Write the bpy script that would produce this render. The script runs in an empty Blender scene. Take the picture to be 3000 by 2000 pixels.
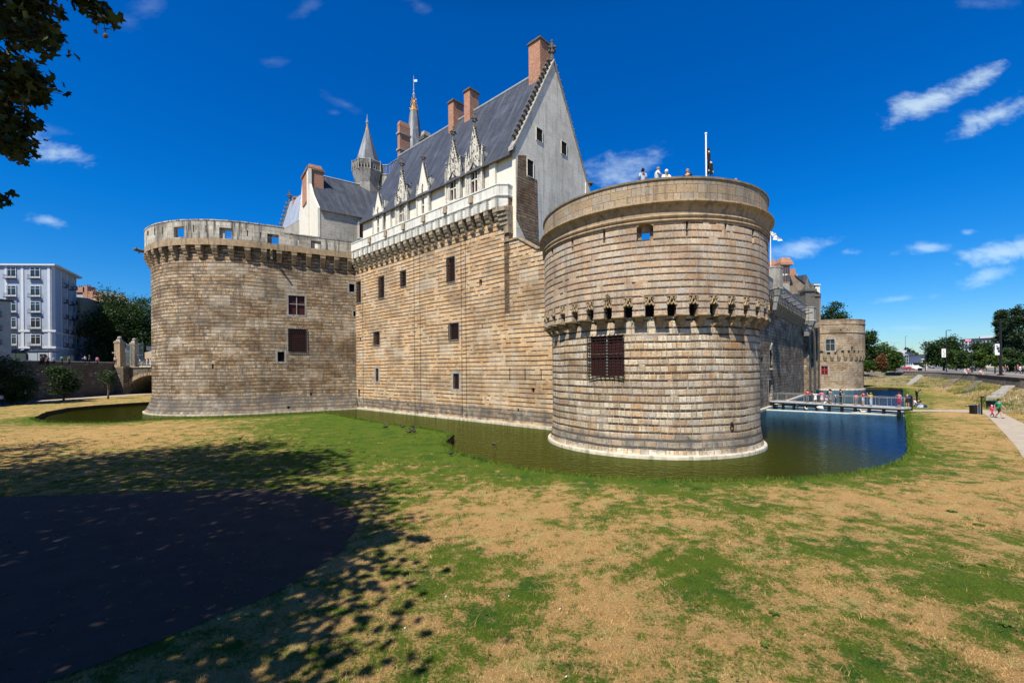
import bpy, math, random
import numpy as np
from mathutils import Vector, Matrix, noise as mnoise
from mathutils.geometry import delaunay_2d_cdt
random.seed(7); RNG = np.random.default_rng(7)
PI = math.pi
scene = bpy.context.scene
COL = scene.collection
# ------------------------------------------------------------------ survey of the place
F = 1300.0; H = 4.7; RHO = 0.009; CR, SR = math.cos(RHO), math.sin(RHO)
def ray(u, v):
    a = (u-1500)/F; b = (1083-v)/F
    return a*CR+b*SR, -a*SR+b*CR
def P(u, v, Y):
    dx, dz = ray(u, v); return Vector((dx*Y, Y, H+dz*Y))
def G(u, v, z=0.0):
    dx, dz = ray(u, v); Y = (z-H)/dz; return Vector((dx*Y, Y, z))
def hitline(u, v, p, q):
    dx, dz = ray(u, v)
    t = (dx*p[1]-p[0])/(q[0]-dx*q[1]); Y = p[1]+t*q[1]
    return t, Y, H+dz*Y
# ------------------------------------------------------------------ objects
def link(o): COL.objects.link(o); return o
def tag(o, label=None, cat=None, group=None, kind=None):
    if label: o['label'] = label
    if cat: o['category'] = cat
    if group: o['group'] = group
    if kind: o['kind'] = kind
    return o
def thing(name, label, cat, loc=(0,0,0), rz=0.0, group=None):
    o = bpy.data.objects.new(name, None); link(o); o.location = loc; o.rotation_euler = (0,0,rz)
    o.empty_display_size = .2
    return tag(o, label, cat, group)
def wloc(par):
    v = Vector((0,0,0))
    while par is not None: v = v+par.location; par = par.parent
    return v
def dup(o, parent=None):
    c = o.copy(); link(c)
    if parent is not None: c.parent = parent
    for ch in list(o.children): dup(ch, c)
    return c
class MB:
    def __init__(s): s.v = []; s.f = []; s.uv = []; s.mi = []
    def face(s, pts, uv=None, mi=0):
        i = len(s.v); s.v += [tuple(p) for p in pts]; s.f.append(tuple(range(i, i+len(pts)))); s.uv.append(uv); s.mi.append(mi)
    def box(s, c, size, rz=0.0, mi=0, taper=1.0, rot=None):
        cx, cy, cz = c; a, b, h = size[0]/2, size[1]/2, size[2]/2
        R = rot if rot is not None else Matrix.Rotation(rz, 3, 'Z')
        q = []
        for (x,y,z) in ((-1,-1,-1),(1,-1,-1),(1,1,-1),(-1,1,-1),(-1,-1,1),(1,-1,1),(1,1,1),(-1,1,1)):
            k = taper if z > 0 else 1
            q.append(Vector((cx,cy,cz))+R@Vector((x*a*k,y*b*k,z*h)))
        for f in ((0,3,2,1),(4,5,6,7),(0,1,5,4),(1,2,6,5),(2,3,7,6),(3,0,4,7)): s.face([q[i] for i in f], mi=mi)
    def tube(s, pts, rad, n=6, mi=0, cap=True):
        pts = [Vector(p) for p in pts]
        if not isinstance(rad, (list,tuple)): rad = [rad]*len(pts)
        rings = []; up = Vector((0,0,1))
        for i, p in enumerate(pts):
            d = (pts[min(i+1,len(pts)-1)]-pts[max(i-1,0)]).normalized()
            x = d.cross(up) if abs(d.dot(up)) < .95 else d.cross(Vector((1,0,0)))
            x.normalize(); y = d.cross(x)
            rings.append([p+(x*math.cos(2*PI*k/n)+y*math.sin(2*PI*k/n))*rad[i] for k in range(n)])
        for i in range(len(rings)-1):
            for k in range(n): s.face([rings[i][k], rings[i][(k+1)%n], rings[i+1][(k+1)%n], rings[i+1][k]], mi=mi)
        if cap: s.face(rings[0][::-1], mi=mi); s.face(rings[-1], mi=mi)
    def prism(s, poly, ext, mi=0):
        """poly: 3D points in a plane, extruded by vector ext"""
        a = [Vector(p) for p in poly]; e = Vector(ext); b = [p+e for p in a]
        s.face(a[::-1], mi=mi); s.face(b, mi=mi); n = len(a)
        for i in range(n): s.face([a[i], a[(i+1)%n], b[(i+1)%n], b[i]], mi=mi)
    def lathe(s, c, prof, n=32, a0=0, a1=2*PI, mi=0, uvr=None):
        """prof: (r,z) list bottom to top"""
        full = abs(a1-a0-2*PI) < 1e-6
        for k in range(n):
            t0 = a0+(a1-a0)*k/n; t1 = a0+(a1-a0)*(k+1)/n
            for (r0,z0),(r1,z1) in zip(prof[:-1], prof[1:]):
                p = [(c[0]+r0*math.cos(t0), c[1]+r0*math.sin(t0), c[2]+z0), (c[0]+r0*math.cos(t1), c[1]+r0*math.sin(t1), c[2]+z0),
                     (c[0]+r1*math.cos(t1), c[1]+r1*math.sin(t1), c[2]+z1), (c[0]+r1*math.cos(t0), c[1]+r1*math.sin(t0), c[2]+z1)]
                R = uvr if uvr else max(r0, r1)
                uv = [(t0*R, c[2]+z0),(t1*R, c[2]+z0),(t1*R, c[2]+z1),(t0*R, c[2]+z1)]
                if r0 < 1e-5: p = p[1:]; uv = uv[1:]
                elif r1 < 1e-5: p = p[:3]; uv = uv[:3]
                s.face(p, uv, mi=mi)
    def ball(s, c, r, n=8, sc=(1,1,1), mi=0):
        m = max(4, n//2+1)
        prof = [(math.sin(PI*i/m)*r, -math.cos(PI*i/m)*r) for i in range(m+1)]; prof[0] = (0,-r); prof[-1] = (0,r)
        i0 = len(s.v); s.lathe((0,0,0), prof, n, mi=mi)
        for i in range(i0, len(s.v)):
            x,y,z = s.v[i]; s.v[i] = (c[0]+x*sc[0], c[1]+y*sc[1], c[2]+z*sc[2])
    def build(s, name, mats, parent=None, smooth=False, origin=None, uvs=True):
        o0 = Vector(origin) if origin is not None else (wloc(parent) if parent is not None else Vector((0,0,0)))
        me = bpy.data.meshes.new(name)
        # merge identical vertices
        idx = {}; vv = []; ff = []
        for f in s.f:
            g = []
            for i in f:
                k = (round(s.v[i][0],4), round(s.v[i][1],4), round(s.v[i][2],4))
                j = idx.get(k)
                if j is None: j = idx[k] = len(vv); vv.append((s.v[i][0]-o0.x, s.v[i][1]-o0.y, s.v[i][2]-o0.z))
                g.append(j)
            ff.append(g)
        keep = [i for i, g in enumerate(ff) if len(set(g)) == len(g) and len(g) > 2]
        me.from_pydata(vv, [], [ff[i] for i in keep])
        if not isinstance(mats, (list,tuple)): mats = [mats]
        for m in mats: me.materials.append(m)
        if uvs:
            L = me.uv_layers.new(name='UVMap'); data = []
            for i in keep:
                u = s.uv[i]
                if u is None:
                    p = [Vector(s.v[j]) for j in s.f[i]]
                    n = Vector((0,0,0))
                    for k in range(len(p)): n += (p[k]).cross(p[(k+1)%len(p)])
                    if n.length > 0: n.normalize()
                    if abs(n.z) > .85: u = [(q.x, q.y) for q in p]
                    else:
                        t = Vector((-n.y, n.x, 0)).normalized(); w = n.cross(t)
                        if w.z < 0: w = -w
                        zz = 1/max(.3, w.z) if False else 1
                        u = [(q.dot(t), q.dot(w) if abs(n.z) > .05 else q.z) for q in p]
                for a in u: data += [a[0], a[1]]
            L.data.foreach_set('uv', data)
        me.polygons.foreach_set('material_index', [s.mi[i] for i in keep])
        if smooth: me.polygons.foreach_set('use_smooth', [True]*len(keep))
        me.update(); me.validate()
        o = bpy.data.objects.new(name, me); link(o)
        if parent is not None: o.parent = parent
        elif origin is not None: o.location = o0
        return o
def poly_mesh(name, V, mat, parent=None, smooth=False, attrs=None, loc=(0,0,0)):
    """V (N,k,3) array: N separate k-gons"""
    N, k, _ = V.shape
    me = bpy.data.meshes.new(name)
    me.vertices.add(N*k); me.loops.add(N*k); me.polygons.add(N)
    me.vertices.foreach_set('co', V.reshape(-1).astype(np.float32))
    me.loops.foreach_set('vertex_index', np.arange(N*k, dtype=np.int32))
    me.polygons.foreach_set('loop_start', (np.arange(N)*k).astype(np.int32))
    try: me.polygons.foreach_set('loop_total', np.full(N, k, dtype=np.int32))
    except Exception: pass
    if attrs:
        for nm, arr in attrs.items():
            at = me.attributes.new(nm, 'FLOAT', 'POINT'); at.data.foreach_set('value', np.repeat(arr, k).astype(np.float32))
    me.materials.append(mat); me.update(calc_edges=True)
    o = bpy.data.objects.new(name, me); link(o); o.location = loc
    if parent is not None: o.parent = parent
    return o
# ------------------------------------------------------------------ node helper
class NT:
    def __init__(s, name, world=False):
        if world: s.nt = name.node_tree
        else:
            s.mat = bpy.data.materials.new(name); s.mat.use_nodes = True; s.nt = s.mat.node_tree
        s.nt.nodes.clear()
    def n(s, t, **kw):
        x = s.nt.nodes.new(t)
        for k, v in kw.items(): setattr(x, k, v)
        return x
    def put(s, sock, v):
        if isinstance(v, bpy.types.NodeSocket): s.nt.links.new(v, sock)
        elif v is not None:
            if sock.type == 'RGBA' and not hasattr(v, '__len__'): v = (v,v,v,1)
            if sock.type == 'RGBA' and len(v) == 3: v = (*v, 1)
            sock.default_value = v
    def m(s, op, a, b=None, c=None, clamp=False):
        x = s.n('ShaderNodeMath', operation=op, use_clamp=clamp)
        for i, v in enumerate((a,b,c)):
            if v is not None: s.put(x.inputs[i], v)
        return x.outputs[0]
    def mix(s, f, a, b, mode='MIX'):
        x = s.n('ShaderNodeMix', data_type='RGBA', blend_type=mode, clamp_factor=True)
        s.put(x.inputs[0], f); s.put(x.inputs[6], a); s.put(x.inputs[7], b); return x.outputs[2]
    def mixf(s, f, a, b):
        x = s.n('ShaderNodeMix', data_type='FLOAT', clamp_factor=True)
        s.put(x.inputs[0], f); s.put(x.inputs[2], a); s.put(x.inputs[3], b); return x.outputs[0]
    def noise(s, vec, scale, detail=3, rough=.55, dist=0.0, col=False):
        x = s.n('ShaderNodeTexNoise'); s.put(x.inputs['Vector'], vec); x.inputs['Scale'].default_value = scale
        x.inputs['Detail'].default_value = detail; x.inputs['Roughness'].default_value = rough; x.inputs['Distortion'].default_value = dist
        return x.outputs[1 if col else 0]
    def ramp(s, f, stops, interp='LINEAR'):
        x = s.n('ShaderNodeValToRGB'); s.put(x.inputs[0], f); cr = x.color_ramp; cr.interpolation = interp
        while len(cr.elements) < len(stops): cr.elements.new(.5)
        for e, (p, c) in zip(cr.elements, stops):
            e.position = p; e.color = (*c, 1) if hasattr(c, '__len__') else (c,c,c,1)
        return x.outputs[0]
    def step(s, x, lo, hi):
        k = s.n('ShaderNodeMapRange', interpolation_type='SMOOTHSTEP'); s.put(k.inputs[0], x)
        k.inputs[1].default_value = lo; k.inputs[2].default_value = hi; return k.outputs[0]
    def comb(s, x, y, z=0.0):
        k = s.n('ShaderNodeCombineXYZ'); s.put(k.inputs[0], x); s.put(k.inputs[1], y); s.put(k.inputs[2], z); return k.outputs[0]
    def sep(s, v):
        k = s.n('ShaderNodeSeparateXYZ'); s.put(k.inputs[0], v); return k.outputs
    def vscale(s, v, sc):
        k = s.n('ShaderNodeMapping'); s.put(k.inputs[0], v); k.inputs[3].default_value = sc; return k.outputs[0]
    def white(s, v, dim='2D'):
        k = s.n('ShaderNodeTexWhiteNoise', noise_dimensions=dim)
        s.put(k.inputs['W' if dim == '1D' else 'Vector'], v); return k.outputs
    def pos(s): return s.n('ShaderNodeNewGeometry').outputs['Position']
    def obj(s): return s.n('ShaderNodeTexCoord').outputs['Object']
    def uv(s): return s.n('ShaderNodeTexCoord').outputs['UV']
    def out(s, col, rough=.85, height=None, bump=.3, dist=.02, metal=0.0, spec=.3, **kw):
        b = s.n('ShaderNodeBsdfPrincipled'); s.put(b.inputs['Base Color'], col); s.put(b.inputs['Roughness'], rough)
        b.inputs['Metallic'].default_value = metal; b.inputs['Specular IOR Level'].default_value = spec
        for k, v in kw.items(): s.put(b.inputs[k], v)
        if height is not None:
            bp = s.n('ShaderNodeBump'); bp.inputs['Strength'].default_value = bump; bp.inputs['Distance'].default_value = dist
            s.put(bp.inputs['Height'], height); s.nt.links.new(bp.outputs[0], b.inputs['Normal'])
        o = s.n('ShaderNodeOutputMaterial'); s.nt.links.new(b.outputs[0], o.inputs[0]); s.bsdf = b
        return s.mat
def hexlin(*c): return c
def masonry(name, p=.44, bf=.18, L=.62, pale=None, dark=None, mortar=(.50,.44,.35), mw=.012, stain=.35, gap=.25,
            base=None, streak=.3, bump=.6, rmin=.7, moss=0.0, crack=.3, wob=0.0, patch=None, bandL=1.1, wash=None):
    t = NT(name); uv = t.uv(); u, v, _ = t.sep(uv)
    v0_ = v
    v = t.m('ADD', v, t.m('MULTIPLY', t.m('SUBTRACT', t.noise(t.comb(0.0, v, 0.0), .9, 2), .5), wob*4.5))
    v = t.m('ADD', v, t.m('MULTIPLY', t.m('SUBTRACT', t.noise(uv, .16, 2), .5), wob*6.0)); v = t.m('ADD', v, t.m('MULTIPLY', t.m('SUBTRACT', t.noise(uv, 1.1, 2), .5), wob*.7))
    r = t.m('DIVIDE', v, p); row = t.m('FLOOR', r); fr = t.m('FRACT', r)
    nz = t.noise(uv, 1.7, 2)
    u = t.m('ADD', u, t.m('MULTIPLY', t.m('SUBTRACT', nz, .5), .12))
    if bf > 0:
        isb = t.m('LESS_THAN', fr, bf)
    else: isb = 0.0
    rid = t.m('ADD', t.m('MULTIPLY', row, 2.0), isb)
    w1 = t.white(rid, '1D')[0]
    Lr = t.m('MULTIPLY', t.m('ADD', .72, t.m('MULTIPLY', w1, .6)), t.mixf(isb, L, L*bandL) if bf > 0 else L)
    uu = t.m('ADD', t.m('DIVIDE', u, Lr), t.m('MULTIPLY', w1, 17.3))
    # irregular stone lengths: shift each joint
    c0 = t.m('FLOOR', uu); j = t.m('MULTIPLY', t.m('SUBTRACT', t.white(t.comb(c0, rid, 3.0), '3D')[0], .5), .0)
    col = t.m('FLOOR', uu); fu = t.m('FRACT', uu)
    # split some stones in two
    wsp = t.white(t.comb(col, rid, 7.0), '3D')[0]
    spl = t.m('GREATER_THAN', wsp, .62); cut = t.m('GREATER_THAN', fu, .45)
    sub = t.m('MULTIPLY', spl, cut)
    dcut = t.m('ABSOLUTE', t.m('SUBTRACT', fu, .45)); dcut = t.mixf(spl, 1.0, dcut)
    W = t.white(t.comb(t.m('ADD', t.m('MULTIPLY', col, 2.0), sub), rid, 1.0), '3D')
    wr, wg, wb = t.sep(W[1])
    pal = pale or [(.50,.40,.28),(.56,.48,.36),(.44,.40,.35),(.50,.34,.21),(.60,.53,.42)]
    n = len(pal); stone = t.ramp(wr, [((i+.0)/n, c) for i, c in enumerate(pal)], 'CONSTANT')
    stone = t.mix(.35, stone, t.ramp(wg, [((i+.0)/n, c) for i, c in enumerate(pal[::-1])], 'CONSTANT'))
    du = t.m('MULTIPLY', t.m('MINIMUM', t.m('MINIMUM', fu, t.m('SUBTRACT', 1.0, fu)), dcut), Lr)
    if bf > 0:
        dk = dark or [(.13,.09,.06),(.09,.08,.075),(.2,.11,.07),(.15,.13,.11)]
        k = len(dk); ds = t.ramp(wg, [(i/k, c) for i, c in enumerate(dk)], 'CONSTANT')
        ex = t.m('MULTIPLY', isb, t.m('GREATER_THAN', t.m('ADD', wb, t.m('MULTIPLY', t.m('SUBTRACT', t.noise(uv, .35, 2), .5), .8)), gap))
        dvp = t.m('MINIMUM', t.m('SUBTRACT', fr, bf), t.m('SUBTRACT', 1.0, fr)); dvb = t.m('MULTIPLY', t.m('MINIMUM', fr, t.m('SUBTRACT', bf, fr)), 4.0)
        dv = t.m('MULTIPLY', t.mixf(isb, dvp, dvb), p)
    else: dv = t.m('MULTIPLY', t.m('MINIMUM', fr, t.m('SUBTRACT', 1.0, fr)), p)
    d = t.m('MINIMUM', du, dv)
    fine = t.noise(uv, 9, 5, .65); d2 = t.m('ADD', d, t.m('MULTIPLY', t.m('SUBTRACT', fine, .5), .02))
    mort = t.m('SUBTRACT', 1.0, t.step(d2, mw*.4, mw*1.6))
    # inner variation of each stone
    sv = t.noise(t.vscale(uv, (3,7,1)), 2.2, 5, .7)
    stone = t.mix(t.m('MULTIPLY', t.m('ABSOLUTE', t.m('SUBTRACT', sv, .5)), 2.2), stone, t.mix(wb, (.40,.25,.13), (.62,.56,.46)), 'MIX')
    ck = t.noise(t.vscale(uv, (2.2,9,1)), 1.6, 6, .75, .8)
    stone = t.mix(t.m('MULTIPLY', t.m('MULTIPLY', t.step(ck, .53, .64), t.m('GREATER_THAN', wb, .45)), crack), stone, (.16,.12,.085))
    stone = t.mix(t.m('MULTIPLY', t.m('GREATER_THAN', wr, .86), .45*(1 if crack > .7 else .35)), stone, (.78,.74,.64))
    stone = t.mix(1.0, stone, t.ramp(fine, [(.25,.55),(.6,1.08)]), 'MULTIPLY')
    if bf > 0: stone = t.mix(ex, stone, t.mix(1.0, ds, t.ramp(fine,[(.25,.6),(.6,1.1)]), 'MULTIPLY'))
    c = t.mix(mort, stone, mortar)
    big = t.noise(t.vscale(uv, (1,1,1)), .22, 4, .6)
    c = t.mix(t.m('MULTIPLY', t.step(big, .44, .66), stain), c, (.13,.115,.095))
    st = t.noise(t.vscale(uv, (2.2,.16,1)), 1.0, 4, .65)
    c = t.mix(t.m('MULTIPLY', t.step(st, .50, .66), streak), c, (.09,.085,.08))
    if crack > .3:
        cw1 = t.white(t.comb(t.m('FLOOR', t.m('ADD', t.m('DIVIDE', u, 2.3), t.m('MULTIPLY', t.m('FLOOR', t.m('DIVIDE', row, 3.0)), .37))), t.m('FLOOR', t.m('DIVIDE', row, 3.0)), 5.0), '3D')
        c = t.mix(t.m('MULTIPLY', t.m('GREATER_THAN', cw1[0], .88), .30), c, (.62,.55,.44)); c = t.mix(t.m('MULTIPLY', t.m('LESS_THAN', cw1[0], .10), .30), c, (.16,.115,.08))
    if patch:
        pn = t.noise(t.vscale(uv, (1,1.6,1)), .33, 5, .68, .4)
        c = t.mix(t.m('MULTIPLY', t.step(pn, .47, .60), patch[0]), c, t.mix(1.0, c, patch[1], 'MULTIPLY'))
        pn2 = t.noise(t.vscale(uv, (1,1.6,1)), .6, 5, .68, .4); c = t.mix(t.m('MULTIPLY', t.step(pn2, .56, .68), patch[0]*.7), c, t.mix(.5, c, patch[2]))
    if wash: c = t.mix(t.m('MULTIPLY', t.step(t.noise(t.vscale(uv, (1.5,.1,1)), .8, 3), .55, .75), wash), c, (.62,.6,.56))
    if base:   # (z0, z1, strength): dark tide band
        z0, z1, k = base
        zb = t.m('ADD', v0_, t.m('MULTIPLY', t.m('SUBTRACT', t.noise(uv, .9, 4), .5), 1.3))
        band = t.m('MULTIPLY', t.step(zb, z0-.25, z0+.1), t.m('SUBTRACT', 1.0, t.step(zb, z1-.2, z1+.3)))
        c = t.mix(t.m('MULTIPLY', band, t.m('MULTIPLY', k, t.ramp(t.noise(uv, 1.2, 4), [(.3,.3),(.65,1)]))), c, (.10,.095,.09))
    if moss: c = t.mix(t.m('MULTIPLY', t.step(t.noise(uv, 1.1, 5, .7), .62, .75), moss), c, (.10,.11,.04))
    hgt = t.m('ADD', t.m('MULTIPLY', t.step(d2, 0, mw*2.6), .8), t.m('MULTIPLY', sv, .5))
    hgt = t.m('ADD', hgt, t.m('MULTIPLY', wg, .35)); hgt = t.m('ADD', hgt, t.m('MULTIPLY', fine, .4))
    return t.out(c, .9, hgt, bump, .05, spec=.15)
def plain(name, col, rough=.8, var=.25, scale=3.0, bump=.15, metal=0.0, spec=.3, streak=0.0, dark=(.08,.075,.07), dist=.01):
    t = NT(name); o = t.pos()
    n1 = t.noise(o, scale, 5, .65); c = t.mix(1.0, col, t.ramp(n1, [(.25,1-var),(.7,1+var*.4)]), 'MULTIPLY')
    if streak:
        st = t.noise(t.vscale(o, (1.6,1.6,.14)), 1.6, 5, .7); c = t.mix(t.m('MULTIPLY', t.step(st, .48, .64), streak), c, dark)
        s2 = t.noise(o, 6, 5, .7); c = t.mix(t.m('MULTIPLY', t.step(s2, .55, .75), streak*.7), c, dark)
    return t.out(c, rough, t.noise(o, scale*6, 4), bump, dist, metal, spec)
def flat(name, col, rough=.7, metal=0.0, spec=.3, **kw):
    t = NT(name); r = t.n('ShaderNodeObjectInfo').outputs['Random']
    n1 = t.noise(t.obj(), 12, 3)
    c = t.mix(1.0, col, t.ramp(n1, [(.3,.85),(.7,1.08)]), 'MULTIPLY')
    return t.out(c, rough, metal=metal, spec=spec, **kw)
M = {}  # tower and curtain band slabs: dark stone, deepened in colour for recess shade
M['t2'] = masonry('tower_granite', .44, .24, .60, wob=.05, patch=(.7,(.72,.62,.52),(.66,.60,.50)), pale=[(.62,.47,.31),(.68,.54,.38),(.52,.45,.36),(.56,.33,.16),(.76,.65,.49),(.42,.36,.29),(.64,.47,.28)], dark=[(.060,.040,.028),(.040,.034,.030),(.10,.05,.03),(.07,.055,.045)], base=(.05,.75,.9), stain=.25, gap=-.05, mortar=(.68,.56,.40), moss=.15, bump=1.0, crack=.8, streak=.38)
M['t2up'] = masonry('tower_upper_masonry', .40, .23, .62, wob=.03, patch=(.6,(.72,.62,.55),(.50,.44,.38)), pale=[(.52,.39,.27),(.56,.43,.31),(.46,.41,.35),(.52,.34,.21),(.62,.50,.36),(.40,.34,.28)], dark=[(.065,.042,.03),(.045,.038,.034),(.12,.055,.03)], stain=.22, gap=.02, mortar=(.52,.42,.30), mw=.009, streak=.35)
M['t2par'] = masonry('parapet_ashlar', .47, 0, .95, pale=[(.36,.27,.165),(.40,.30,.19),(.33,.29,.24),(.38,.26,.15)], mortar=(.16,.13,.10), mw=.010, stain=.45, streak=.5, moss=.4)
M['curt'] = masonry('curtain_masonry', .42, .25, .55, wob=.04, patch=(.5,(.70,.58,.46),(.60,.52,.42)), pale=[(.69,.46,.25),(.63,.43,.24),(.75,.53,.31),(.54,.37,.21),(.67,.42,.21),(.60,.47,.32)], dark=[(.08,.045,.025),(.06,.04,.027),(.13,.06,.03),(.11,.08,.055)], mortar=(.64,.48,.31), mw=.010, base=(-.1,1.0,1.0), crack=.5, stain=.42, streak=.25, wash=.10, gap=.12, bump=.8)
M['t1'] = masonry('old_tower_masonry', .43, .24, .50, wob=.06, crack=.6, patch=(.75,(.56,.46,.36),(.46,.35,.24)), pale=[(.47,.32,.18),(.37,.255,.145),(.58,.46,.32),(.22,.17,.125),(.46,.31,.175),(.16,.135,.11),(.40,.32,.235)], dark=[(.07,.048,.032),(.05,.04,.032),(.10,.06,.037)], mortar=(.50,.39,.26), mw=.013, base=(-.2,1.6,.9), stain=.5, streak=.5, gap=.0, bump=.9)
M['t1par'] = masonry('weathered_white_parapet', .5, 0, 1.0, pale=[(.52,.48,.40),(.42,.39,.33),(.60,.56,.47)], mortar=(.2,.19,.16), mw=.010, stain=.85, streak=1.0, bump=.4)
M['corb'] = plain('corbel_stone', (.38,.275,.165), .9, .4, 2.5, .35, streak=.6)
M['corbw'] = plain('weathered_corbel_stone', (.36,.285,.19), .9, .4, 3, .3, streak=.6)
M['gable'] = masonry('gable_ashlar', .52, 0, .95, pale=[(.80,.745,.61),(.86,.80,.66),(.75,.70,.58),(.87,.82,.68)], mortar=(.80,.78,.71), mw=.010, stain=.22, streak=.3, bump=.15)
M['greyash'] = masonry('grey_ashlar', .38, 0, .75, pale=[(.40,.38,.34),(.46,.44,.39),(.36,.35,.32)], mortar=(.58,.55,.49), mw=.012, stain=.3, streak=.3, bump=.2)
M['rubble'] = masonry('rubble_stone', .26, .3, .42, wob=.08, patch=(.7,(.6,.5,.4),(.4,.3,.2)), pale=[(.25,.15,.085),(.16,.10,.06),(.36,.25,.15),(.09,.065,.045)], mortar=(.36,.27,.18), mw=.016, stain=.4, bump=1.0)
M['white'] = plain('white_limestone', (.70,.665,.565), .85, .12, 1.5, .1, streak=.16, dark=(.35,.33,.29))
M['whitepar'] = plain('parapet_limestone', (.69,.67,.60), .85, .2, 1.5, .15, streak=.45, dark=(.28,.27,.25))
M['ornate'] = plain('carved_limestone', (.62,.58,.49), .85, .4, 4, .6, streak=.9, dark=(.10,.095,.09), dist=.04)
M['darkstone'] = plain('blackened_stone', (.13,.12,.105), .9, .5, 5, .6, dist=.03)
M['greystone'] = plain('grey_carved_stone', (.36,.34,.30), .9, .4, 3, .5, streak=.6, dist=.03)
M['copdark'] = plain('lichened_coping', (.20,.165,.11), .95, .5, 3, .4, streak=.4)
M['footing'] = plain('pale_footing_stone', (.58,.52,.41), .85, .4, 2, .3, streak=.5)
M['brick'] = masonry('red_brick', .085, 0, .24, pale=[(.42,.155,.085),(.35,.125,.07),(.47,.20,.12)], mortar=(.42,.28,.20), mw=.008, stain=.2, streak=.15, bump=.2)
M['brickdark'] = masonry('dark_brick', .1, 0, .26, pale=[(.30,.12,.07),(.24,.10,.06),(.35,.16,.09)], mortar=(.22,.15,.11), mw=.008, stain=.5, streak=.3, bump=.2)
M['slate0'] = None
def slate(name, base, light, k):
    t = NT(name); uv = t.uv(); u, v, _ = t.sep(uv)
    row = t.m('FLOOR', t.m('DIVIDE', v, .14)); fr = t.m('FRACT', t.m('DIVIDE', v, .14))
    uu = t.m('ADD', t.m('DIVIDE', u, .2), t.m('MULTIPLY', t.m('MODULO', row, 2.0), .5)); col = t.m('FLOOR', uu)
    w = t.white(t.comb(col, row, 0.0), '3D')[0]
    c = t.mix(w, base, tuple(x*1.25 for x in base))
    s = t.noise(t.vscale(uv, (1.1,.10,1)), 1.4, 5, .7)
    c = t.mix(t.m('MULTIPLY', t.step(s, .42, .72), k), c, light)
    s2 = t.noise(uv, .35, 4, .6); c = t.mix(t.m('MULTIPLY', t.step(s2, .5, .75), k*.7), c, light)
    h = t.m('ADD', t.m('MULTIPLY', fr, -.5), t.m('MULTIPLY', w, .4))
    return t.out(c, t.mixf(w, .42, .62), h, .35, .02, spec=.3)
M['slate'] = slate('slate_roof', (.036,.041,.055), (.115,.13,.165), .6)
M['slateb'] = slate('blue_slate_roof', (.22,.25,.31), (.45,.49,.56), .7)
M['zinc'] = plain('zinc_ridge', (.42,.44,.46), .45, .3, 3, .1, metal=.3)
M['gold'] = plain('gilded_lead', (.85,.50,.16), .35, .3, 8, .3, metal=.7)
M['iron'] = plain('rusty_iron', (.022,.012,.010), .75, .4, 8, .2)
M['black'] = flat('black_metal', (.012,.012,.014), .5)
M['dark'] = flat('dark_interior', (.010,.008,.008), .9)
M['darkred'] = flat('dark_red_wood', (.050,.008,.007), .5)
M['redpane'] = flat('red_wood_shutter', (.055,.010,.009), .5)
M['redpaint'] = flat('red_painted_wood', (.36,.045,.035), .5)
M['glass'] = flat('window_glass', (.02,.025,.03), .08, spec=.6)
M['palew'] = flat('pale_window_wood', (.62,.60,.55), .6)
M['steel'] = flat('brushed_steel', (.50,.52,.54), .35, metal=.7)
M['asph'] = plain('asphalt', (.15,.15,.155), .9, .25, .8, .3, streak=0)
M['path'] = plain('gravel_path', (.40,.34,.27), .95, .25, 1.5, .4)
M['concrete'] = plain('pale_concrete', (.66,.64,.58), .85, .25, 2, .2)
M['bluestone'] = plain('blue_grey_bin_metal', (.22,.26,.30), .5, .2, 3, .1)
# ------------------------------------------------------------------ plan paths and walls with openings
class Path:
    """plan polyline, outward side on the right hand when 'side' = 1"""
    def __init__(s, pts, side=1):
        s.p = [Vector((a[0], a[1])) for a in pts]; s.side = side
        s.s = [0.0]
        for a, b in zip(s.p[:-1], s.p[1:]): s.s.append(s.s[-1]+(b-a).length)
        s.len = s.s[-1]; sn = []
        for a, b in zip(s.p[:-1], s.p[1:]):
            d = (b-a).normalized(); sn.append(Vector((d.y, -d.x))*side)
        s.segn = sn; s.vn = [sn[0]]
        for a, b in zip(sn[:-1], sn[1:]):
            m = (a+b).normalized(); s.vn.append(m/max(.5, m.dot(a)))
        s.vn.append(sn[-1])
    def loc(s, x):
        x = min(max(x, 0), s.len)
        for i in range(len(s.p)-1):
            if x <= s.s[i+1]+1e-9: return i, (x-s.s[i])/(s.s[i+1]-s.s[i])
        return len(s.p)-2, 1.0
    def pos(s, x, off=0.0):
        i, t = s.loc(x); n = s.vn[i].lerp(s.vn[i+1], t); return s.p[i].lerp(s.p[i+1], t)+n*off
    def nrm(s, x):
        i, t = s.loc(x); return s.vn[i].lerp(s.vn[i+1], t).normalized()
    def tan(s, x): n = s.nrm(x); return Vector((-n.y, n.x))*s.side
    def hit(s, u, v, off=0.0):
        best = None
        for i in range(len(s.p)-1):
            a = s.p[i]+s.vn[i]*off; b = s.p[i+1]+s.vn[i+1]*off
            dx, dz = ray(u, v); q = b-a; den = q.x-dx*q.y
            if abs(den) < 1e-9: continue
            t = (dx*a.y-a.x)/den
            if -1e-6 <= t <= 1+1e-6:
                Y = a.y+t*q.y
                if Y > 0 and (best is None or Y < best[2]): best = (s.s[i]+t*(s.s[i+1]-s.s[i]), H+dz*Y, Y)
        return best
    def rect(s, u0, v0, u1, v1, off=0.0):
        """opening (s0,s1,z0,z1) from a pixel box"""
        um, vm = (u0+u1)/2, (v0+v1)/2
        a = s.hit(u0, vm, off); b = s.hit(u1, vm, off); t = s.hit(um, v0, off); m = s.hit(um, v1, off)
        return min(a[0],b[0]), max(a[0],b[0]), m[1], t[1]
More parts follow.
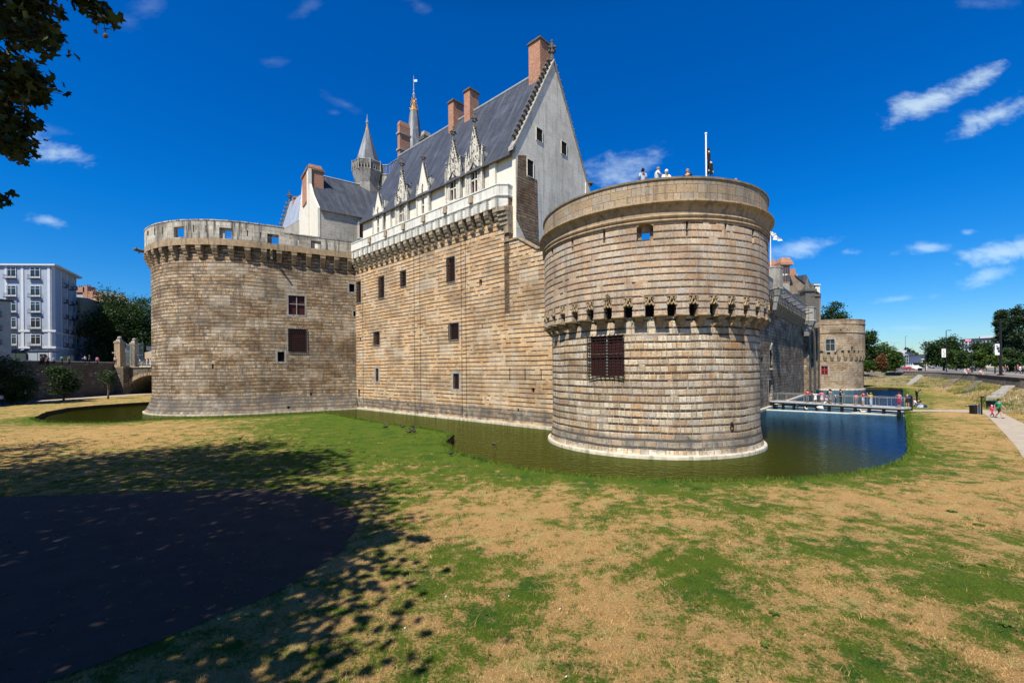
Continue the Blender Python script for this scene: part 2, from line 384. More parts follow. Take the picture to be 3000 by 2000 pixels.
def bands(z0, z1, p, bf, rec, off=lambda z: 0.0):
    """profile rows (z, offset) with a recessed thin course at the foot of each pitch"""
    rows = [(z0, off(z0))]; z = z0+.25
    while z < min(z1-.1, 3.0): rows.append((z, off(z))); z += .25
    return rows+[(z1, off(z1))]
    k = math.floor(z0/p); z = z0; rows.append((z0, off(z0)))
    while k*p < z1:
        a, b = k*p, k*p+bf*p
        for zz, e in ((a, 0), (a, -rec), (b, -rec), (b, 0)):
            if z0 < zz < z1: rows.append((zz, off(zz)+e))
        k += 1
    rows.append((z1, off(z1))); return rows
def wall_grid(mb, path, rows, ops=(), s0=0.0, s1=None, mi=0):
    """ops: (s0,s1,z0,z1,depth[,floor])"""
    s1 = path.len if s1 is None else s1
    ss = sorted(set([s0, s1]+[x for x in path.s if s0 < x < s1]+[x for o in ops for x in o[:2] if s0 < x < s1]))
    S = [ss[0]]
    for x in ss[1:]:
        if x-S[-1] > 1e-4: S.append(x)
    R = list(rows)
    for o in ops:
        for zc in (o[2], o[3]):
            for i in range(len(R)-1):
                (za, oa), (zb, ob) = R[i], R[i+1]
                if za < zc < zb and zb-za > 1e-4 and zc-za > 1e-4 and zb-zc > 1e-4:
                    R.insert(i+1, (zc, oa+(ob-oa)*(zc-za)/(zb-za))); break
    pts = [[None]*len(R) for _ in S]
    for i, s in enumerate(S):
        k, t = path.loc(s); n = path.vn[k].lerp(path.vn[k+1], t); q = path.p[k].lerp(path.p[k+1], t)
        for j, (z, o) in enumerate(R): pts[i][j] = (q.x+n.x*o, q.y+n.y*o, z)
    for i in range(len(S)-1):
        sm = (S[i]+S[i+1])/2
        act = [o for o in ops if o[0] < sm < o[1]]
        for j in range(len(R)-1):
            zm = (R[j][0]+R[j+1][0])/2
            if any(o[2] < zm < o[3] for o in act): continue
            f = [pts[i][j], pts[i+1][j], pts[i+1][j+1], pts[i][j+1]]
            uv = [(S[i], R[j][0]), (S[i+1], R[j][0]), (S[i+1], R[j+1][0]), (S[i], R[j+1][0])]
            if path.side < 0: f = f[::-1]; uv = uv[::-1]
            mb.face(f, uv, mi)
    for o in ops:
        a, b, z0, z1, dep = o[:5]
        if dep <= 0: continue
        off = 0.0
        for (za, oa), (zb, ob) in zip(R[:-1], R[1:]):
            if za <= (z0+z1)/2 <= zb: off = max(oa, ob)
        A = path.pos(a, off); B = path.pos(b, off); n = path.nrm((a+b)/2)
        A2 = A-n*dep; B2 = B-n*dep
        c = lambda q, z: (q.x, q.y, z)
        if not (len(o) > 5 and 'b' in o[5]): mb.face([c(A,z0), c(B,z0), c(B2,z0), c(A2,z0)], mi=mi)
        if not (len(o) > 5 and 't' in o[5]): mb.face([c(A,z1), c(A2,z1), c(B2,z1), c(B,z1)], mi=mi)
        mb.face([c(A,z0), c(A2,z0), c(A2,z1), c(A,z1)], mi=mi); mb.face([c(B,z0), c(B,z1), c(B2,z1), c(B2,z0)], mi=mi)
class Frame:
    """local frame on a wall: x along, y outward, z up"""
    def __init__(s, path, x, off=0.0):
        s.o = path.pos(x, off); s.n = path.nrm(x); t = Vector((-s.n.y, s.n.x)); s.t = t
        s.R = Matrix(((t.x, s.n.x, 0), (t.y, s.n.y, 0), (0, 0, 1)))
    def w(s, x, y, z): return Vector((s.o.x+s.t.x*x+s.n.x*y, s.o.y+s.t.y*x+s.n.y*y, z))
    def box(s, mb, x, y, z, sx, sy, sz, mi=0, taper=1.0): mb.box(s.w(x,y,z), (sx,sy,sz), rot=s.R, mi=mi, taper=taper)
def window(parent, path, op, kind='pane', off=0.0, frame=None, label=None, mull=None, grille=None, pane='redpane'):
    """op = (s0,s1,z0,z1,depth): pane set in the reveal, with optional surround, mullions and projecting grille"""
    a, b, z0, z1, dep = op[:5]; fr = Frame(path, (a+b)/2, off); w = b-a; h = z1-z0; zc = (z0+z1)/2
    mb = MB(); fr.box(mb, 0, -dep+.02, zc, w+.04, .03, h+.04)
    o = mb.build('window', M[pane], parent)
    if label: o['label'] = label
    if frame:
        mb = MB(); e = frame
        for x, z, sx, sz in ((-w/2-e/2, zc, e, h), (w/2+e/2, zc, e, h), (0, z1+e/2, w+2*e, e), (0, z0-e/2, w+2*e, e)):
            fr.box(mb, x, .0, z, sx, .035, sz)
        mb.build('frame', M['greystone'] if pane != 'white' else M['white'], o)
    if mull:
        mb = MB(); nx, zs = mull
        for i in range(1, nx): fr.box(mb, -w/2+w*i/nx, -dep*.45, zc, .09, .09, h)
        for q in zs: fr.box(mb, 0, -dep*.45, z0+h*q, w, .085, .085)
        mb.build('mullion', M['greystone'], o)
    if grille:
        nx, nz, pr = grille; mb = MB(); gw, gh = w+.12, h+.12; r = .03
        for i in range(nx):
            x = -gw/2+gw*i/(nx-1)
            mb.tube([fr.w(x, .02, z1+.16), fr.w(x, pr, z1+.02), fr.w(x, pr, z0-.0), fr.w(x, pr, z0-.22)], [r, r, r, .008], 4)
            mb.tube([fr.w(x, -.05, z1+.02), fr.w(x, pr+.09, z1+.02)], r, 4)
        for k in range(nz):
            z = z0+.04+(h-.04)*k/(nz-1)
            mb.tube([fr.w(-gw/2, -.05, z), fr.w(-gw/2, pr+.02, z), fr.w(gw/2, pr+.02, z), fr.w(gw/2, -.05, z)], r, 4)
            for i in range(nx):
                x = -gw/2+gw*i/(nx-1); mb.tube([fr.w(x, pr, z), fr.w(x, pr+.10, z+.02)], [.016, .005], 3, cap=False)
        mb.build('grille', M['iron'], o)
    return o
def corbel_mb(w=.55, proj=.75, h=1.4, n=4, cap=.35):
    """stepped rounded corbel: x width, y outward from 0 (wall face) to proj, z from -h to 0"""
    mb = MB(); k = n-1; lh = (h-cap)/k
    mb.box((0, proj/2, -cap/2), (w, proj, cap)); mb.box((0, proj/2+.02, -cap*.12), (w+.06, proj+.04, cap*.24))
    for i in range(k):
        z1 = -cap-lh*i; z0 = z1-lh; y1 = proj*(1-(i+.25)/n); pts = []
        for q in range(6):
            a = PI/2*q/5; pts.append((-w/2*(.96-.06*i), y1-lh*.75*(1-math.cos(a)) if y1 > lh*.75 else y1*math.cos(a), z1-lh*math.sin(a)))
        poly = [(pts[0][0], -.05, z1)]+pts+[(pts[0][0], -.05, z0)]
        mb.prism([Vector(p) for p in poly], (w*(.96-.06*i), 0, 0))
    return mb
def place_on(o, path, s, z, off=0.0, parent=None):
    n = path.nrm(s); p = path.pos(s, off); w = wloc(parent) if parent is not None else Vector((0,0,0))
    o.location = (p.x-w.x, p.y-w.y, z-w.z); o.rotation_euler = (0, 0, math.atan2(n.y, n.x)-PI/2)
def corbels(parent, path, ss, z, mat, name='corbel', off=0.0, **kw):
    first = None
    for s in ss:
        if first is None:
            first = o = corbel_mb(**kw).build(name, mat, parent, origin=(0,0,0))
        else: o = first.copy(); link(o)
        o.parent = parent; place_on(o, path, s, z, off, parent)
# ================================================================== THE ROUND TOWER IN THE MOAT
C2 = Vector((10.1, 32.6)); R2 = 7.09
def circ(c, r, a0, a1, n): return [(c[0]+r*math.cos(a0+(a1-a0)*i/n), c[1]+r*math.sin(a0+(a1-a0)*i/n)) for i in range(n+1)]
# run anticlockwise seen from above starting at the back; outward = right hand
p2 = Path(circ(C2, R2, PI/2, PI/2+2*PI, 120))
p2u = Path(circ(C2, 7.64, PI/2, PI/2+2*PI, 120))
tower2 = thing('round_tower', 'squat round stone tower in the moat with people on its roof', 'tower', (C2.x, C2.y, -.5))
def flare(z): return .22*max(0, (1.15-z)/1.45)**1.6 if z < 1.15 else 0
g2 = p2.rect(1730, 985, 1826, 1102)
ops = [(*g2, .35)]
mb = MB(); wall_grid(mb, p2, bands(-.3, 8.35, .44, .21, .016, flare), ops)
wall2 = mb.build('wall', M['t2'], tower2)
window(wall2, p2, ops[0], frame=None, mull=(2, (.55,)), grille=(9, 14, .16), label='large square window behind a spiked iron grille')
ob = MB(); fr = Frame(p2, p2.hit(2142, 1250)[0]); z = p2.hit(2142,1250)[1]
ob.tube([fr.w(.12*math.cos(a), .06, z+.2*math.sin(a)) for a in [2*PI*i/12 for i in range(13)]], .03, 5)
ob.box(fr.w(0,.04,z+.22), (.1,.1,.14), rot=fr.R); ob.build('mooring_ring', M['iron'], wall2)
# upper drum
slits = []
for u, v0, v1 in ((1618,715,756),(1677,689,733),(1770,666,712),(2013,647,691),(2126,654,701),(2206,669,717)):
    s0, s1, z0, z1 = p2u.rect(u-2.6, v0, u+2.6, v1); slits.append((s0-.015, s1+.015, z0, z1, .45))
emb = (*p2u.rect(1865, 655, 1914, 702), .62)
pitch = 2*PI/40; notch = []; cents = []
for k in range(-12, 14):
    ang = -PI/2+.018+k*pitch; s = ((ang-PI/2) % (2*PI))*7.64; cents.append(s)
    notch.append((s-.245, s+.245, 7.74, 8.81, .5, 'b'))
mb = MB(); wall_grid(mb, p2u, bands(7.74, 13.0, .40, .20, .013), slits+[emb]+notch)
up = mb.build('upper_wall', M['t2up'], tower2)
for s in slits: window(up, p2u, s, pane='dark')
mb = MB()   # embrasure arch head and its surround
fr = Frame(p2u, (emb[0]+emb[1])/2); w = emb[1]-emb[0]
arch = [(-w/2, emb[3])]+[(-w/2+w*i/8, emb[3]-.16+.16*math.sin(PI*i/8)) for i in range(9)]+[(w/2, emb[3])]
mb.prism([fr.w(x, -.01, z) for x, z in arch], fr.w(0,-.6,0)-fr.w(0,0,0))
fr.box(mb, -w/2+.13, -.5, (emb[2]+emb[3])/2, .26, .2, emb[3]-emb[2]); fr.box(mb, w/2-.1, -.5, (emb[2]+emb[3])/2, .2, .2, emb[3]-emb[2]); fr.box(mb, 0, -.5, emb[3]-.2, w, .2, .4)
mb.build('embrasure', M['corb'], up)
# mouldings, cornice, parapet, coping, roof walk
def ring(mb, prof, c=C2, n=120, a0=0, a1=2*PI, uvr=7.6): mb.lathe((c.x, c.y, 0), prof, n, a0, a1, uvr=uvr)
mb = MB(); ring(mb, [(7.5,12.98),(7.70,12.98),(7.74,13.05),(7.70,13.12),(7.66,13.12),(7.66,13.20),(7.72,13.22),(7.76,13.30),(7.72,13.38),(7.66,13.40),(7.66,13.60),(7.70,13.68),(7.80,13.84),(7.95,13.95),(8.00,14.0),(8.00,14.07),(7.96,14.10),(7.60,14.16)])
mb.build('cornice', M['corb'], tower2, smooth=False)
mb = MB(); ring(mb, [(7.64,14.1),(7.64,15.34)]); ring(mb, [(7.12,15.34),(7.12,14.6)])
par = mb.build('parapet', M['t2par'], tower2)
mb = MB(); ring(mb, [(7.64,15.34),(7.71,15.36),(7.71,15.46),(7.64,15.50),(7.15,15.50),(7.10,15.34)]); mb.build('coping', M['copdark'], par)
mb = MB(); ring(mb, [(7.0,14.3),(5.4,14.3),(5.4,14.72),(7.2,14.75)], n=64); mb.build('roof_walk', M['corb'], tower2)
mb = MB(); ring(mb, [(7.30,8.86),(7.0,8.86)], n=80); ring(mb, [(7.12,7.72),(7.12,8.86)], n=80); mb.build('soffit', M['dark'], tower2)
def carved_panel():
    mb = MB(); w, h = .49, .50
    mb.box((0,-.15,0), (w,.03,h), mi=1)
    for sx in (-1,1): mb.box((sx*(w/2-.02),-.08,0), (.05,.14,h))
    mb.box((0,-.03,h/2-.02), (w,.10,.05)); 
    for sx in (-1,1):
        c = [(sx*.25,-.25),(sx*.17,-.20),(sx*.10,-.08),(sx*.05,.08),(0,.24)]
        mb.tube([(x,-.01,z) for x, z in c], [.07,.065,.055,.05,.045], 5)
        mb.tube([(sx*.25,-.02,.20),(sx*.16,-.02,.08),(sx*.22,-.02,-.05)], .045, 5)
        mb.tube([(0,-.02,-.24),(sx*.08,-.02,-.12)], .045, 4)
    return mb
cp = carved_panel().build('carved_panel', [M['corb'], M['dark']], tower2, origin=(0,0,0))
first = True
for s in cents:
    o = cp if first else cp.copy()
    if not first: link(o)
    first = False; o.parent = tower2; place_on(o, p2u, s, 8.56, .02, tower2)
mids = [(a+b)/2 for a, b in zip(sorted(cents)[:-1], sorted(cents)[1:])]
mb = MB()
cb = None
for s in mids:
    if cb is None:
        q = MB(); w = .66
        q.box((0,.24,-.02), (w+.04,.60,.13)); q.tube([(-w/2-.03,.56,-.02),(w/2+.03,.56,-.02)], .075, 8)
        for z1, y1, ww in ((-.08,.46,.44),(-.32,.26,.36)):
            pts = [(-ww/2, y1*math.cos(a)*.0+(y1-.16*(1-math.cos(a))), z1-.25*math.sin(a)) for a in [PI/2*i/5 for i in range(6)]]
            q.prism([Vector((-ww/2,-.1,z1))]+[Vector(p) for p in pts]+[Vector((-ww/2,-.1,z1-.25))], (ww,0,0))
        cb = o = q.build('corbel', M['corb'], tower2, origin=(0,0,0))
    else: o = cb.copy(); link(o)
    o.parent = tower2; place_on(o, p2u, s, 7.74, -.55, tower2)
mb = MB(); ring(mb, [(7.2,-.7),(7.50,-.7),(7.48,-.33),(7.44,-.28),(7.28,-.26)], n=96); mb.build('footing', M['footing'], tower2)
# ================================================================== LEFT TOWER AND CURTAIN WALL
A = G(1045,1196.5,-.5); B = G(1617,1257.7,-.5); A2 = Vector((A.x,A.y)); B2 = Vector((B.x,B.y))
W1 = (B2-A2).normalized(); GD = Vector((-W1.y, W1.x))           # into the castle
if GD.y < 0: GD = -GD
NF = -GD
def L(s, d, z=None):
    q = A2+W1*s+GD*d; return q if z is None else Vector((q.x, q.y, z))
def hit_d(u, v, d): t, Y, z = hitline(u, v, L(0,d), W1); return t, z
def hit_s(u, v, s): t, Y, z = hitline(u, v, L(s,0), GD); return t, z
Rl = 12.5; C1 = Vector((1.288*Rl-.812*(54.3+Rl), 54.3+Rl))
dv = C1-A2; dist = dv.length; base = math.atan2(-dv.y, -dv.x); al = math.acos(Rl/dist)
cand = [base+al, base-al]; at = max(cand, key=lambda a: -(C1.y+Rl*math.sin(a)))   # tangent point facing the camera
aa = at % (2*PI)
p1 = Path(circ(C1, Rl, PI*.75, aa, 60)+[(A2.x, A2.y)])
t1 = thing('broad_round_tower', 'broad old round tower with a white weathered parapet, left of the long wall', 'tower', (C1.x, C1.y, -.5))
def flare1(z): return .85*max(0, (2.0-z)/2.4)**1.7 if z < 2.0 else 0
o1 = [(*p1.rect(845,866,893,922), .3), (*p1.rect(845,964,897,1030), .3), (*p1.rect(813.5,1030,833,1059), .4), (*p1.rect(621,1065,626,1080), .4),
      (*p1.rect(1023,832,1038.5,855), .4), (*p1.rect(1035,911,1042,926), .4), (*p1.rect(841,1188,847,1196), .3), (*p1.rect(909,1150,914,1158), .3)]
mb = MB(); wall_grid(mb, p1, bands(-.3, 20.2, .43, .15, .014, flare1), o1)
w1o = mb.build('wall', M['t1'], t1)
window(w1o, p1, o1[0], frame=.22, pane='darkred', mull=(2, (.56,)), label='four light window with a pale stone cross')
window(w1o, p1, o1[1], frame=.18, pane='darkred', grille=(10, 11, .15), label='square window behind a dense rusty grille')
window(w1o, p1, o1[2], frame=.25, pane='dark'); window(w1o, p1, o1[3], pane='dark'); window(w1o, p1, o1[4], frame=.2, pane='dark'); window(w1o, p1, o1[5], frame=.12, pane='dark')
window(w1o, p1, o1[6], pane='dark'); window(w1o, p1, o1[7], pane='dark')
# projecting parapet on corbels
ov = .65
p1o = Path([p1.pos(s, ov) for s in p1.s])
sstep = p1o.hit(833, 700)[0]
mb = MB(); wall_grid(mb, p1o, [(20.2,0),(20.95,0)]); mb.build('parapet_band', M['t1par'] if False else M['corb'], t1)
def through(path, *a):
    s0, s1, z0, z1 = path.rect(*a); return (s0, s1, z0, z1, .6)
eo = [through(p1o,508,664,539,695), through(p1o,642,667,679,699), through(p1o,783,686,817,720), through(p1o,911,706,941,736), through(p1o,430.5,676,435,690)]
so = []
for u, v0, v1, th in ((453,668,690,0),(475,665,687,0),(567,659,680,0),(603,660,680,0),(725,674,692,1),(764,680,697,1),(850,697,710,1),(875,700,712,1)):
    a = p1o.rect(u-1.5, v0, u+1.5, v1); so.append((*a, .55))
for lo, hi, top in ((0.0, sstep, 23.15), (sstep, p1o.len, 22.45)):
    mb = MB(); oo = [o for o in eo+so if lo <= o[0] < hi]
    wall_grid(mb, p1o, [(20.95,-.02),(top,-.02)], oo, lo, hi)
    q = Path([p1o.pos(s, -.57) for s in p1o.s])
    for i in range(60 if top > 23 else 8):     # coping
        a = lo+(hi-lo)*i/(60 if top > 23 else 8); b = lo+(hi-lo)*(i+1)/(60 if top > 23 else 8)
        jz = random.uniform(-.03,.03)
        A_, B_, C_, D_ = p1o.pos(a,.03), p1o.pos(b,.03), p1o.pos(b,-.6), p1o.pos(a,-.6)
        mb.prism([(A_.x,A_.y,top-.02),(B_.x,B_.y,top-.02),(C_.x,C_.y,top-.02),(D_.x,D_.y,top-.02)], (0,0,.12+jz))
    # inner face
    ss = [lo+(hi-lo)*i/80 for i in range(81)]
    for a, b in zip(ss[:-1], ss[1:]):
        m_ = (a+b)/2
        if any(o[0]-.05 < m_ < o[1]+.05 for o in eo): continue
        if any(o[0]-.12 < m_ < o[1]+.12 for o in so if o in so[4:]): continue
        A_, B_ = p1o.pos(a,-.57), p1o.pos(b,-.57)
        mb.face([(B_.x,B_.y,20.2),(A_.x,A_.y,20.2),(A_.x,A_.y,top),(B_.x,B_.y,top)])
    pp = mb.build('parapet', M['t1par'], t1)
for o in eo[1:4]:
    mb = MB(); fr = Frame(p1o, (o[0]+o[1])/2); w = o[1]-o[0]
    fr.box(mb, -w/2+.25, -.45, (o[2]+o[3])/2, .5, .2, o[3]-o[2]); fr.box(mb, 0, -.45, o[3]-.12, w, .2, .24)
    mb.build('opening_reveal', M['t1par'], pp)
    mb = MB()
    for k in range(1,4): mb.tube([fr.w(-w/2,-.5,o[2]+(o[3]-o[2])*k/4.5), fr.w(w/2,-.5,o[2]+(o[3]-o[2])*k/4.5)], .02, 4)
    mb.build('guard_rail', M['steel'], pp)
cs = []; s = p1.len-.8
while s > 1.5: cs.append(s); s -= 1.72
corbels(t1, p1, cs, 20.2, M['corb'], w=.62, proj=.72, h=1.55, n=4, cap=.42)
mb = MB(); sp = p1.hit(795,760)[0]; fr = Frame(p1, sp)     # stone spout on the shaft
mb.tube([fr.w(0,0,19.6), fr.w(0,.9,19.75), fr.w(0,1.5,19.95)], [.2,.16,.1], 7); fr.box(mb,0,.2,19.35,.3,.5,.6); mb.build('stone_spout', M['corbw'], t1)
mb = MB(); sg = 0
pg = P(426,736,62); q = P(393,731,60.5)                     # gargoyle silhouetted at the left edge
mb.tube([pg+Vector((1.2,.3,0)), pg, pg.lerp(q,.5)+Vector((0,0,-.06)), pg.lerp(q,.82)+Vector((0,0,.03)), q], [.30,.26,.20,.24,.10], 8)
mb.ball(pg.lerp(q,.86)+Vector((0,0,.04)), .26, 8, (1.3,1,.9)); mb.tube([q+Vector((.2,0,.1)), q+Vector((.45,0,.42))],[.07,.02],4); mb.tube([pg.lerp(q,.5), pg.lerp(q,.6)+Vector((0,0,-.5))],[.09,.05],5)
mb.build('gargoyle', M['darkstone'], t1, smooth=True)
mb = MB()
for k in range(len(p1.s)-1):
    a, b = p1.s[k], p1.s[k+1]
    if b-a < .01: continue
    n = 1 if b-a < 2 else 6
    for i in range(n):
        x0, x1 = a+(b-a)*i/n, a+(b-a)*(i+1)/n
        P0,P1,P2_,P3 = p1.pos(x0,.98),p1.pos(x1,.98),p1.pos(x1,.1),p1.pos(x0,.1)
        mb.prism([(P0.x,P0.y,-.8),(P1.x,P1.y,-.8),(P2_.x,P2_.y,-.8),(P3.x,P3.y,-.8)], (0,0,.46))
mb.build('footing', M['footing'], t1)
mb = MB()
pts = [(p1.pos(s,-.5).x, p1.pos(s,-.5).y, 20.9) for s in p1.s]; mb.face(pts); mb.build('roof_deck', M['corb'], t1)
# ---- long curtain wall
sB = (B2-A2).length
pc = Path([L(0,0), L(sB+3.2,0)])
sP = hit_d(1457, 560, -.75)[0]                 # right end of the white parapet
sR0 = sP+.55
cur = thing('castle_curtain_wall', 'long sandy banded stone wall with grilled windows between the two round towers', 'wall', (L(14,0).x, L(14,0).y, -.5))
def C(u0,v0,u1,v1,dep=.3): return (*pc.rect(u0,v0,u1,v1), dep)
cw = [('g',C(1046.5,826,1057,886),(5,12)),('g',C(1112,811,1125,872),(6,12)),('g',C(1176,795,1189,838),(6,10)),('g',C(1312,755,1332,824),(7,14)),
      ('g',C(1097,973,1112,1010),(6,8)),('g',C(1318,948,1343,994),(7,9)),('b',C(1100.5,1079,1109,1116),None),('b',C(1327.5,1094,1345,1139),None),
      ('s',C(1492,722,1495,749),None),('s',C(1492,1080,1495,1115),None),('s',C(1537,1080,1540,1115),None),('s',C(1584,1080,1587,1115),None),
      ('h',C(1404,818,1412,836),None),('h',C(1557,1136,1566,1150),None),('h',C(1516,1196,1521,1206),None),('h',C(1411,950,1414,962),None),
      ('h',C(1067,860,1071,869),None),('h',C(1054,990,1058,1000),None),('h',C(1193,1182,1197,1187),None),('h',C(1049,1141,1055,1163),None)]
z1c = hit_d(1520,699,0)[1]; sS0 = hit_d(1519,699,0)[0]; sS1 = hit_d(1574,730,0)[0]; z2c = hit_d(1574,730,0)[1]
mb = MB(); rows = bands(-.3, z1c-.2, .42, .17, .014); opsC = [w[1] for w in cw]
wall_grid(mb, pc, bands(-.3, z2c, .42, .17, .014), [o for o in opsC])
wall_grid(mb, pc, bands(z2c, z1c, .42, .17, .014), [o for o in opsC if o[3] > z2c], 0, sS0)
q0, q1, q2_ = L(sS0,0), L(sS1,0), L(sS0,0)
mb.face([(q0.x,q0.y,z2c),(q1.x,q1.y,z2c),(q0.x,q0.y,z1c)], [(sS0,z2c),(sS1,z2c),(sS0,z1c)])
wall_grid(mb, pc, bands(z1c, 20.1, .42, .17, .014), [o for o in opsC if o[3] > z1c], 0, sP+.1)
cwall = mb.build('wall', M['curt'], cur)
for k, o, g in cw:
    if k == 'g': window(cwall, pc, o, frame=.16, grille=(*g, .14))
    elif k == 'b': window(cwall, pc, o, frame=.28, grille=(4, 7, -.06))
    else: window(cwall, pc, o, pane='dark')
mb = MB()      # coping on the lowered right end
def slab(mb, a, b, za, zb, d0=-.12, d1=.9, h=.16):
    p = [L(a,d0,za),L(b,d0,zb),L(b,d1,zb),L(a,d1,za)]; mb.prism(p, (0,0,h))
slab(mb, sP+.1, sS0, z1c, z1c); slab(mb, sS0, sS1, z1c, z2c); slab(mb, sS1, sB+3, z2c, z2c); mb.build('coping', M['corb'], cur)
mb = MB(); p = [L(-.4,-.36,-.8),L(sB+2,-.36,-.8),L(sB+2,.1,-.8),L(-.4,.1,-.8)]; mb.prism(p, (0,0,.52))
mb.build('footing', M['footing'], cur)
n = 22; cs = [ .75+(sP-.35-.75)*i/n for i in range(n+1)]
corbels(cur, pc, cs, 20.1, M['corbw'], w=.62, proj=.78, h=1.7, n=4, cap=.5)
# white parapet with frieze
ppath = Path([L(-.3,-.80), L(sP,-.80), L(sP+.75,-.1), L(sP+.75,3.0)])
mb = MB(); wall_grid(mb, ppath, [(20.05,-.05),(20.95,-.05),(21.0,.0),(21.05,.07),(21.14,.09),(21.2,.02),(22.08,.02),(22.08,.08),(22.18,.08),(22.18,-.35),(20.5,-.35)])
wp = mb.build('parapet', M['whitepar'], cur)
mb = MB(); s = 0.0; i = 0; step = (sP)/ (n)
while s < sP-.1:
    fr = Frame(ppath, s+.3+.3, -.05)
    for k in range(6):                     # fluted stretch over each bay
        x = s+.30+.62*k/6; f2 = Frame(ppath, x+.3, -.05)
        f2.box(mb, 0, .02, 20.5, .055, .05, .78)
        mb.ball(f2.w(0,.03,20.93), .05, 5)
    for sx in (0,1,2):                     # foliage carved over each corbel
        x = s+1.02+.12*sx; f2 = Frame(ppath, x+.2, -.05)
        for zz in (20.2,20.42,20.64,20.84):
            mb.tube([f2.w(-.09,.02,zz-.1), f2.w(0,.06,zz), f2.w(.09,.02,zz+.1 if sx%2 else zz-.1)], [.02,.035,.015], 4, cap=False)
    s += (cs[1]-cs[0])
fz = mb.build('carved_frieze', M['whitepar'], wp)
for u in (1082,1128.7,1181,1240,1303.5,1379):
    s, z = hit_d(u, 600, -.9); fr = Frame(ppath, s+.3, .0); mb = MB()
    fr.box(mb,0,.10,21.62,.46,.22,.50); fr.box(mb,0,.13,21.30,.5,.28,.12); fr.box(mb,-.0,.16,21.9,.56,.1,.06)
    mb.build('scupper', M['corbw'], wp)
for u in (1062,1213,1230,1351,1364):
    s, z = hit_d(u, 900, -.1); mb = MB(); a = L(s,-.09,-.4); b = L(s,-.09,19.0)
    mb.tube([a,b], .016, 4); mb.build('lightning_cable', M['black'], cur)
# big console under the parapet's free corner
mb = MB(); cx = sP+.35
for i, (zz, r) in enumerate(((20.0,.80),(19.6,.62),(19.2,.46),(18.8,.3))):
    p = [L(cx-.5,-r-.05,zz-.4),L(cx+.45,-r*.8,zz-.4),L(cx+.55,.1,zz-.4),L(cx-.5,.1,zz-.4)]; mb.prism(p,(0,0,.38))
mb.prism([L(cx-.1,-.2,17.6),L(cx+.5,-.2,17.6),L(cx+.5,1.6,17.6),L(cx-.1,1.6,17.6)], (0,0,2.6))
mb.build('corner_console', M['corbw'], cur)
# wall return to the palace behind the parapet end
mb = MB(); mb.prism([L(sP+.1,.0,10),L(sP+.75,.0,10),L(sP+.75,2.4,10),L(sP+.1,2.4,10)], (0,0,11)); mb.build('wall_return', M['rubble'], cur)
# weeds growing from the joints
# ================================================================== THE PALACE (great lodging)
sE = hit_d(1511, 455, .5)[0]; sW = sE-28.6; dF = .5; dM = 6.5; dB = 12.5; zE = 25.2; zR = 36.5
pal = thing('palace_building', 'tall white palace with steep slate roof, ornate dormers and a high gable', 'building', (L((sE+sW)/2, dM).x, L((sE+sW)/2, dM).y, 12))
pf = Path([L(sW,dF), L(sE,dF)])
mb = MB(); wall_grid(mb, pf, [(12,0),(zE+.25,0)])
for a, b in ((sW, dF),):
    mb.face([L(sW,dB,12),L(sW,dF,12),L(sW,dF,zE),L(sW,dM,zR-.4),L(sW,dB,zE)])
mb.face([L(sE,dB,12),L(sW,dB,12),L(sW,dB,zE),L(sE,dB,zE)])
fw = mb.build('front_wall', M['white'], pal)
# buttress-like pilasters between dormers
for u0, u1 in ((1433,1450),(1129,1142)):
    s0 = hit_d(u0, 500, dF-.3)[0]; s1 = hit_d(u1, 500, dF-.3)[0]; mb = MB()
    mb.prism([L(s0,dF-.30,20.5),L(s1,dF-.30,20.5),L(s1,dF+.05,20.5),L(s0,dF+.05,20.5)], (0,0,zE-20.4)); mb.build('pilaster', M['white'], pal)
for u, v0, v1 in ((1411,516,532),(1119,648,660)):
    s, z0 = hit_d(u, v1, dF); z1 = hit_d(u, v0, dF)[1]; mb = MB(); mb.prism([L(s-.16,dF-.012,z0),L(s+.16,dF-.012,z0),L(s+.16,dF+.05,z0),L(s-.16,dF+.05,z0)], (0,0,z1-z0)); mb.build('small_window', M['dark'], pal)
def roof_strip(mb, prof, s0, s1, n=1, thick=.12):
    ln = [0]
    for a, b in zip(prof[:-1], prof[1:]): ln.append(ln[-1]+math.hypot(b[0]-a[0], b[1]-a[1]))
    for i in range(len(prof)-1):
        (d0,z0),(d1,z1) = prof[i], prof[i+1]
        mb.face([L(s0,d0,z0),L(s1,d0,z0),L(s1,d1,z1),L(s0,d1,z1)], [(s0,ln[i]),(s1,ln[i]),(s1,ln[i+1]),(s0,ln[i+1])])
prof = [(-.05,zE-.30),(.15,zE+.05),(.75,zE+.95),(1.6,zE+2.4),(dM,zR)]
profb = [(2*dM-d, z) for d, z in prof][::-1]
mb = MB(); roof_strip(mb, prof+profb[1:], sW-.25, sE-.35)
mb.face([L(sW,d,z-.14) for d, z in prof]+[L(sE-.35,prof[-1][0],prof[-1][1]-.14)]) if False else None
roof = mb.build('roof', M['slate'], pal)
mb = MB(); mb.face([L(sW-.25,-.05,zE-.32),L(sW-.25,dF+.02,zE-.22),L(sE-.35,dF+.02,zE-.22),L(sE-.35,-.05,zE-.32)]); mb.tube([L(sW-.25,-.06,zE-.33),L(sE-.35,-.06,zE-.33)], .05, 5)
mb.build('eave', M['darkstone'], roof)
mb = MB(); mb.tube([L(sW-.2,dM,zR+.03),L(sE-.4,dM,zR+.03)], .16, 8); mb.build('ridge_cap', M['zinc'], roof)
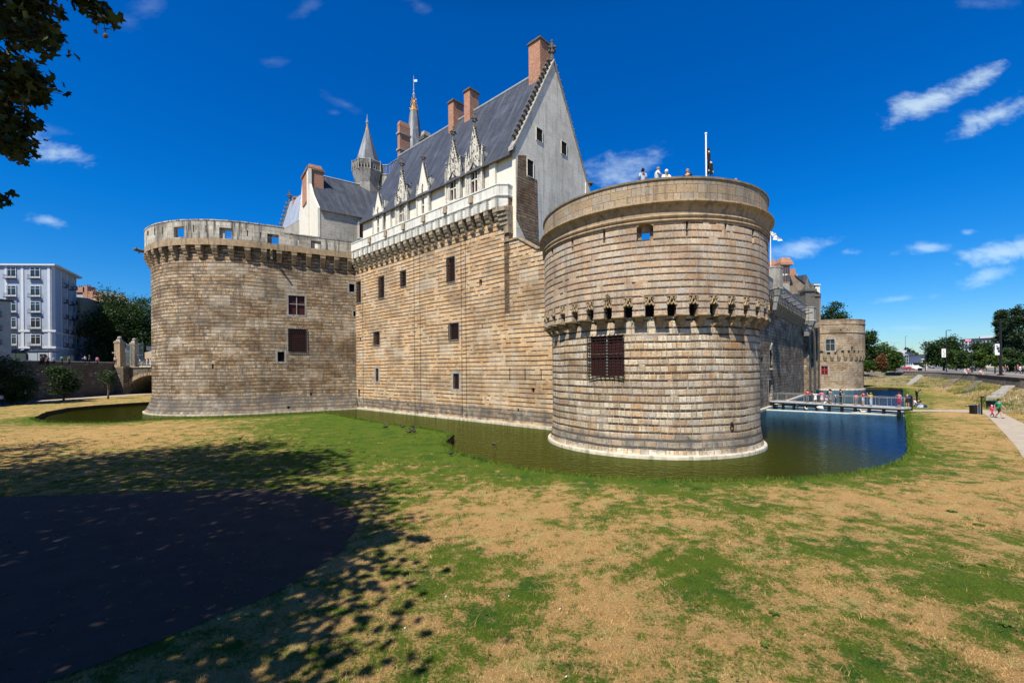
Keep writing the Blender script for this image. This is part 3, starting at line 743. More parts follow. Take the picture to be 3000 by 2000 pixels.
# right gable
def gable_poly(e=0.0): return [(dF-.02,8)]+[(dF-.02,zE+.1-.2)]+[(d-.12-e*.0, z+.22) for d, z in prof[2:]]+[(2*dM-d+.12, z+.22) for d, z in prof[2:-1]][::-1]+[(dB+.02,zE-.1),(dB+.02,8)]
pg_ = gable_poly()
gops = []
for u0,v0,u1,v1 in ((1571,378,1588,414),(1644,417,1659,453),(1544,470,1561.5,518)):
    d0, z1 = hit_s(u0,(v0+v1)/2,sE); d1, _ = hit_s(u1,(v0+v1)/2,sE); z0 = hit_s((u0+u1)/2,v1,sE)[1]; z1 = hit_s((u0+u1)/2,v0,sE)[1]; gops.append((d0,d1,z0,z1))
mb = MB(); mb.prism([L(sE-.45,d,z) for d, z in pg_], L(.45,0,0)-L(0,0,0)); gab = mb.build('gable_wall', M['gable'], pal)
# windows on the gable: dark recess boxes cut by framing pieces standing proud
for d0,d1,z0,z1 in gops:
    mb = MB(); mb.prism([L(sE+.004,d0,z0),L(sE+.004,d1,z0),L(sE+.004,d1,z1),L(sE+.004,d0,z1)], L(.01,0,0)-L(0,0,0)); wo = mb.build('window', M['dark'], gab)
    mb = MB(); e = .05
    for a,b,c,dd in ((d0-e,d0,z0-e,z1+e),(d1,d1+e,z0-e,z1+e),(d0,d1,z1,z1+e),(d0,d1,z0-e,z0)):
        mb.prism([L(sE,a,c),L(sE,b,c),L(sE,b,dd),L(sE,a,dd)], L(.07,0,0)-L(0,0,0))
    mb.build('frame', M['gable'], wo)
pr = [hit_s(u, v, sE) for u, v in ((1517,455),(1541,456),(1541,518),(1573,527),(1574,590),(1578,725),(1572,735),(1540,700),(1512,640),(1514,560))]
mb = MB(); mb.prism([L(sE+.0,d,z) for d, z in pr], L(.035,0,0)-L(0,0,0)); mb.build('rubble_patch', M['rubble'], gab)
# sloping gable coping with crockets and finial
def crocket_mb(k=1.0):
    mb = MB(); mb.tube([(0,0,-.05*k),(0,.02*k,.12*k),(0,.10*k,.24*k),(0,.22*k,.26*k),(0,.26*k,.16*k)], [.10*k,.11*k,.12*k,.10*k,.05*k], 6)
    mb.ball((.09*k,.14*k,.2*k), .08*k, 5); mb.ball((-.09*k,.14*k,.2*k), .08*k, 5); return mb
mb = MB()
for sg in (1,-1):
    pts = [(dM-(dM-d+.15)*sg, z+.28) for d, z in prof[1:]]; pts[-1] = (dM, zR+.45)
    for (a0,z0_),(a1,z1_) in zip(pts[:-1], pts[1:]):
        mb.prism([L(sE-.5,a0,z0_-.28),L(sE-.5,a1,z1_-.28),L(sE-.5,a1,z1_+.02),L(sE-.5,a0,z0_+.02)], L(.62,0,0)-L(0,0,0))
cop = mb.build('gable_coping', M['greystone'], gab)
cro = crocket_mb(1.35).build('crocket', M['darkstone'], gab, origin=(0,0,0)); fst = True
nC = 17
for sg in (1,-1):
    for i in range(nC):
        t = (i+.4)/nC; zz = zE+.7+(zR-.2-zE-.7)*t
        for (a0,z0_),(a1,z1_) in zip(prof[:-1], prof[1:]):
            if z0_ <= zz <= z1_: dd = a0+(a1-a0)*(zz-z0_)/(z1_-z0_)
        dd -= .15; d = dM-(dM-dd)*sg
        o = cro if fst else cro.copy()
        if not fst: link(o)
        fst = False; o.parent = gab; q = L(sE-.2, d, zz+.42); w = wloc(gab); o.location = q-w
        out = GD*(-sg); o.rotation_euler = (0,0,math.atan2(out.y,out.x)-PI/2)
def finial(mb, p, k=1.0):
    mb.tube([p, p+Vector((0,0,.5*k)), p+Vector((0,0,.62*k)), p+Vector((0,0,1.5*k))], [.16*k,.10*k,.2*k,.07*k], 6)
    for a in range(4):
        d = Vector((math.cos(a*PI/2+.7), math.sin(a*PI/2+.7), 0))
        mb.tube([p+Vector((0,0,.85*k)), p+d*.25*k+Vector((0,0,.95*k)), p+d*.42*k+Vector((0,0,.82*k))], [.09*k,.12*k,.08*k], 5)
    mb.ball(p+Vector((0,0,1.15*k)), .14*k, 6); mb.ball(p+Vector((0,0,1.5*k)), .12*k, 6)
mb = MB(); finial(mb, L(sE-.2,dM,zR+.4), 1.35); mb.build('finial', M['darkstone'], gab)
mb = MB(); mb.prism([L(sE-.6,dB-.3,24.0),L(sE+.1,dB-.3,24.0),L(sE+.1,dB+.55,24.0),L(sE-.6,dB+.55,24.0)], (0,0,1.9)); mb.build('kneeler', M['gable'], gab)
mb = MB(); q = L(sE,dB+.5,0); mb.box((q.x,q.y,26.0),(.8,.8,.25)); mb.tube([L(sE-.1,dB+.5,23.9),L(sE,dB+1.0,23.6),L(sE+.05,dB+1.5,23.75)],[.22,.2,.12],6); mb.ball(L(sE,dB+1.1,23.75),.28,6); mb.build('gargoyle', M['darkstone'], gab)
# dormers
def dormer(u0, u1, vsill, vhead, vtop, large, uw=None):
    um = (u0+u1)/2; d = dF-.32
    s0 = hit_d(u0,500,d)[0]; s1 = hit_d(u1,500,d)[0]; sc = (s0+s1)/2; w = s1-s0
    zb = hit_d(um,vsill,d)[1]; zh = hit_d(um,vhead,d)[1]; zt = hit_d(um,vtop,d)[1]
    dm = thing_part('dormer', pal)
    ww = (.98 if large else .50); zg = zh+.45
    za = zt-1.25                      # gable apex under the finial
    mb = MB(); T = L(0,.42,0)-L(0,0,0)
    def pl(pts): mb.prism([L(sc+x,d,z) for x, z in pts], T)
    pl([(-w/2+.18,20.6),(-ww/2,20.6),(-ww/2,zh),(-w/2+.18,zh)]); pl([(ww/2,20.6),(w/2-.18,20.6),(w/2-.18,zh),(ww/2,zh)]); pl([(-ww/2,20.6),(ww/2,20.6),(ww/2,zb),(-ww/2,zb)])
    pl([(-w/2+.18,zh),(w/2-.18,zh),(w/2-.22,zg+.2),(w*.20,zg+(za-zg)*.52),(0,za),(-w*.20,zg+(za-zg)*.52),(-w/2+.22,zg+.2)])
    for sg in (-1,1):                 # cheeks back into the roof
        mb.prism([L(sc+sg*(w/2-.30),d+.3,20.6),L(sc+sg*(w/2-.30),d+1.6,20.6),L(sc+sg*(w/2-.30),d+1.6,zE+1.6),L(sc+sg*(w/2-.30),d+.3,zE+1.6)], L(.12*sg,0,0)-L(0,0,0))
    body = mb.build('front', M['ornate'] if large else M['white'], dm)
    mb = MB(); mb.prism([L(sc-ww/2-.02,d+.3,zb),L(sc+ww/2+.02,d+.3,zb),L(sc+ww/2+.02,d+.3,zh),L(sc-ww/2-.02,d+.3,zh)], L(0,.03,0)-L(0,0,0)); mb.build('window', M['darkred'], dm)
    mb = MB(); hh = zh-zb
    def bx(x,z,sx,sz,dd=.1,sy=.12):
        mb.prism([L(sc+x-sx/2,d+dd,z-sz/2),L(sc+x+sx/2,d+dd,z-sz/2),L(sc+x+sx/2,d+dd,z+sz/2),L(sc+x-sx/2,d+dd,z+sz/2)], L(0,sy,0)-L(0,0,0))
    if large: bx(0,zb+hh/2,.11,hh)
    bx(0,zb+hh*.54,ww,.11)
    bx(0,zb-.06,ww+.3,.14,-.1,.2)
    mb.build('mullion', M['white'], dm)
    # roof of the dormer running back into the slope
    zrd = zg+(za-zg)*.60; mb = MB()
    def dep(z):
        for (a0,z0_),(a1,z1_) in zip(prof[:-1], prof[1:]):
            if z0_ <= z <= z1_: return a0+(a1-a0)*(z-z0_)/(z1_-z0_)
        return dM
    for sg in (-1,1):
        e = w/2-.05; mb.face([L(sc,d+.35,zrd),L(sc,dep(zrd)+.1,zrd),L(sc+sg*e,dep(zE+.6)+.1,zE+.6),L(sc+sg*e,d+.35,zE+.6)], [(0,3),(2,3),(2,0),(0,0)])
    mb.build('dormer_roof', M['slate'], dm)
    mb = MB(); mb.tube([L(sc,d+.35,zrd+.03),L(sc,dep(zrd)+.1,zrd+.03)], .07, 5); mb.build('ridge_cap', M['zinc'], dm)
    # pinnacles, crockets and carving
    mb = MB()
    for sg in (-1,1):
        x = sg*(w/2-.14); zz = zg+(.5 if large else .2)
        p = [L(sc+x-.13,d-.08,zb-.4),L(sc+x+.13,d-.08,zb-.4),L(sc+x+.13,d+.2,zb-.4),L(sc+x-.13,d+.2,zb-.4)]; mb.prism(p,(0,0,zz-zb+.4))
        b0 = L(sc+x,d+.05,zz); mb.tube([b0, b0+Vector((0,0,1.1))], [.17,.03], 5)
        for k in range(3): mb.ball(b0+Vector((random.uniform(-.1,.1),-.08,.15+.3*k)), .09, 5)
        mb.build('pinnacle', M['ornate'], dm); mb = MB()
    mb = MB(); edge = [(w/2-.22,zg+.2),(w*.20,zg+(za-zg)*.52),(0,za)]
    for sg in (-1,1):
        for i in range(11):
            t = (i+.3)/11; k = t*2; (x0,z0_),(x1,z1_) = (edge[0],edge[1]) if k < 1 else (edge[1],edge[2]); k = k%1
            x = x0+(x1-x0)*k; z = z0_+(z1_-z0_)*k; q = L(sc+sg*(x+.07),d+.12,z)
            mb.ball(q, .13, 5, (1,1,.8)); mb.ball(q+Vector((0,0,.1))+Vector((W1.x,W1.y,0))*sg*.12, .07, 5)
    if large:
        mb.build('crocket_ornament', M['darkstone'], dm); mb = MB()
        for i in range(38):
            t = random.random()**1.3; z = zg+(za-zg)*t*.92; hw = (w/2-.3)*(1-t)**1.1+.03; x = random.uniform(-hw,hw)
            mb.ball(L(sc+x,d-.02,z), random.uniform(.05,.09), 5, (1,1,1.3))
        mb.build('carved_relief', M['darkstone'], dm); mb = MB()
    else: mb.build('crocket_ornament', M['darkstone'], dm); mb = MB(); mb.tube([L(sc,d-.03,zh+.1),L(sc,d-.05,zh+1.5)], [.09,.03], 5); [mb.ball(L(sc+random.uniform(-.14,.14),d-.05,zh+.3+.25*k), .08, 5) for k in range(5)]; mb.build('carved_bud', M['darkstone'], dm); mb = MB()
    for sg in (-1,1): mb.tube([L(sc+sg*(ww/2+.1),d-.05,zh-.05),L(sc+sg*ww/4,d-.07,zh+.22),L(sc,d-.07,zh+.6)], [.05,.06,.04], 5)
    mb.build('hood_mould', M['darkstone'], dm)
    mb = MB(); finial(mb, L(sc,d+.15,za-.1), .95 if large else .8); mb.build('finial', M['darkstone'], dm)
def thing_part(name, parent):
    o = bpy.data.objects.new(name, None); link(o); o.parent = parent; return o
dormer(1363,1414,566,492,332,True); dormer(1304,1349,588,520,372,True); dormer(1219,1257,628,576,444,False); dormer(1157,1193,652,600,466,True); dormer(1091,1122,692,640,536,False)
# palace chimneys
def chimney(uL, uC, uR, vtop, fwd, dzb, mat='brick', name='chimney', cap=True, parent=None, stone=False):
    d = dM-fwd; s1 = hit_d(uC, vtop, d)[0]; s0 = hit_d(uL, vtop, d)[0]; zt = hit_d(uC, vtop, d)[1]
    dd = hit_s(uR, vtop, s1)[0]-d
    mb = MB(); mb.prism([L(s0,d,zR-dzb),L(s1,d,zR-dzb),L(s1,d+dd,zR-dzb),L(s0,d+dd,zR-dzb)], (0,0,zt-.3-(zR-dzb)))
    o = mb.build(name, M[mat], parent or pal)
    mb = MB(); e = .14; mb.prism([L(s0-e,d-e,zt-.3),L(s1+e,d-e,zt-.3),L(s1+e,d+dd+e,zt-.3),L(s0-e,d+dd+e,zt-.3)], (0,0,.12)); e = .02
    mb.prism([L(s0-e,d-e,zt-.18),L(s1+e,d-e,zt-.18),L(s1+e,d+dd+e,zt-.18),L(s0-e,d+dd+e,zt-.18)], (0,0,.18)); mb.build('chimney_cap', M['darkstone'], o)
    mb = MB(); e = .08; zf = zR-dzb
    return o
chimney(1548,1582,1614,104,.8,2.2); chimney(1359,1376,1402,254,.7,2.2); chimney(1313,1328,1357,288,.9,2.4)
# ================================================================== WING BEHIND (white gable wall, grey wall, slate roof)
wd = Vector((1800,1300)).normalized(); wn = Vector((wd.y,-wd.x))    # along, outward to camera
def K(s, d, z, o=None): q = Vector((-26.2,61.0))+wd*s-wn*d; return Vector((q.x,q.y,z))
def hitK(u, v, d=0): t, Y, z = hitline(u, v, K(0,d,0).xy, wd); return t, z
wing = thing('castle_wing', 'small wing with grey ashlar wall, white end and slate roof left of the palace', 'building', tuple(K(5,6,12)))
sEw = 7.2; hw = 8.2
zEw = hitK(941,612)[1]; zRw = 35.0
mb = MB(); mb.prism([K(0,0,12),K(sEw,0,12),K(sEw,2*hw,12),K(0,2*hw,12)], (0,0,zEw-12)); mb.build('side_wall', M['greyash'], wing)
mb = MB(); ft = K(0,0,0)-K(.3,0,0)
mb.prism([K(0,-.06,12),K(0,2*hw,12),K(0,2*hw,zEw-3),K(0,hw+1.2,zRw+.2),K(0,hw-.6,zRw+.35),K(0,3.2,zEw+2.9),K(0,-.06,zEw+.1)], ft*1.0); ew = mb.build('end_wall', M['white'], wing)
mb = MB(); mb.prism([K(.0,hw-3.2,12),K(0,hw-2.2,12),K(0,hw-2.2,zRw),K(0,hw-3.2,zRw-.6)], ft*1.6); mb.build('flue', M['white'], ew)
mb = MB(); pts = [(-.35,zEw-.25),(.6,zEw+.5),(3.0,zEw+2.6),(hw,zRw)]; ln = 0
for (d0,z0),(d1,z1) in zip(pts[:-1],pts[1:]):
    e = math.hypot(d1-d0,z1-z0); mb.face([K(-.1,d0,z0),K(14,d0,z0),K(14,d1,z1),K(-.1,d1,z1)],[(0,ln),(14,ln),(14,ln+e),(0,ln+e)]); ln += e
mb.face([K(14,hw,zRw),K(-.1,hw,zRw),K(-.1,2*hw,zEw),K(14,2*hw,zEw)],[(0,0),(14,0),(14,8),(0,8)])
rw = mb.build('roof', M['slate'], wing)
mb = MB(); mb.tube([K(0,hw,zRw+.05),K(14,hw,zRw+.05)], .14, 6); mb.build('ridge_cap', M['zinc'], rw)
wx0, wz0 = hitK(1053,696); wx1, _ = hitK(1070,696); wz1 = hitK(1061,653)[1]
mb = MB(); mb.prism([K(wx0,-.01,wz0),K(wx1,-.01,wz0),K(wx1,-.01,wz1),K(wx0,-.01,wz1)], wn.to_3d()*.015); wo = mb.build('window', M['darkred'], wing)
mb = MB(); e = .22
for a,b,c,d_ in ((wx0-e,wx0,wz0-e,wz1+e),(wx1,wx1+e,wz0-e,wz1+e),(wx0,wx1,wz1,wz1+e),(wx0,wx1,wz0-e,wz0)): mb.prism([K(a,0,c),K(b,0,c),K(b,0,d_),K(a,0,d_)], wn.to_3d()*.14)
mb.build('frame', M['white'], wo)
sc_, zc_ = hitK(903.6, 466, hw-1.6); 
mb = MB(); d0 = hw-3.0
cx0 = hitK(889,560,d0)[0]; cx1 = hitK(938,520,d0)[0]; zt = hitK(915,480,d0)[1]
mb.prism([K(-.35,d0,27),K(2.2,d0,zRw-2.6),K(2.2,d0+4.4,zRw-2.6),K(-.35,d0+4.4,27)], (0,0,.01)) if False else None
mb.prism([K(-.45,d0,30),K(1.7,d0,30),K(1.7,d0+4.2,30),K(-.45,d0+4.2,30)], (0,0,zt-.9-30)); ch = mb.build('chimney', M['brick'], wing)
mb = MB(); e = .16
mb.prism([K(-.45-e,d0-e,zt-.9),K(1.7+e,d0-e,zt-.9),K(1.7+e,d0+4.2+e,zt-.9),K(-.45-e,d0+4.2+e,zt-.9)], (0,0,.3))
c_ = K(.62,d0+2.1,zt-.3); mb.box((c_.x,c_.y,zt-.28),(2.1,4.2,.75), rot=Matrix(((wd.x,-wn.x,0),(wd.y,-wn.y,0),(0,0,1))), taper=.8); mb.build('chimney_cap', M['brickdark'], ch)
# ---- farther lodging with blue slates and crocketed verge
top = P(849,592,78); bot = P(823,676,76.4)
fl = thing('slate_roofed_lodging', 'pale blue slate roof with blackened crocketed edge and pink chimney behind the broad tower', 'building', (top.x,top.y,12))
dn = bot-top; rg = Vector((W1.x,W1.y,0))*9
mb = MB(); mb.face([top,top+rg,bot+rg,bot],[(0,6),(9,6),(9,0),(0,0)]); back = top+Vector((GD.x,GD.y,0))*3.2+Vector((0,0,-7.5)); mb.face([top,back,back+rg,top+rg],[(0,6),(0,0),(9,0),(9,6)])
rf = mb.build('roof', M['slateb'], fl)
mb = MB(); mb.prism([bot+Vector((0,0,-.05)), back, Vector((back.x,back.y,12)), Vector((bot.x,bot.y,12))], rg); mb.face([top,bot,back]); mb.build('wall', M['greyash'], fl)
mb = MB(); mb.tube([bot,top],[.16,.16],6)
for i in range(7): q = bot.lerp(top,(i+.3)/7); mb.tube([q, q+Vector((-.35,-.1,.22)), q+Vector((-.5,-.1,.45))],[.2,.2,.1],5)
finial(mb, top+Vector((0,0,-.1)), 1.3); mb.build('crocketed_verge', M['darkstone'], rf)
a = P(857,625,76); b = P(870,625,76.0); mb = MB()
mb.prism([a,P(877,640,77),P(888,640,80),P(872,640,81)] and [Vector((a.x,a.y,28)),Vector((b.x+.1,b.y+.2,28)),Vector((b.x+.9,b.y+2.6,28)),Vector((a.x+.8,a.y+2.6,28))], (0,0,P(860,578,76).z-28)); co = mb.build('chimney', M['brick'], fl)
mb = MB(); mb.box(((a.x+b.x)/2+.45,(a.y+b.y)/2+1.4,P(860,578,76).z),(1.5,3,.25)); mb.build('chimney_cap', M['brickdark'], co)
# ================================================================== STAIR TOWER SPIRES
def spire(name, label, uc, ybase, vb, hwpx, vtip, vg0, vg1, rich):
    c = P(uc, vb, ybase); r = hwpx/F*ybase*1.04
    t = thing(name, label, 'spire', (c.x,c.y,20))
    ztip = P(uc,vtip,ybase).z; zg0 = P(uc,vg0,ybase).z; zg1 = P(uc,vg1,ybase).z
    zap = zg1+ (0.3)
    mb = MB(); rg0 = r*(.38 if rich else .16)
    mb.lathe((c.x,c.y,0),[(r,c.z),(r*.93,c.z+.25),(rg0,zg0),(.05,zg0+.3)],8,.06,2*PI+.06); mb.build('spire_roof', M['slate_sp'], t)
    mb = MB(); mb.lathe((c.x,c.y,0),[(rg0*1.12,zg0-.25),(rg0*.95,zg0+.1),(rg0*.6,zg0+.5),(.10,zg1)],8)
    if rich:
        for k in range(4):
            z = zg0+(zg1-zg0)*(k+.2)/4; rr = r*.24*(1-.6*k/4)
            for a in range(6):
                an = a*PI/3+k*.5; mb.tube([(c.x+rr*.5*math.cos(an),c.y+rr*.5*math.sin(an),z),(c.x+rr*1.5*math.cos(an),c.y+rr*1.5*math.sin(an),z+.1),(c.x+rr*1.7*math.cos(an),c.y+rr*1.7*math.sin(an),z+.4)],[.08,.07,.04],4)
    mb.build('gilded_crown', M['gold'], t)
    mb = MB(); hh = ztip-zg1
    mb.tube([(c.x,c.y,zg1-.2),(c.x,c.y,zg1+hh*.12),(c.x,c.y,zg1+hh*.2),(c.x,c.y,ztip)],[.14,.20,.10,.03],8); mb.ball((c.x,c.y,zg1+hh*.12),.26,8); mb.ball((c.x,c.y,zg1+hh*.33),.16,8)
    if rich: mb.box((c.x+.3,c.y,ztip-.9),(.6,.04,.4))
    mb.build('finial', M['zinc'], t)
    return t, c, r
M['slate_sp'] = slate('spire_slate', (.075,.08,.09), (.36,.38,.41), .8)
M['slate_sp'].node_tree.nodes['Principled BSDF'].inputs['Specular IOR Level'].default_value = .9
sp1, c1, r1 = spire('stair_spire','shorter slate spire with small gilded tip above a traceried stone balcony',1077,74,487,37,335,384,362,False)
mb = MB(); zb0 = P(1074,512,74).z; zt0 = P(1074,484,74).z; rb = 43/F*74
mb.lathe((c1.x,c1.y,0),[(rb*.80,P(0,556,74).z-3),(rb*.80,P(1074,545,74).z),(rb*.98,zb0-.3),(rb*1.02,zb0),(rb,zb0+.1)],8,.49,2*PI+.49)
mb.lathe((c1.x,c1.y,0),[(rb,zb0),(rb*.4,zb0+.05)],8,.49,2*PI+.49); mb.build('tower_head', M['greystone'], sp1)
mb = MB(); n_ = 8
for k in range(n_):
    a0 = .49+2*PI*k/n_; a1 = .49+2*PI*(k+1)/n_; q0 = Vector((c1.x+rb*math.cos(a0),c1.y+rb*math.sin(a0),0)); q1 = Vector((c1.x+rb*math.cos(a1),c1.y+rb*math.sin(a1),0))
    for z, r_ in ((zb0+.12,.1),(zt0,.11)): mb.tube([q0+Vector((0,0,z)), q1+Vector((0,0,z))], r_, 5)
    mb.tube([q0+Vector((0,0,zb0)), q0+Vector((0,0,zt0+.25))], .14, 5)
    for j in range(4):
        e0 = q0.lerp(q1,j/4); e1 = q0.lerp(q1,(j+1)/4); m_ = q0.lerp(q1,(j+.5)/4)
        mb.tube([e0+Vector((0,0,zb0)), m_+Vector((0,0,zt0))],.055,4,cap=False); mb.tube([e1+Vector((0,0,zb0)), m_+Vector((0,0,zt0))],.055,4,cap=False); mb.tube([e1+Vector((0,0,zb0)), e1+Vector((0,0,zt0))],.05,4,cap=False)
mb.build('traceried_balustrade', M['greystone'], sp1)
# linking gallery from the balcony to the palace roof
mb = MB(); g0 = P(1112,512,74); g1 = P(1172,490,71)
for z, r_ in ((0,.12),(1.55,.12)): mb.tube([g0+Vector((0,0,z)), g0.lerp(g1,.45)+Vector((0,0,z-.55)), g1+Vector((0,0,z))], r_, 5)
for j in range(15):
    q = g0.lerp(g1,j/14); q.z -= .55*math.sin(min(1,j/6.3)*PI/2) if j < 7 else .55*(14-j)/8; mb.tube([q, q+Vector((0,0,1.55))], .06, 4)
mb.prism([g0+Vector((0,0,-2.6)), g0.lerp(g1,.45)+Vector((0,0,-2.6)), g1+Vector((0,0,-3)), g1, g0.lerp(g1,.45)+Vector((0,0,-.5)), g0], (0,.6,0))
mb.build('gallery', M['greystone'], sp1)
sp2, c2_, r2_ = spire('gilded_spire','taller slate spire with a rich gilded crown and long finial',1214,78,452,29,222,324,286,True)
# brick stack and stone pinnacle block between the spires and the ridge
def freestack(name, label, cat, u0, uc, u1, vt, vb, Y, mat, bands_v, capm):
    a = P(u0,vb,Y); b = P(uc,vb,Y-.2); w = (b-a).length; dpt = (u1-uc)/F*Y*1.25
    t = thing(name, label, cat, (b.x,b.y,a.z))
    d = Vector((W1.x,W1.y,0)); g = Vector((GD.x,GD.y,0)); p0 = b-d*w*1.2
    mb = MB(); zt = P(uc,vt,Y).z; zb = 22
    mb.prism([Vector((p0.x,p0.y,zb)),Vector((b.x,b.y,zb)),Vector((b.x,b.y,zb))+g*dpt,Vector((p0.x,p0.y,zb))+g*dpt], (0,0,zt-zb)); mb.build('shaft', M[mat], t)
    for vv in bands_v:
        z = P(uc,vv,Y).z; mb = MB(); e = .15
        mb.prism([Vector((p0.x,p0.y,z))-d*e-g*e,Vector((b.x,b.y,z))+d*e-g*e,Vector((b.x,b.y,z))+g*(dpt+e)+d*e,Vector((p0.x,p0.y,z))+g*(dpt+e)-d*e],(0,0,.28)); mb.build('band', M[capm], t)
    mb = MB(); ct = (Vector((p0.x,p0.y,zt))+Vector((b.x,b.y,zt))+g*dpt)/2+Vector((0,0,.3)); mb.box(ct,(w*1.25,dpt*1.05,.7),rot=Matrix(((W1.x,GD.x,0),(W1.y,GD.y,0),(0,0,1))),taper=.82); mb.build('cap', M[mat], t)
freestack('chimney_stack','tall banded brown brick chimney stack standing between the two slate spires','chimney',1164,1172,1201,366,500,69.5,'brick',(392,440),'greystone')
freestack('stone_turret','square grey stone turret with a flat moulded top just right of the gilded spire','turret',1231,1243,1264,395,470,71,'greystone',(402,408),'darkstone')
# ================================================================== RIGHT-HAND CURTAIN AND FAR TOWER
M['far'] = masonry('far_curtain_masonry', .42, .2, .5, wob=.05, patch=(.8,(.5,.45,.4),(.4,.34,.26)), crack=.8, pale=[(.30,.22,.145),(.24,.18,.12),(.36,.28,.19),(.17,.135,.10)], mortar=(.36,.29,.20), mw=.014, stain=.5, streak=.35, gap=.3, bump=1.2)
M['farT'] = masonry('far_tower_masonry', .40, .2, .55, wob=.04, patch=(.7,(.6,.5,.42),(.45,.38,.28)), pale=[(.47,.33,.20),(.42,.31,.20),(.54,.42,.28),(.34,.27,.19)], mortar=(.50,.40,.28), mw=.012, stain=.4, streak=.35, gap=.25, bump=.7)
Ra = G(2225,1204,-.5).xy; Rb = G(2399,1142.5,-.5).xy; rd = (Rb-Ra).normalized()
st = Ra-rd*24.5; en = Rb+rd*1.0
pr_ = Path([st, en]); lr = pr_.len
rc = thing('rear_curtain_wall', 'dark grazing-lit stone wall with machicolations running back from the moat tower to the far tower', 'wall', (Ra.x,Ra.y,-.5))
zc0 = 13.3
ro = [(*pr_.rect(2252,1112,2262,1172),.5), (*pr_.rect(2229,1047,2236,1058),.3), (*pr_.rect(2274,1049,2278,1060),.3), (*pr_.rect(2312,1050,2315,1061),.3), (*pr_.rect(2342,1056,2344,1064),.3), (*pr_.rect(2254,1016,2262,1078),.35)]
mb = MB(); wall_grid(mb, pr_, bands(-.3, zc0, .42, .2, .05), ro); rw_ = mb.build('wall', M['far'], rc)
for i, o in enumerate(ro): 
    wo = window(rw_, pr_, o, pane='dark', frame=.14 if i in (0,5) else None)
    if i == 0: wo.name = 'postern_door'
fr = Frame(pr_, (ro[5][0]+ro[5][1])/2); mb = MB(); mb.box(fr.w(0,.15,ro[5][2]-.1),(1.4,.5,.2),rot=fr.R); mb.tube([fr.w(-.5,.05,ro[5][3]-.4),fr.w(0,.15,ro[5][3]+.5),fr.w(.5,.05,ro[5][3]-.4)],.08,5); mb.build('niche_canopy', M['greystone'], rw_)
cs = []; s = 20.0
sEndP = pr_.hit(2358,900)[0]
while s < sEndP-1: cs.append(s); s += 1.25
corbels(rc, pr_, cs, zc0+.4, M['corbw'], w=.6, proj=.8, h=1.9, n=4, cap=.5)
po = Path([st-Vector((0,0))+pr_.nrm(1)*.8, en-rd*(lr-sEndP)+pr_.nrm(1)*.8, en-rd*(lr-sEndP)-pr_.nrm(1)*1.5])
mb = MB(); wall_grid(mb, po, [(zc0+.38,0),(zc0+.9,0),(zc0+.95,.1),(zc0+1.05,.1),(zc0+1.1,0),(15.7,0),(15.7,.06),(15.82,.06),(15.82,-.5),(14,-.5)]); mb.build('parapet', M['greyash'], rc)
for k, s in enumerate([26+4.5*i for i in range(9)]):
    if s > sEndP: break
    fr = Frame(pr_, s, .85); mb = MB(); mb.tube([fr.w(0,-.3,14.0),fr.w(0,.5,14.1),fr.w(0,1.1,14.15)],[.15,.12,.07],5); mb.ball(fr.w(0,1.0,14.2),.14,5); mb.build('water_spout', M['darkstone'], rc)
def bartizan(u, Y, r, zt, zb):
    c = P(u,900,Y); mb = MB()
    mb.lathe((c.x,c.y,0),[(r*.35,zb-2.6),(r*.55,zb-1.7),(r*.62,zb-1.6),(r*.75,zb-.9),(r*.85,zb-.8),(r,zb-.1),(r*1.06,zb),(r,zb+.15),(r,zt-.2),(r*1.06,zt-.15),(r*1.06,zt)],8,.3,2*PI+.3); mb.build('bartizan', M['greystone'], rc)
qq = pr_.hit(2266,870,.6)
bartizan(2266, qq[2]-.4, 1.05, 17.4, 14.6)
q2 = pr_.hit(2361,930,.6); bartizan(2361, q2[2]-.3, 1.5, 15.4, 12.9)
# latrine buttresses between the bartizan and the far tower
for u0,u1,vt in ((2364,2371,945),(2377,2385,952),(2390,2397,958)):
    a = pr_.hit(u0,1000,.5)[0]; b = pr_.hit(u1,1000,.5)[0]; zt = pr_.hit((u0+u1)/2,vt,.5)[1]; mb = MB(); fr = Frame(pr_, (a+b)/2)
    mb.box(fr.w(0,.35,(zt+0)/2),(max(1.2,b-a),.9,zt),rot=fr.R); mb.build('buttress', M['far'], rc)
p0, p1_ = pr_.pos(16,-.1), pr_.pos(lr,-.1); n_ = pr_.nrm(1)
mb = MB(); mb.prism([(p0.x,p0.y,-.8),(p1_.x,p1_.y,-.8),(p1_.x+n_.x*.5,p1_.y+n_.y*.5,-.8),(p0.x+n_.x*.5,p0.y+n_.y*.5,-.8)],(0,0,.55)); mb.build('footing', M['footing'], rc)
# sloping stone block rising behind the parapet, and the stair roof
a = pr_.hit(2286,880,-.6); mb = MB()
X0 = pr_.pos(a[0]+1,-.8); X1 = pr_.pos(sEndP-1,-.8)
mb.prism([(X0.x,X0.y,14),(X1.x,X1.y,14),(X1.x,X1.y,16.6),(X0.x,X0.y,17.2)], (-n_.x*.6,-n_.y*.6,0)); mb.build('inner_parapet', M['white'], rc)
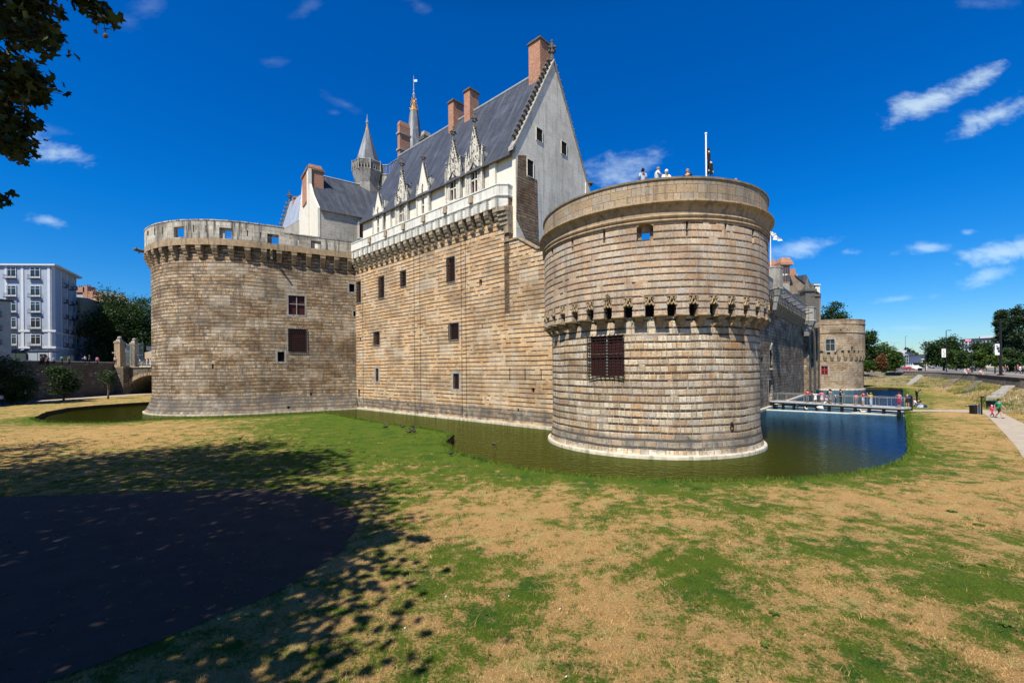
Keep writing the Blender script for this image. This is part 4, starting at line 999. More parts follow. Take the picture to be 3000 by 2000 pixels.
# far tower
R3 = 7.2; d3 = Vector(((2530-1500)/F,1)).normalized(); 
C3 = Vector((.792*(98.2+R3)-1.2757*R3, 98.2+R3)); p3 = Path(circ(C3,R3,PI/2,PI/2+2*PI,90)); p3u = Path(circ(C3,R3+.35,PI/2,PI/2+2*PI,90))
t3 = thing('far_round_tower', 'distant round stone tower with a red framed window low down', 'tower', (C3.x,C3.y,-.5))
o3 = [(*p3.rect(2405,1072,2426,1098),.3)]
mb = MB(); wall_grid(mb, p3, bands(-.3,8.35,.40,.2,.03), o3); w3 = mb.build('wall', M['farT'], t3)
window(w3,p3,o3[0],frame=.25,pane='dark',label='low window with a bright red painted frame')
fr = Frame(p3,(o3[0][0]+o3[0][1])/2); w_=o3[0][1]-o3[0][0]; mb = MB(); z0,z1=o3[0][2:4]
for x,z,sx,sz in ((-w_/2+.1,(z0+z1)/2,.2,z1-z0),(w_/2-.1,(z0+z1)/2,.2,z1-z0),(0,(z0+z1)/2,.22,z1-z0),(0,z1-.1,w_,.2),(0,z0+.1,w_,.2),(0,z0+(z1-z0)*.55,w_,.2)): fr.box(mb,x,-.2,z,sx,.1,sz)
mb.build('red_frame', M['redpaint'], w3)
o3u = [(*p3u.rect(2420,994,2445,1027),.35),(*p3u.rect(2494,1015,2500,1027),.3),(*p3u.rect(2461,964,2465,968),.3),(*p3u.rect(2480,962,2483,967),.3)]
nt = []
k = 0; s = 0; cen = []
a0 = p3u.hit(2402,1045)[0]
for i in range(-2,22): c = a0+1.32*i+.3; cen.append(c); nt.append((c-.3,c+.3,7.05,8.3,.4,'b'))
nt = [o for o in nt if 0 < o[0] and o[1] < p3u.len]
mb = MB(); wall_grid(mb, p3u, [(7.05,0)]+bands(7.06,12.2,.40,.2,.02)[1:]+[(12.25,.15),(12.4,.15),(12.45,.02),(14.1,.02),(14.15,.14),(14.3,.14),(14.35,.04),(15.1,.04),(15.1,.1),(15.25,.1),(15.25,-.5)], o3u+nt); u3 = mb.build('upper_wall', M['farT'], t3)
window(u3,p3u,o3u[0],frame=.3,mull=(2,(.6,)),pane='glass')
for o in o3u[1:]: window(u3,p3u,o,pane='dark')
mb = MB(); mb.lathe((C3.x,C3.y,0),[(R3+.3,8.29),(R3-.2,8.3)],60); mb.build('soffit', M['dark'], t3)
mids3 = [c+.66 for c in cen if 0 < c+.66 < p3u.len]
corbels(t3, p3, [m_*R3/(R3+.35) for m_ in mids3], 7.07, M['corbw'], w=.62, proj=.38, h=1.0, n=3, cap=.25)
mb = MB(); mb.lathe((C3.x,C3.y,0),[(R3,-.7),(R3+.4,-.7),(R3+.38,-.25),(R3,-.2)],60); mb.build('footing', M['footing'], t3)
mb = MB(); mb.lathe((C3.x,C3.y,0),[(0.01,14.9),(R3,14.9)],40); mb.build('roof_deck', M['corb'], t3)
# brown gabled lodging with brick chimneys behind the right-hand wall
bl = thing('brown_lodging', 'old brown rendered house with tall ornate brick chimneys behind the rear wall', 'building', tuple(P(2360,1000,88)))
M['render'] = plain('old_brown_render', (.27,.21,.15), .95, .4, 1.2, .3, streak=.35)
def PX(pts, Y, ext, mat, name, parent): mb = MB(); mb.prism([P(u,v,Y) for u,v in pts], ext); return mb.build(name, M[mat], parent)
bw = PX([(2313,808),(2334,808),(2392,852),(2405,864),(2404,960),(2313,960)],88,(2.5,8,0),'render','gable_wall',bl)
mb = MB(); a = P(2330,808,87.8); b = P(2406,865,87.6); e = Vector((2.6,8.4,0)); mb.prism([a,b,b+Vector((0,0,.22)),a+Vector((0,0,.22))], e); rr = mb.build('roof', M['slate'], bl)
PX([(2337,808),(2362,804),(2386,852),(2392,860)],99,(3,6,0),'slate','rear_roof',rr)
PX([(2314,880),(2314,862),(2358,858),(2360,880)],84,(1,3,0),'slate','lean_to_roof',bl)
PX([(2314,900),(2314,868),(2352,878),(2372,893),(2372,905)],83.2,(1,1,0),'white','low_wall',bl)
def ornate_stack(u0,u1,vt,vs,vb,Y,name='chimney'):
    a = P(u0,vs,Y); b = P(u1,vs,Y); w_ = (b-a).length; g = Vector((.45,.9,0))*w_*.8; zt = P(u0,vt,Y).z; z2 = P(u0,vb,Y).z; mb = MB()
    q = [Vector((a.x,a.y,z2)),Vector((b.x,b.y,z2)),Vector((b.x,b.y,z2))+g,Vector((a.x,a.y,z2))+g]; mb.prism(q,(0,0,zt-1.5-z2)); o = mb.build(name, M['brickdark'], bl)
    c = (a+b+g)/2; mb = MB(); mb.box((c.x,c.y,zt-1.3),(w_*1.2,w_*1.0,.5)); mb.box((c.x,c.y,zt-.6),(w_*1.15,w_*.95,1.1),taper=.62); mb.build('cap', M['brick'], o)
    mb = MB(); zz = a.z
    for k in range(5):
        x = a.lerp(b,(k+.5)/5)
        for r_ in (0,1): zc = zt-2.6-1.5*r_; mb.box((x.x-.01,x.y-.03,zc),(w_/5*.72,.06,1.15))
    mb.build('slate_panels', M['slate'], o)
    mb = MB()
    for k in (.36,.66): x = a.lerp(b,k); mb.tube([(x.x,x.y-.06,z2+(zt-z2)*.32),(x.x,x.y+.05,z2+(zt-z2)*.32)],.22,12)
    mb.build('roundels', M['white'], o)
ornate_stack(2282,2314,753,800,830,86); ornate_stack(2256,2271,759,800,830,88)
PX([(2284,868),(2284,830),(2313,830),(2313,880)],85.5,(1,2,0),'greyash','stack_base',bl)
PX([(2271,802),(2277,784),(2283,784),(2283,830),(2271,830)],89,(1,2,0),'brick','low_stack',bl)
PX([(2314,807),(2314,788),(2330,785),(2331,800),(2336,801),(2336,809)],89,(1,2,0),'brick','end_stack',bl)
for u,v,k in ((2365,850,1.2),(2381,865,1.0)):
    b = P(u,v+40,82); mb = MB(); c = b; s_=k
    mb.box((c.x,c.y,c.z),(1.4*s_,1.4*s_,5)); mb.box((c.x,c.y,c.z+2.4),(1.8*s_,1.8*s_,.4)); mb.tube([(c.x,c.y,c.z+2.5),(c.x,c.y,c.z+4.8)],[.6*s_,.08],6)
    for j in range(4): mb.ball((c.x,c.y,c.z+2.8+.45*j),.5*s_*(1-j*.18),6,(1,1,.5))
    mb.build('dormer_pinnacle', M['darkstone'], bl)
mb = MB(); c = P(2391,838,99); mb.box((c.x,c.y,c.z-1),(1.0,1,2.0)); mb.box((c.x-.2,c.y,c.z+.2),(1.5,1.4,.25)); mb.build('white_dormer', M['white'], rr)
# ================================================================== GROUND, MOAT, WATER
EDGE = [(96,1224),(99,1230),(140,1236),(219,1238.7),(329,1237.6),(439,1230),(548,1225),(713,1222),(877,1214),(940,1210.5),(968,1211),(1031,1224),(1109,1237.5),(1193,1248),(1266,1258),(1329,1271.5),
        (1303,1294),(1310,1306),(1344,1326),(1423,1350),(1527,1373),(1632,1386.5),(1789,1400),(1946,1407),(2100,1409.5),(2240,1405),(2371,1399),(2501,1387),(2590,1368),(2636,1350),(2664,1328),(2663,1300),(2661,1270),(2656,1230),(2652,1199),(2649,1165),(2647,1141),(2643,1138),(2602,1135.5),(2531,1134)]
EP = [G(u,v).xy for u,v in EDGE]
g441 = [G(u,v).xy for u,v in ((441,1176.5),(365,1181),(282,1186.5),(199,1194),(133,1206))]
moat = EP+[Vector((100,118)),Vector((92,126)),Vector((40,120)),Vector((-20,115)),Vector((-45,84))]+g441
MN = np.array([[p.x,p.y] for p in moat]); 
def in_poly(P_, poly):
    x, y = P_[:,0], P_[:,1]; ins = np.zeros(len(P_), bool); n = len(poly)
    for i in range(n):
        x0,y0 = poly[i]; x1,y1 = poly[(i+1)%n]
        c = ((y0 > y) != (y1 > y)); xi = (x1-x0)*(y-y0)/(y1-y0+1e-12)+x0; ins ^= c & (x < xi)
    return ins
def d_poly(P_, poly, closed=True):
    best = np.full(len(P_), 1e9); n = len(poly)
    for i in range(n if closed else n-1):
        a = poly[i]; b = poly[(i+1)%n]; ab = b-a; t_ = np.clip(((P_-a)@ab)/(ab@ab+1e-12),0,1); q = a+t_[:,None]*ab
        best = np.minimum(best, np.hypot(*(P_-q).T))
    return best
toe = [(2531,1128),(2600,1128.5),(2678,1130),(2765,1142),(2824,1157),(2883,1182),(2925,1205)]
TOE = [G(u,v).xy for u,v in toe]+[Vector((48,36)),Vector((41,27)),Vector((37,18)),Vector((34,6)),Vector((33,-3))]
street_top = [(2531,1088),(2643,1088),(2755,1091),(2862,1096),(2934,1102),(3000,1107.5)]
HP = 2.9
TOP = [G(u,v,HP).xy for u,v in street_top]+[Vector((62,44)),Vector((54,30)),Vector((48,18)),Vector((45,6)),Vector((44,-3))]
# greenness: wet edge, hand surveyed green and bare patches
GREEN = [(2040,1640,1.3,.9),(2050,1690,1.2,.8),(1330,1650,1.3,.55),(1450,1690,1.5,.5),(1560,1690,1.2,.4),(2780,1700,1.4,.65),(2900,1730,1.2,.5),(2480,1620,1.0,.4),(2250,1500,1.8,.3),(1300,1860,.8,.6),(1450,1780,.8,.45),(2300,1580,1.2,.3),(2700,1560,1.5,.4),
         (1100,1330,6,.45),(1000,1280,5,.5),(1250,1400,3,.35),(1150,1300,5,.4),(950,1240,7,.7),(850,1240,7,.5),(1180,1250,5,.8),(1500,1400,2.5,.3),(1180,1470,1.8,.4),(950,1370,4,.2),(2050,1480,2,.3),(1750,1520,1.6,.28),(1650,1540,1.3,.2),(2600,1900,1.0,.5),(2450,1920,.9,.4),(1950,1950,.8,.4),(2850,1620,1.2,.25),(1330,1950,.6,.5),
         (2640,1125,9,.6),(2800,1165,5,.5),(2560,1127,12,.5),(2880,1190,2.5,.6)]
TAN = [(2720,1250,5,.5),(2850,1300,4,.5),(2900,1500,3,.35),(2740,1213,3,.5),(2300,1450,2.5,.3),(1500,1480,2.5,.35),(1560,1570,2.5,.35),(1600,1640,1.5,.3),(1700,1750,1.4,.3),(700,1260,9,.25),(300,1285,8,.3),(100,1270,8,.25),(500,1270,8,.1),(2500,1460,2.5,.3),(2900,1420,3,.3),(1350,1480,2,.25),(2000,1880,1,.3),(1350,1890,.6,.4),(2060,1560,1.5,.2),(2750,1190,4,.35),(2850,1215,3,.4),(2450,1750,1.3,.3),(1050,1380,3,.15)]
def greenness(P_):
    d = d_poly(P_, MN[:len(EP)], False); dist = np.hypot(P_[:,0],P_[:,1])
    g = .47+.68*np.exp(-(d/1.7)**1.3)
    g += .18*np.exp(-((P_[:,0]+12)/14)**2)*np.clip((dist-14)/12,0,1)
    for lst, sg in ((GREEN,1),(TAN,-1)):
        for u,v,r,k in lst:
            c = G(u,v); wr = np.hypot(P_[:,0]-c.x,(P_[:,1]-c.y)); g += .5*sg*k*np.exp(-(wr/r)**2)
    return g
X, Y_ = np.meshgrid(np.arange(-34,46,.8), np.arange(2,46,.8)); near = np.c_[X.ravel(),Y_.ravel()]
X, Y_ = np.meshgrid(np.arange(-140,150,3.5), np.arange(2,160,3.5)); far = np.c_[X.ravel(),Y_.ravel()]; far = far[~((far[:,0]>-35)&(far[:,0]<47)&(far[:,1]<47))]
gp = np.r_[near,far]; gp += RNG.uniform(-.15,.15,gp.shape)
outer = np.array([(-400,-60),(400,-60),(400,500),(-400,500)],float)
dd = d_poly(gp, MN); gp = gp[dd > .35]; ins = in_poly(gp, MN); gp = gp[~ins]
# denser moat outline
mo = []
for i in range(len(MN)):
    a, b = MN[i], MN[(i+1)%len(MN)]; n = max(1, int(np.hypot(*(b-a))/1.2)); mo += [a+(b-a)*k/n for k in range(n)]
mo = np.array(mo); jit = RNG.uniform(-.06,.06,mo.shape); mo = mo+jit
allp = np.r_[mo, outer, gp]; nm = len(mo)
edges = [(i,(i+1)%nm) for i in range(nm)]
res = delaunay_2d_cdt([Vector(p) for p in allp], edges, [], 0, 1e-4)
vv = np.array([[p.x,p.y] for p in res[0]]); ff = np.array(res[2]); cen_ = vv[ff].mean(1); ff = ff[~in_poly(cen_, mo)]
def undul(p): 
    d = d_poly(p, mo); return np.where(d < 1e-3, 0, .015*np.sin(p[:,0]*.35+1)*np.sin(p[:,1]*.42)*np.clip(d/3,0,1))
me = bpy.data.meshes.new('lawn'); me.from_pydata([(p[0],p[1],z_) for p, z_ in zip(vv, undul(vv))], [], [tuple(int(i) for i in f) for f in ff])
at = me.attributes.new('green','FLOAT','POINT'); at.data.foreach_set('value', greenness(vv).astype(np.float32))
t = NT('lawn_turf')
def lawn_color(t, fine=True):
    pos = t.vscale(t.pos(), (1,1,0)); at = t.n('ShaderNodeAttribute', attribute_name='green').outputs['Fac']
    n1 = t.noise(pos, .85, 5, .66, .4); n2 = t.noise(pos, 2.6, 5, .7); n3 = t.noise(pos, 16, 4, .7)
    g = t.m('ADD', at, t.m('MULTIPLY', t.m('SUBTRACT', n1, .5), 2.3)); g = t.m('ADD', g, t.m('MULTIPLY', t.m('SUBTRACT', n2, .5), 2.0)); g = t.m('ADD', g, t.m('MULTIPLY', t.m('SUBTRACT', n3, .5), 1.9))
    dry = t.mix(t.noise(pos, 5, 5, .7), (.37,.215,.078), (.57,.375,.165)); dry = t.mix(t.step(t.noise(pos, 1.1, 4), .5, .72), dry, (.42,.335,.13))
    grn = t.mix(t.noise(pos, 7, 5, .7), (.054,.096,.008), (.130,.182,.021)); grn = t.mix(t.step(t.noise(pos, .8, 3), .45, .7), grn, (.046,.105,.014))
    c = t.mix(t.step(g, .25, .86), dry, grn)
    return c, n3
c, n3 = lawn_color(t); pos = t.pos()
c = t.mix(1.0, c, t.ramp(t.noise(pos, 45, 4, .8), [(.3,.55),(.62,1.15)]), 'MULTIPLY')
c = t.mix(t.step(t.sep(pos)[2], -.04, -.10), c, (.05,.04,.025)) if False else c
M['lawn'] = t.out(c, .95, t.m('ADD', t.noise(pos, 28, 5, .8), t.m('MULTIPLY', n3, .6)), 1.0, .06, spec=.1)
me.materials.append(M['lawn']); lawn = bpy.data.objects.new('lawn', me); link(lawn); tag(lawn, 'dry patchy lawn with a green rim along the moat', kind='structure')
M['bank'] = plain('dark_earth_bank', (.055,.045,.028), .95, .6, 6, .8, dist=.05)
mb = MB()
for i in range(nm):
    a, b = mo[i], mo[(i+1)%nm]; mb.face([(a[0],a[1],-.9),(b[0],b[1],-.9),(b[0],b[1],.0),(a[0],a[1],.0)])
tag(mb.build('moat_bank', M['bank']), kind='structure')
# water
t = NT('moat_water'); pos = t.pos()
n1 = t.noise(t.vscale(pos,(1.0,1.5,1)), 1.9, 2, .5, .6); n2 = t.noise(t.vscale(pos,(1,1.6,1)), 5.5, 2, .5, .3)
water_noise = t.noise(pos, .12, 4, .6)
cw_ = t.mix(water_noise, (.022,.027,.002), (.040,.041,.003)); cw_ = t.mix(t.step(t.m('ADD', t.sep(pos)[0], t.m('MULTIPLY', water_noise, 6.0)), 19, 29), cw_, (.006,.012,.006))  # base colour painted by position, so the right side reads as reflected sky
hgt = t.m('ADD', n1, t.m('MULTIPLY', n2, .4))
bp = t.n('ShaderNodeBump'); bp.inputs['Strength'].default_value = .7; bp.inputs['Distance'].default_value = .07; t.put(bp.inputs['Height'], hgt)
df = t.n('ShaderNodeBsdfDiffuse'); t.put(df.inputs[0], cw_); gl = t.n('ShaderNodeBsdfGlossy'); t.put(gl.inputs[0], t.mix(t.step(t.m('ADD', t.sep(pos)[0], t.m('MULTIPLY', water_noise, 6.0)), 17, 28), (.36,.42,.20), (.20,.44,.74))); gl.inputs['Roughness'].default_value = .05; t.put(gl.inputs['Normal'], bp.outputs[0]); t.put(df.inputs['Normal'], bp.outputs[0])  # gloss tint painted by position: olive for wall reflections, blue for sky
fz = t.n('ShaderNodeFresnel'); fz.inputs[0].default_value = 1.33; t.put(fz.inputs[1], bp.outputs[0]); mx = t.n('ShaderNodeMixShader'); t.put(mx.inputs[0], fz.outputs[0]); t.put(mx.inputs[1], df.outputs[0]); t.put(mx.inputs[2], gl.outputs[0])
o = t.n('ShaderNodeOutputMaterial'); t.put(o.inputs[0], mx.outputs[0]); M['water'] = t.mat
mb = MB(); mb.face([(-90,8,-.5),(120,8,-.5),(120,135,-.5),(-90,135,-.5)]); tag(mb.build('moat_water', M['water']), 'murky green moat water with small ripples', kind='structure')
# far ground
mb = MB(); mb.face([(-5000,-3000,-1),(5000,-3000,-1),(5000,5000,-1),(-5000,5000,-1)]); tag(mb.build('ground', M['path']), kind='structure')
# near asphalt apron under the trees, paths
def sheet(name, pts, mat, z=.012, label=None, n=1):
    mb = MB(); mb.face([(p[0],p[1],z) for p in pts]); return tag(mb.build(name, M[mat]), label, kind='structure')
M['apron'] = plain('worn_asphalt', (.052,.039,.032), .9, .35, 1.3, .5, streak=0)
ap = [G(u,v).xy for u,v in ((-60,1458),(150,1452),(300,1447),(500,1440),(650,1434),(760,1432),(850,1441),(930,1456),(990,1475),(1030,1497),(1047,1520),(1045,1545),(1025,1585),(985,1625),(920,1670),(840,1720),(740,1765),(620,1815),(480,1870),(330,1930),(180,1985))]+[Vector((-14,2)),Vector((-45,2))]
apj = []
for i_ in range(len(ap)):
    a_, b_ = Vector(ap[i_]), Vector(ap[(i_+1)%len(ap)]); n_ = max(1,int((b_-a_).length/.22))
    for k_ in range(n_): q_ = a_.lerp(b_,k_/n_); w_ = mnoise.noise(Vector((q_.x*1.5,q_.y*1.5,4)))*.16+mnoise.noise(Vector((q_.x*7,q_.y*7,4)))*.07; apj.append(q_+Vector((w_,w_*.7)))
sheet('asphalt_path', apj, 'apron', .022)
lp = [G(u,v).xy for u,v in ((-60,1197),(0,1190),(166,1175),(285,1164.5),(330,1162),(441,1155),(480,1152),(480,1149),(441,1152),(330,1157),(285,1160),(166,1168.5),(0,1180),(-60,1186))]
sheet('left_footpath', lp, 'path', .022)
rp = [G(u,v).xy for u,v in ((2655,1205),(2760,1206),(2860,1209),(2883,1211),(2915,1240),(2946,1274),(2975,1306),(2998,1342))]+[Vector((25,13)),Vector((23,2)),Vector((31,2)),Vector((33,13))]+[G(u,v).xy for u,v in ((2998,1240),(2960,1222),(2935,1209),(2920,1203),(2880,1201),(2760,1200.5),(2655,1200.5))]
sheet('right_footpath', rp, 'path', .022)
# right bank: rough slope, dark retaining wall, promenade
t = NT('rough_bank'); pos = t.pos(); n1 = t.noise(pos, .35, 4, .6); n2 = t.noise(pos, 2.5, 5, .75); vo = t.n('ShaderNodeTexVoronoi'); t.put(vo.inputs['Vector'], pos); vo.inputs['Scale'].default_value = 2.4
c = t.ramp(t.m('ADD', t.m('MULTIPLY', n1, .6), t.m('MULTIPLY', n2, .5)), [(.34,(.055,.075,.018)),(.48,(.15,.15,.045)),(.56,(.30,.22,.10)),(.66,(.34,.20,.075)),(.8,(.38,.33,.26))])
c = t.mix(t.step(t.sep(vo.outputs['Color'])[0], .72, .76), c, (.36,.31,.25))
M['slope'] = t.out(c, .95, t.m('ADD', n2, vo.outputs['Distance']), 1.0, .25, spec=.1)
def lerp_chain(A_, B_, n):
    return A_
nT = 60
def resample(pts, n):
    pts = [Vector(p) for p in pts]; d = [0]
    for a, b in zip(pts[:-1], pts[1:]): d.append(d[-1]+(b-a).length)
    out = []
    for i in range(n):
        x = d[-1]*i/(n-1)
        for j in range(len(pts)-1):
            if x <= d[j+1]+1e-9: out.append(pts[j].lerp(pts[j+1], (x-d[j])/(d[j+1]-d[j]))); break
    return out
# pair toe and top points by hand so that the strip keeps its shape
pairs_toe = resample(TOE, nT); pairs_top = resample(TOP, nT)
foot = [b.lerp(a, .10) for a, b in zip(pairs_toe, pairs_top)]
mb = MB(); rows_ = 9
def slp(i, k):
    f = k/rows_; p = pairs_toe[i].lerp(foot[i], f); hz = 1.55*f; nz_ = mnoise.noise(Vector((p.x*.5,p.y*.5,0)))*.22*math.sin(PI*f)
    return (p.x,p.y,hz+nz_+.01)
for i in range(nT-1):
    for k in range(rows_): mb.face([slp(i,k),slp(i,k+1),slp(i+1,k+1),slp(i+1,k)])
tag(mb.build('bank_slope', M['slope'], smooth=True), 'rough slope of dry grass and rubble below the promenade', kind='structure')
M['retain'] = masonry('retaining_wall_stone', .28, 0, .5, pale=[(.16,.13,.10),(.11,.09,.07),(.20,.17,.13)], mortar=(.10,.085,.07), mw=.014, stain=.6, streak=.5, moss=.4, bump=.8)
rt = MB()
for i in range(nT-1):
    a, b, c_, d_ = foot[i], foot[i+1], pairs_top[i+1], pairs_top[i]
    rt.face([(a.x,a.y,1.3),(b.x,b.y,1.3),(c_.x,c_.y,HP-.12),(d_.x,d_.y,HP-.12)])
pw = thing('promenade_retaining_wall', 'long dark retaining wall with a pale coping below the right-hand promenade', 'wall', (pairs_top[20].x,pairs_top[20].y,0))
rt.build('wall', M['retain'], pw); mb = MB()
for i in range(nT-1):
    a, b = pairs_top[i], pairs_top[i+1]; d = (b-a).normalized(); n_ = Vector((d.y,-d.x)); n_ = -n_ if n_.x < 0 else n_
    mb.prism([(a.x-n_.x*.1,a.y-n_.y*.1,HP-.14),(b.x-n_.x*.1,b.y-n_.y*.1,HP-.14),(b.x+n_.x*.45,b.y+n_.y*.45,HP-.14),(a.x+n_.x*.45,a.y+n_.y*.45,HP-.14)], (0,0,.19))
mb.build('coping', M['corb'], pw)
plz = [(p.x+.2,p.y) for p in pairs_top[::-1]]+[(90,175),(60,400),(-200,1200),(3000,3000),(3000,-60),(60,-60)]
sheet('promenade_ground', plz, 'asph', HP)
M['track'] = plain('tram_track_paving', (.34,.27,.20), .9, .15, 1, .2)
rdv = [(2655,1083.0),(2760,1085),(2860,1090),(2940,1095),(3010,1100.5),(3060,1104),(3060,1100),(3010,1097),(2940,1092),(2860,1087.2),(2760,1082),(2655,1080.5)]
sheet('tram_track', [G(u,v,HP).xy for u,v in rdv], 'track', HP+.012)
tl = [(2850,1080),(2990,1080),(3080,1082),(3080,1075.5),(2950,1075),(2860,1076)]
M['drygrass'] = plain('dry_verge', (.32,.27,.10), .95, .5, .8, .5)
sheet('verge', [G(u,v,HP).xy for u,v in ((2895,1079.5),(2990,1085),(3080,1087),(3080,1076),(2960,1074.6),(2850,1075.5))], 'drygrass', HP+.02)
# stone ribs and drain on the slope
def sl_pt(u, v):   # a point on the slope strip by searching its faces
    best = None; dx, dz = ray(u,v)
    for i in range(nT-1):
        for k in range(rows_):
            q = [Vector(slp(i,k)),Vector(slp(i,k+1)),Vector(slp(i+1,k+1)),Vector(slp(i+1,k))]; n = (q[1]-q[0]).cross(q[2]-q[0])
            if n.length < 1e-6: continue
            o = Vector((0,0,H)); d = Vector((dx,1,dz)); den = n.dot(d)
            if abs(den) < 1e-9: continue
            tt = n.dot(q[0]-o)/den; p = o+d*tt
            if tt <= 0: continue
            c_ = sum(q, Vector())/4
            if best is None or (p-c_).length < best[0]: best = ((p-c_).length, p)
    return best[1]
for nm_, lab, pts, wd_, mt in (('stone_drain','low stone kerb of a drain on the slope, farthest rib near the far tower',[(2700,1100),(2665,1128)],1.4,'greystone'),('stone_rib','narrow dark stone rib crossing the slope below the two seated people',[(2805,1112),(2768,1138)],.9,'retain'),('stone_rib','dark stone rib on the slope between the narrow rib and the lidded bin',[(2870,1120),(2832,1150)],.9,'retain'),('stone_ramp','broken stone ramp on the slope just above the black bin',[(2960,1134),(2912,1172)],1.2,'greystone')):
    a, b = sl_pt(*pts[0]), sl_pt(*pts[1]); mb = MB(); d = (b-a).normalized(); sd = Vector((d.y,-d.x,0)).normalized(); k = 9
    for i in range(k):
        q = a.lerp(b,(i+.5)/k); L_ = (b-a).length/k; mb.box(q+Vector((0,0,.08+random.uniform(-.05,.08))), (wd_*random.uniform(.8,1.1), L_*1.02, .5), rot=Matrix(((sd.x,d.x,0),(sd.y,d.y,0),(0,d.z,1))))
    tag(mb.build(nm_, M[mt]), lab, 'rib')
# ================================================================== FOOTBRIDGE
L0 = G(2252,1176.5,.25); L1 = G(2649,1199,.25); bd = (L1-L0); bl_ = bd.length; bdn = bd.normalized(); bn = Vector((-bdn.y,bdn.x,0)); bn = bn if bn.y > 0 else -bn
M['deck'] = plain('grey_bridge_deck', (.40,.41,.42), .6, .2, 3, .1)
fb = thing('footbridge', 'low grey footbridge with thin steel rails crossing the moat', 'footbridge', tuple(L0))
Z = Vector((0,0,1))
mb = MB(); mb.prism([L0,L1,L1+bn*2.2,L0+bn*2.2], Z*.12); mb.build('deck', M['deck'], fb)
mb = MB(); mb.prism([L0-Z*.16-bn*.02,L1-Z*.16-bn*.02,L1-Z*.16+bn*.1,L0-Z*.16+bn*.1], Z*.15); mb.prism([L0-Z*.5+bn*1.2,L1-Z*.5+bn*1.2,L1-Z*.5+bn*1.35,L0-Z*.5+bn*1.35], Z*.12); mb.build('edge_beam', M['black'], fb)
for i in range(11):
    q = L0+bd*(i+.25)/10.7; mb = MB(); mb.prism([q-Z*.75,q+bdn*.22-Z*.75,q+bdn*.22+bn*.3-Z*.75,q+bn*.3-Z*.75], Z*.62); mb.build('leg', M['black'], fb)
for side in (0.05, 2.15):
    mb = MB(); a = L0+bn*side+Z*.12; b = L1+bn*side+Z*.12
    for z, r in ((1.0,.028),(.55,.006),(.3,.006),(.78,.006)): mb.tube([a+Z*z, b+Z*z], r, 4)
    for i in range(14): q = a.lerp(b,i/13); mb.tube([q,q+Z*1.0],.02,4)
    mb.build('handrail', M['steel'], fb)
wb = thing('moat_weir', 'two long pale concrete beams lying at water level under the footbridge', 'weir', tuple(G(2450,1208,-.45)))
for (u0,v0),(u1,v1),w_,z in (((2240,1199),(2649,1217),.45,-.42),((2270,1186),(2649,1205),.3,-.40)):
    a = G(u0,v0,z); b = G(u1,v1,z); d = (b-a).normalized(); n_ = Vector((-d.y,d.x,0)); n_ = n_ if n_.y > 0 else -n_; mb = MB(); mb.prism([a-Z*.2,b-Z*.2,b+n_*w_-Z*.2,a+n_*w_-Z*.2], Z*.22)
    if w_ > .4: mb.prism([b-d*4.6-Z*.2,b-Z*.2,b+n_*1.3-Z*.2,b-d*4.0+n_*1.3-Z*.2], Z*.26)
    mb.build('beam', M['concrete'], wb)
# ================================================================== LEFT: RETAINING WALL, BRIDGE, GATE, HOUSES
HL = 6.3
wl = [G(-150,1200).xy, G(0,1178).xy, G(166,1167).xy, G(285,1159).xy, G(338,1155.5).xy]
pl_ = Path(wl); 
lw = thing('left_retaining_wall', 'long shaded stone retaining wall behind the left lawn, topped by a pale coping', 'wall', (wl[2].x,wl[2].y,0))
M['shadewall'] = masonry('shade_toned_wall', .40, .15, .8, pale=[(.11,.09,.07),(.08,.065,.05),(.14,.115,.09)], dark=[(.04,.035,.03),(.03,.025,.02)], mortar=(.06,.05,.04), mw=.012, stain=.6, streak=.6, moss=.3)  # stone colour darkened to carry the wall's deep shade
tops = []
side = 1 if pl_.nrm(1).y < 0 or pl_.nrm(1).x > 0 else -1
pl_ = Path(wl, side)
def ztop(s): 
    q = pl_.pos(s); return HL+.75
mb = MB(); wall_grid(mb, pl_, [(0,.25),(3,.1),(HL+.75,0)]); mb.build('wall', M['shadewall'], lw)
mb = MB()
for i in range(len(wl)-1):
    a, b = wl[i], wl[i+1]; n_ = pl_.segn[i]; mb.prism([(a.x+n_.x*.08,a.y+n_.y*.08,HL+.75),(b.x+n_.x*.08,b.y+n_.y*.08,HL+.75),(b.x-n_.x*.5,b.y-n_.y*.5,HL+.75),(a.x-n_.x*.5,a.y-n_.y*.5,HL+.75)],(0,0,.14))
mb.build('coping', M['concrete'], lw)
en_ = wl[-1]
YB = en_.y+1.0
sheet('street', [(p.x-.2,p.y) for p in wl]+[(en_.x,YB+.0),(-25,YB),(-25,YB+10),(-60,150),(-60,1500),(-1500,1500),(-1500,-30),(wl[0].x-20,-30)], 'asph', HL)
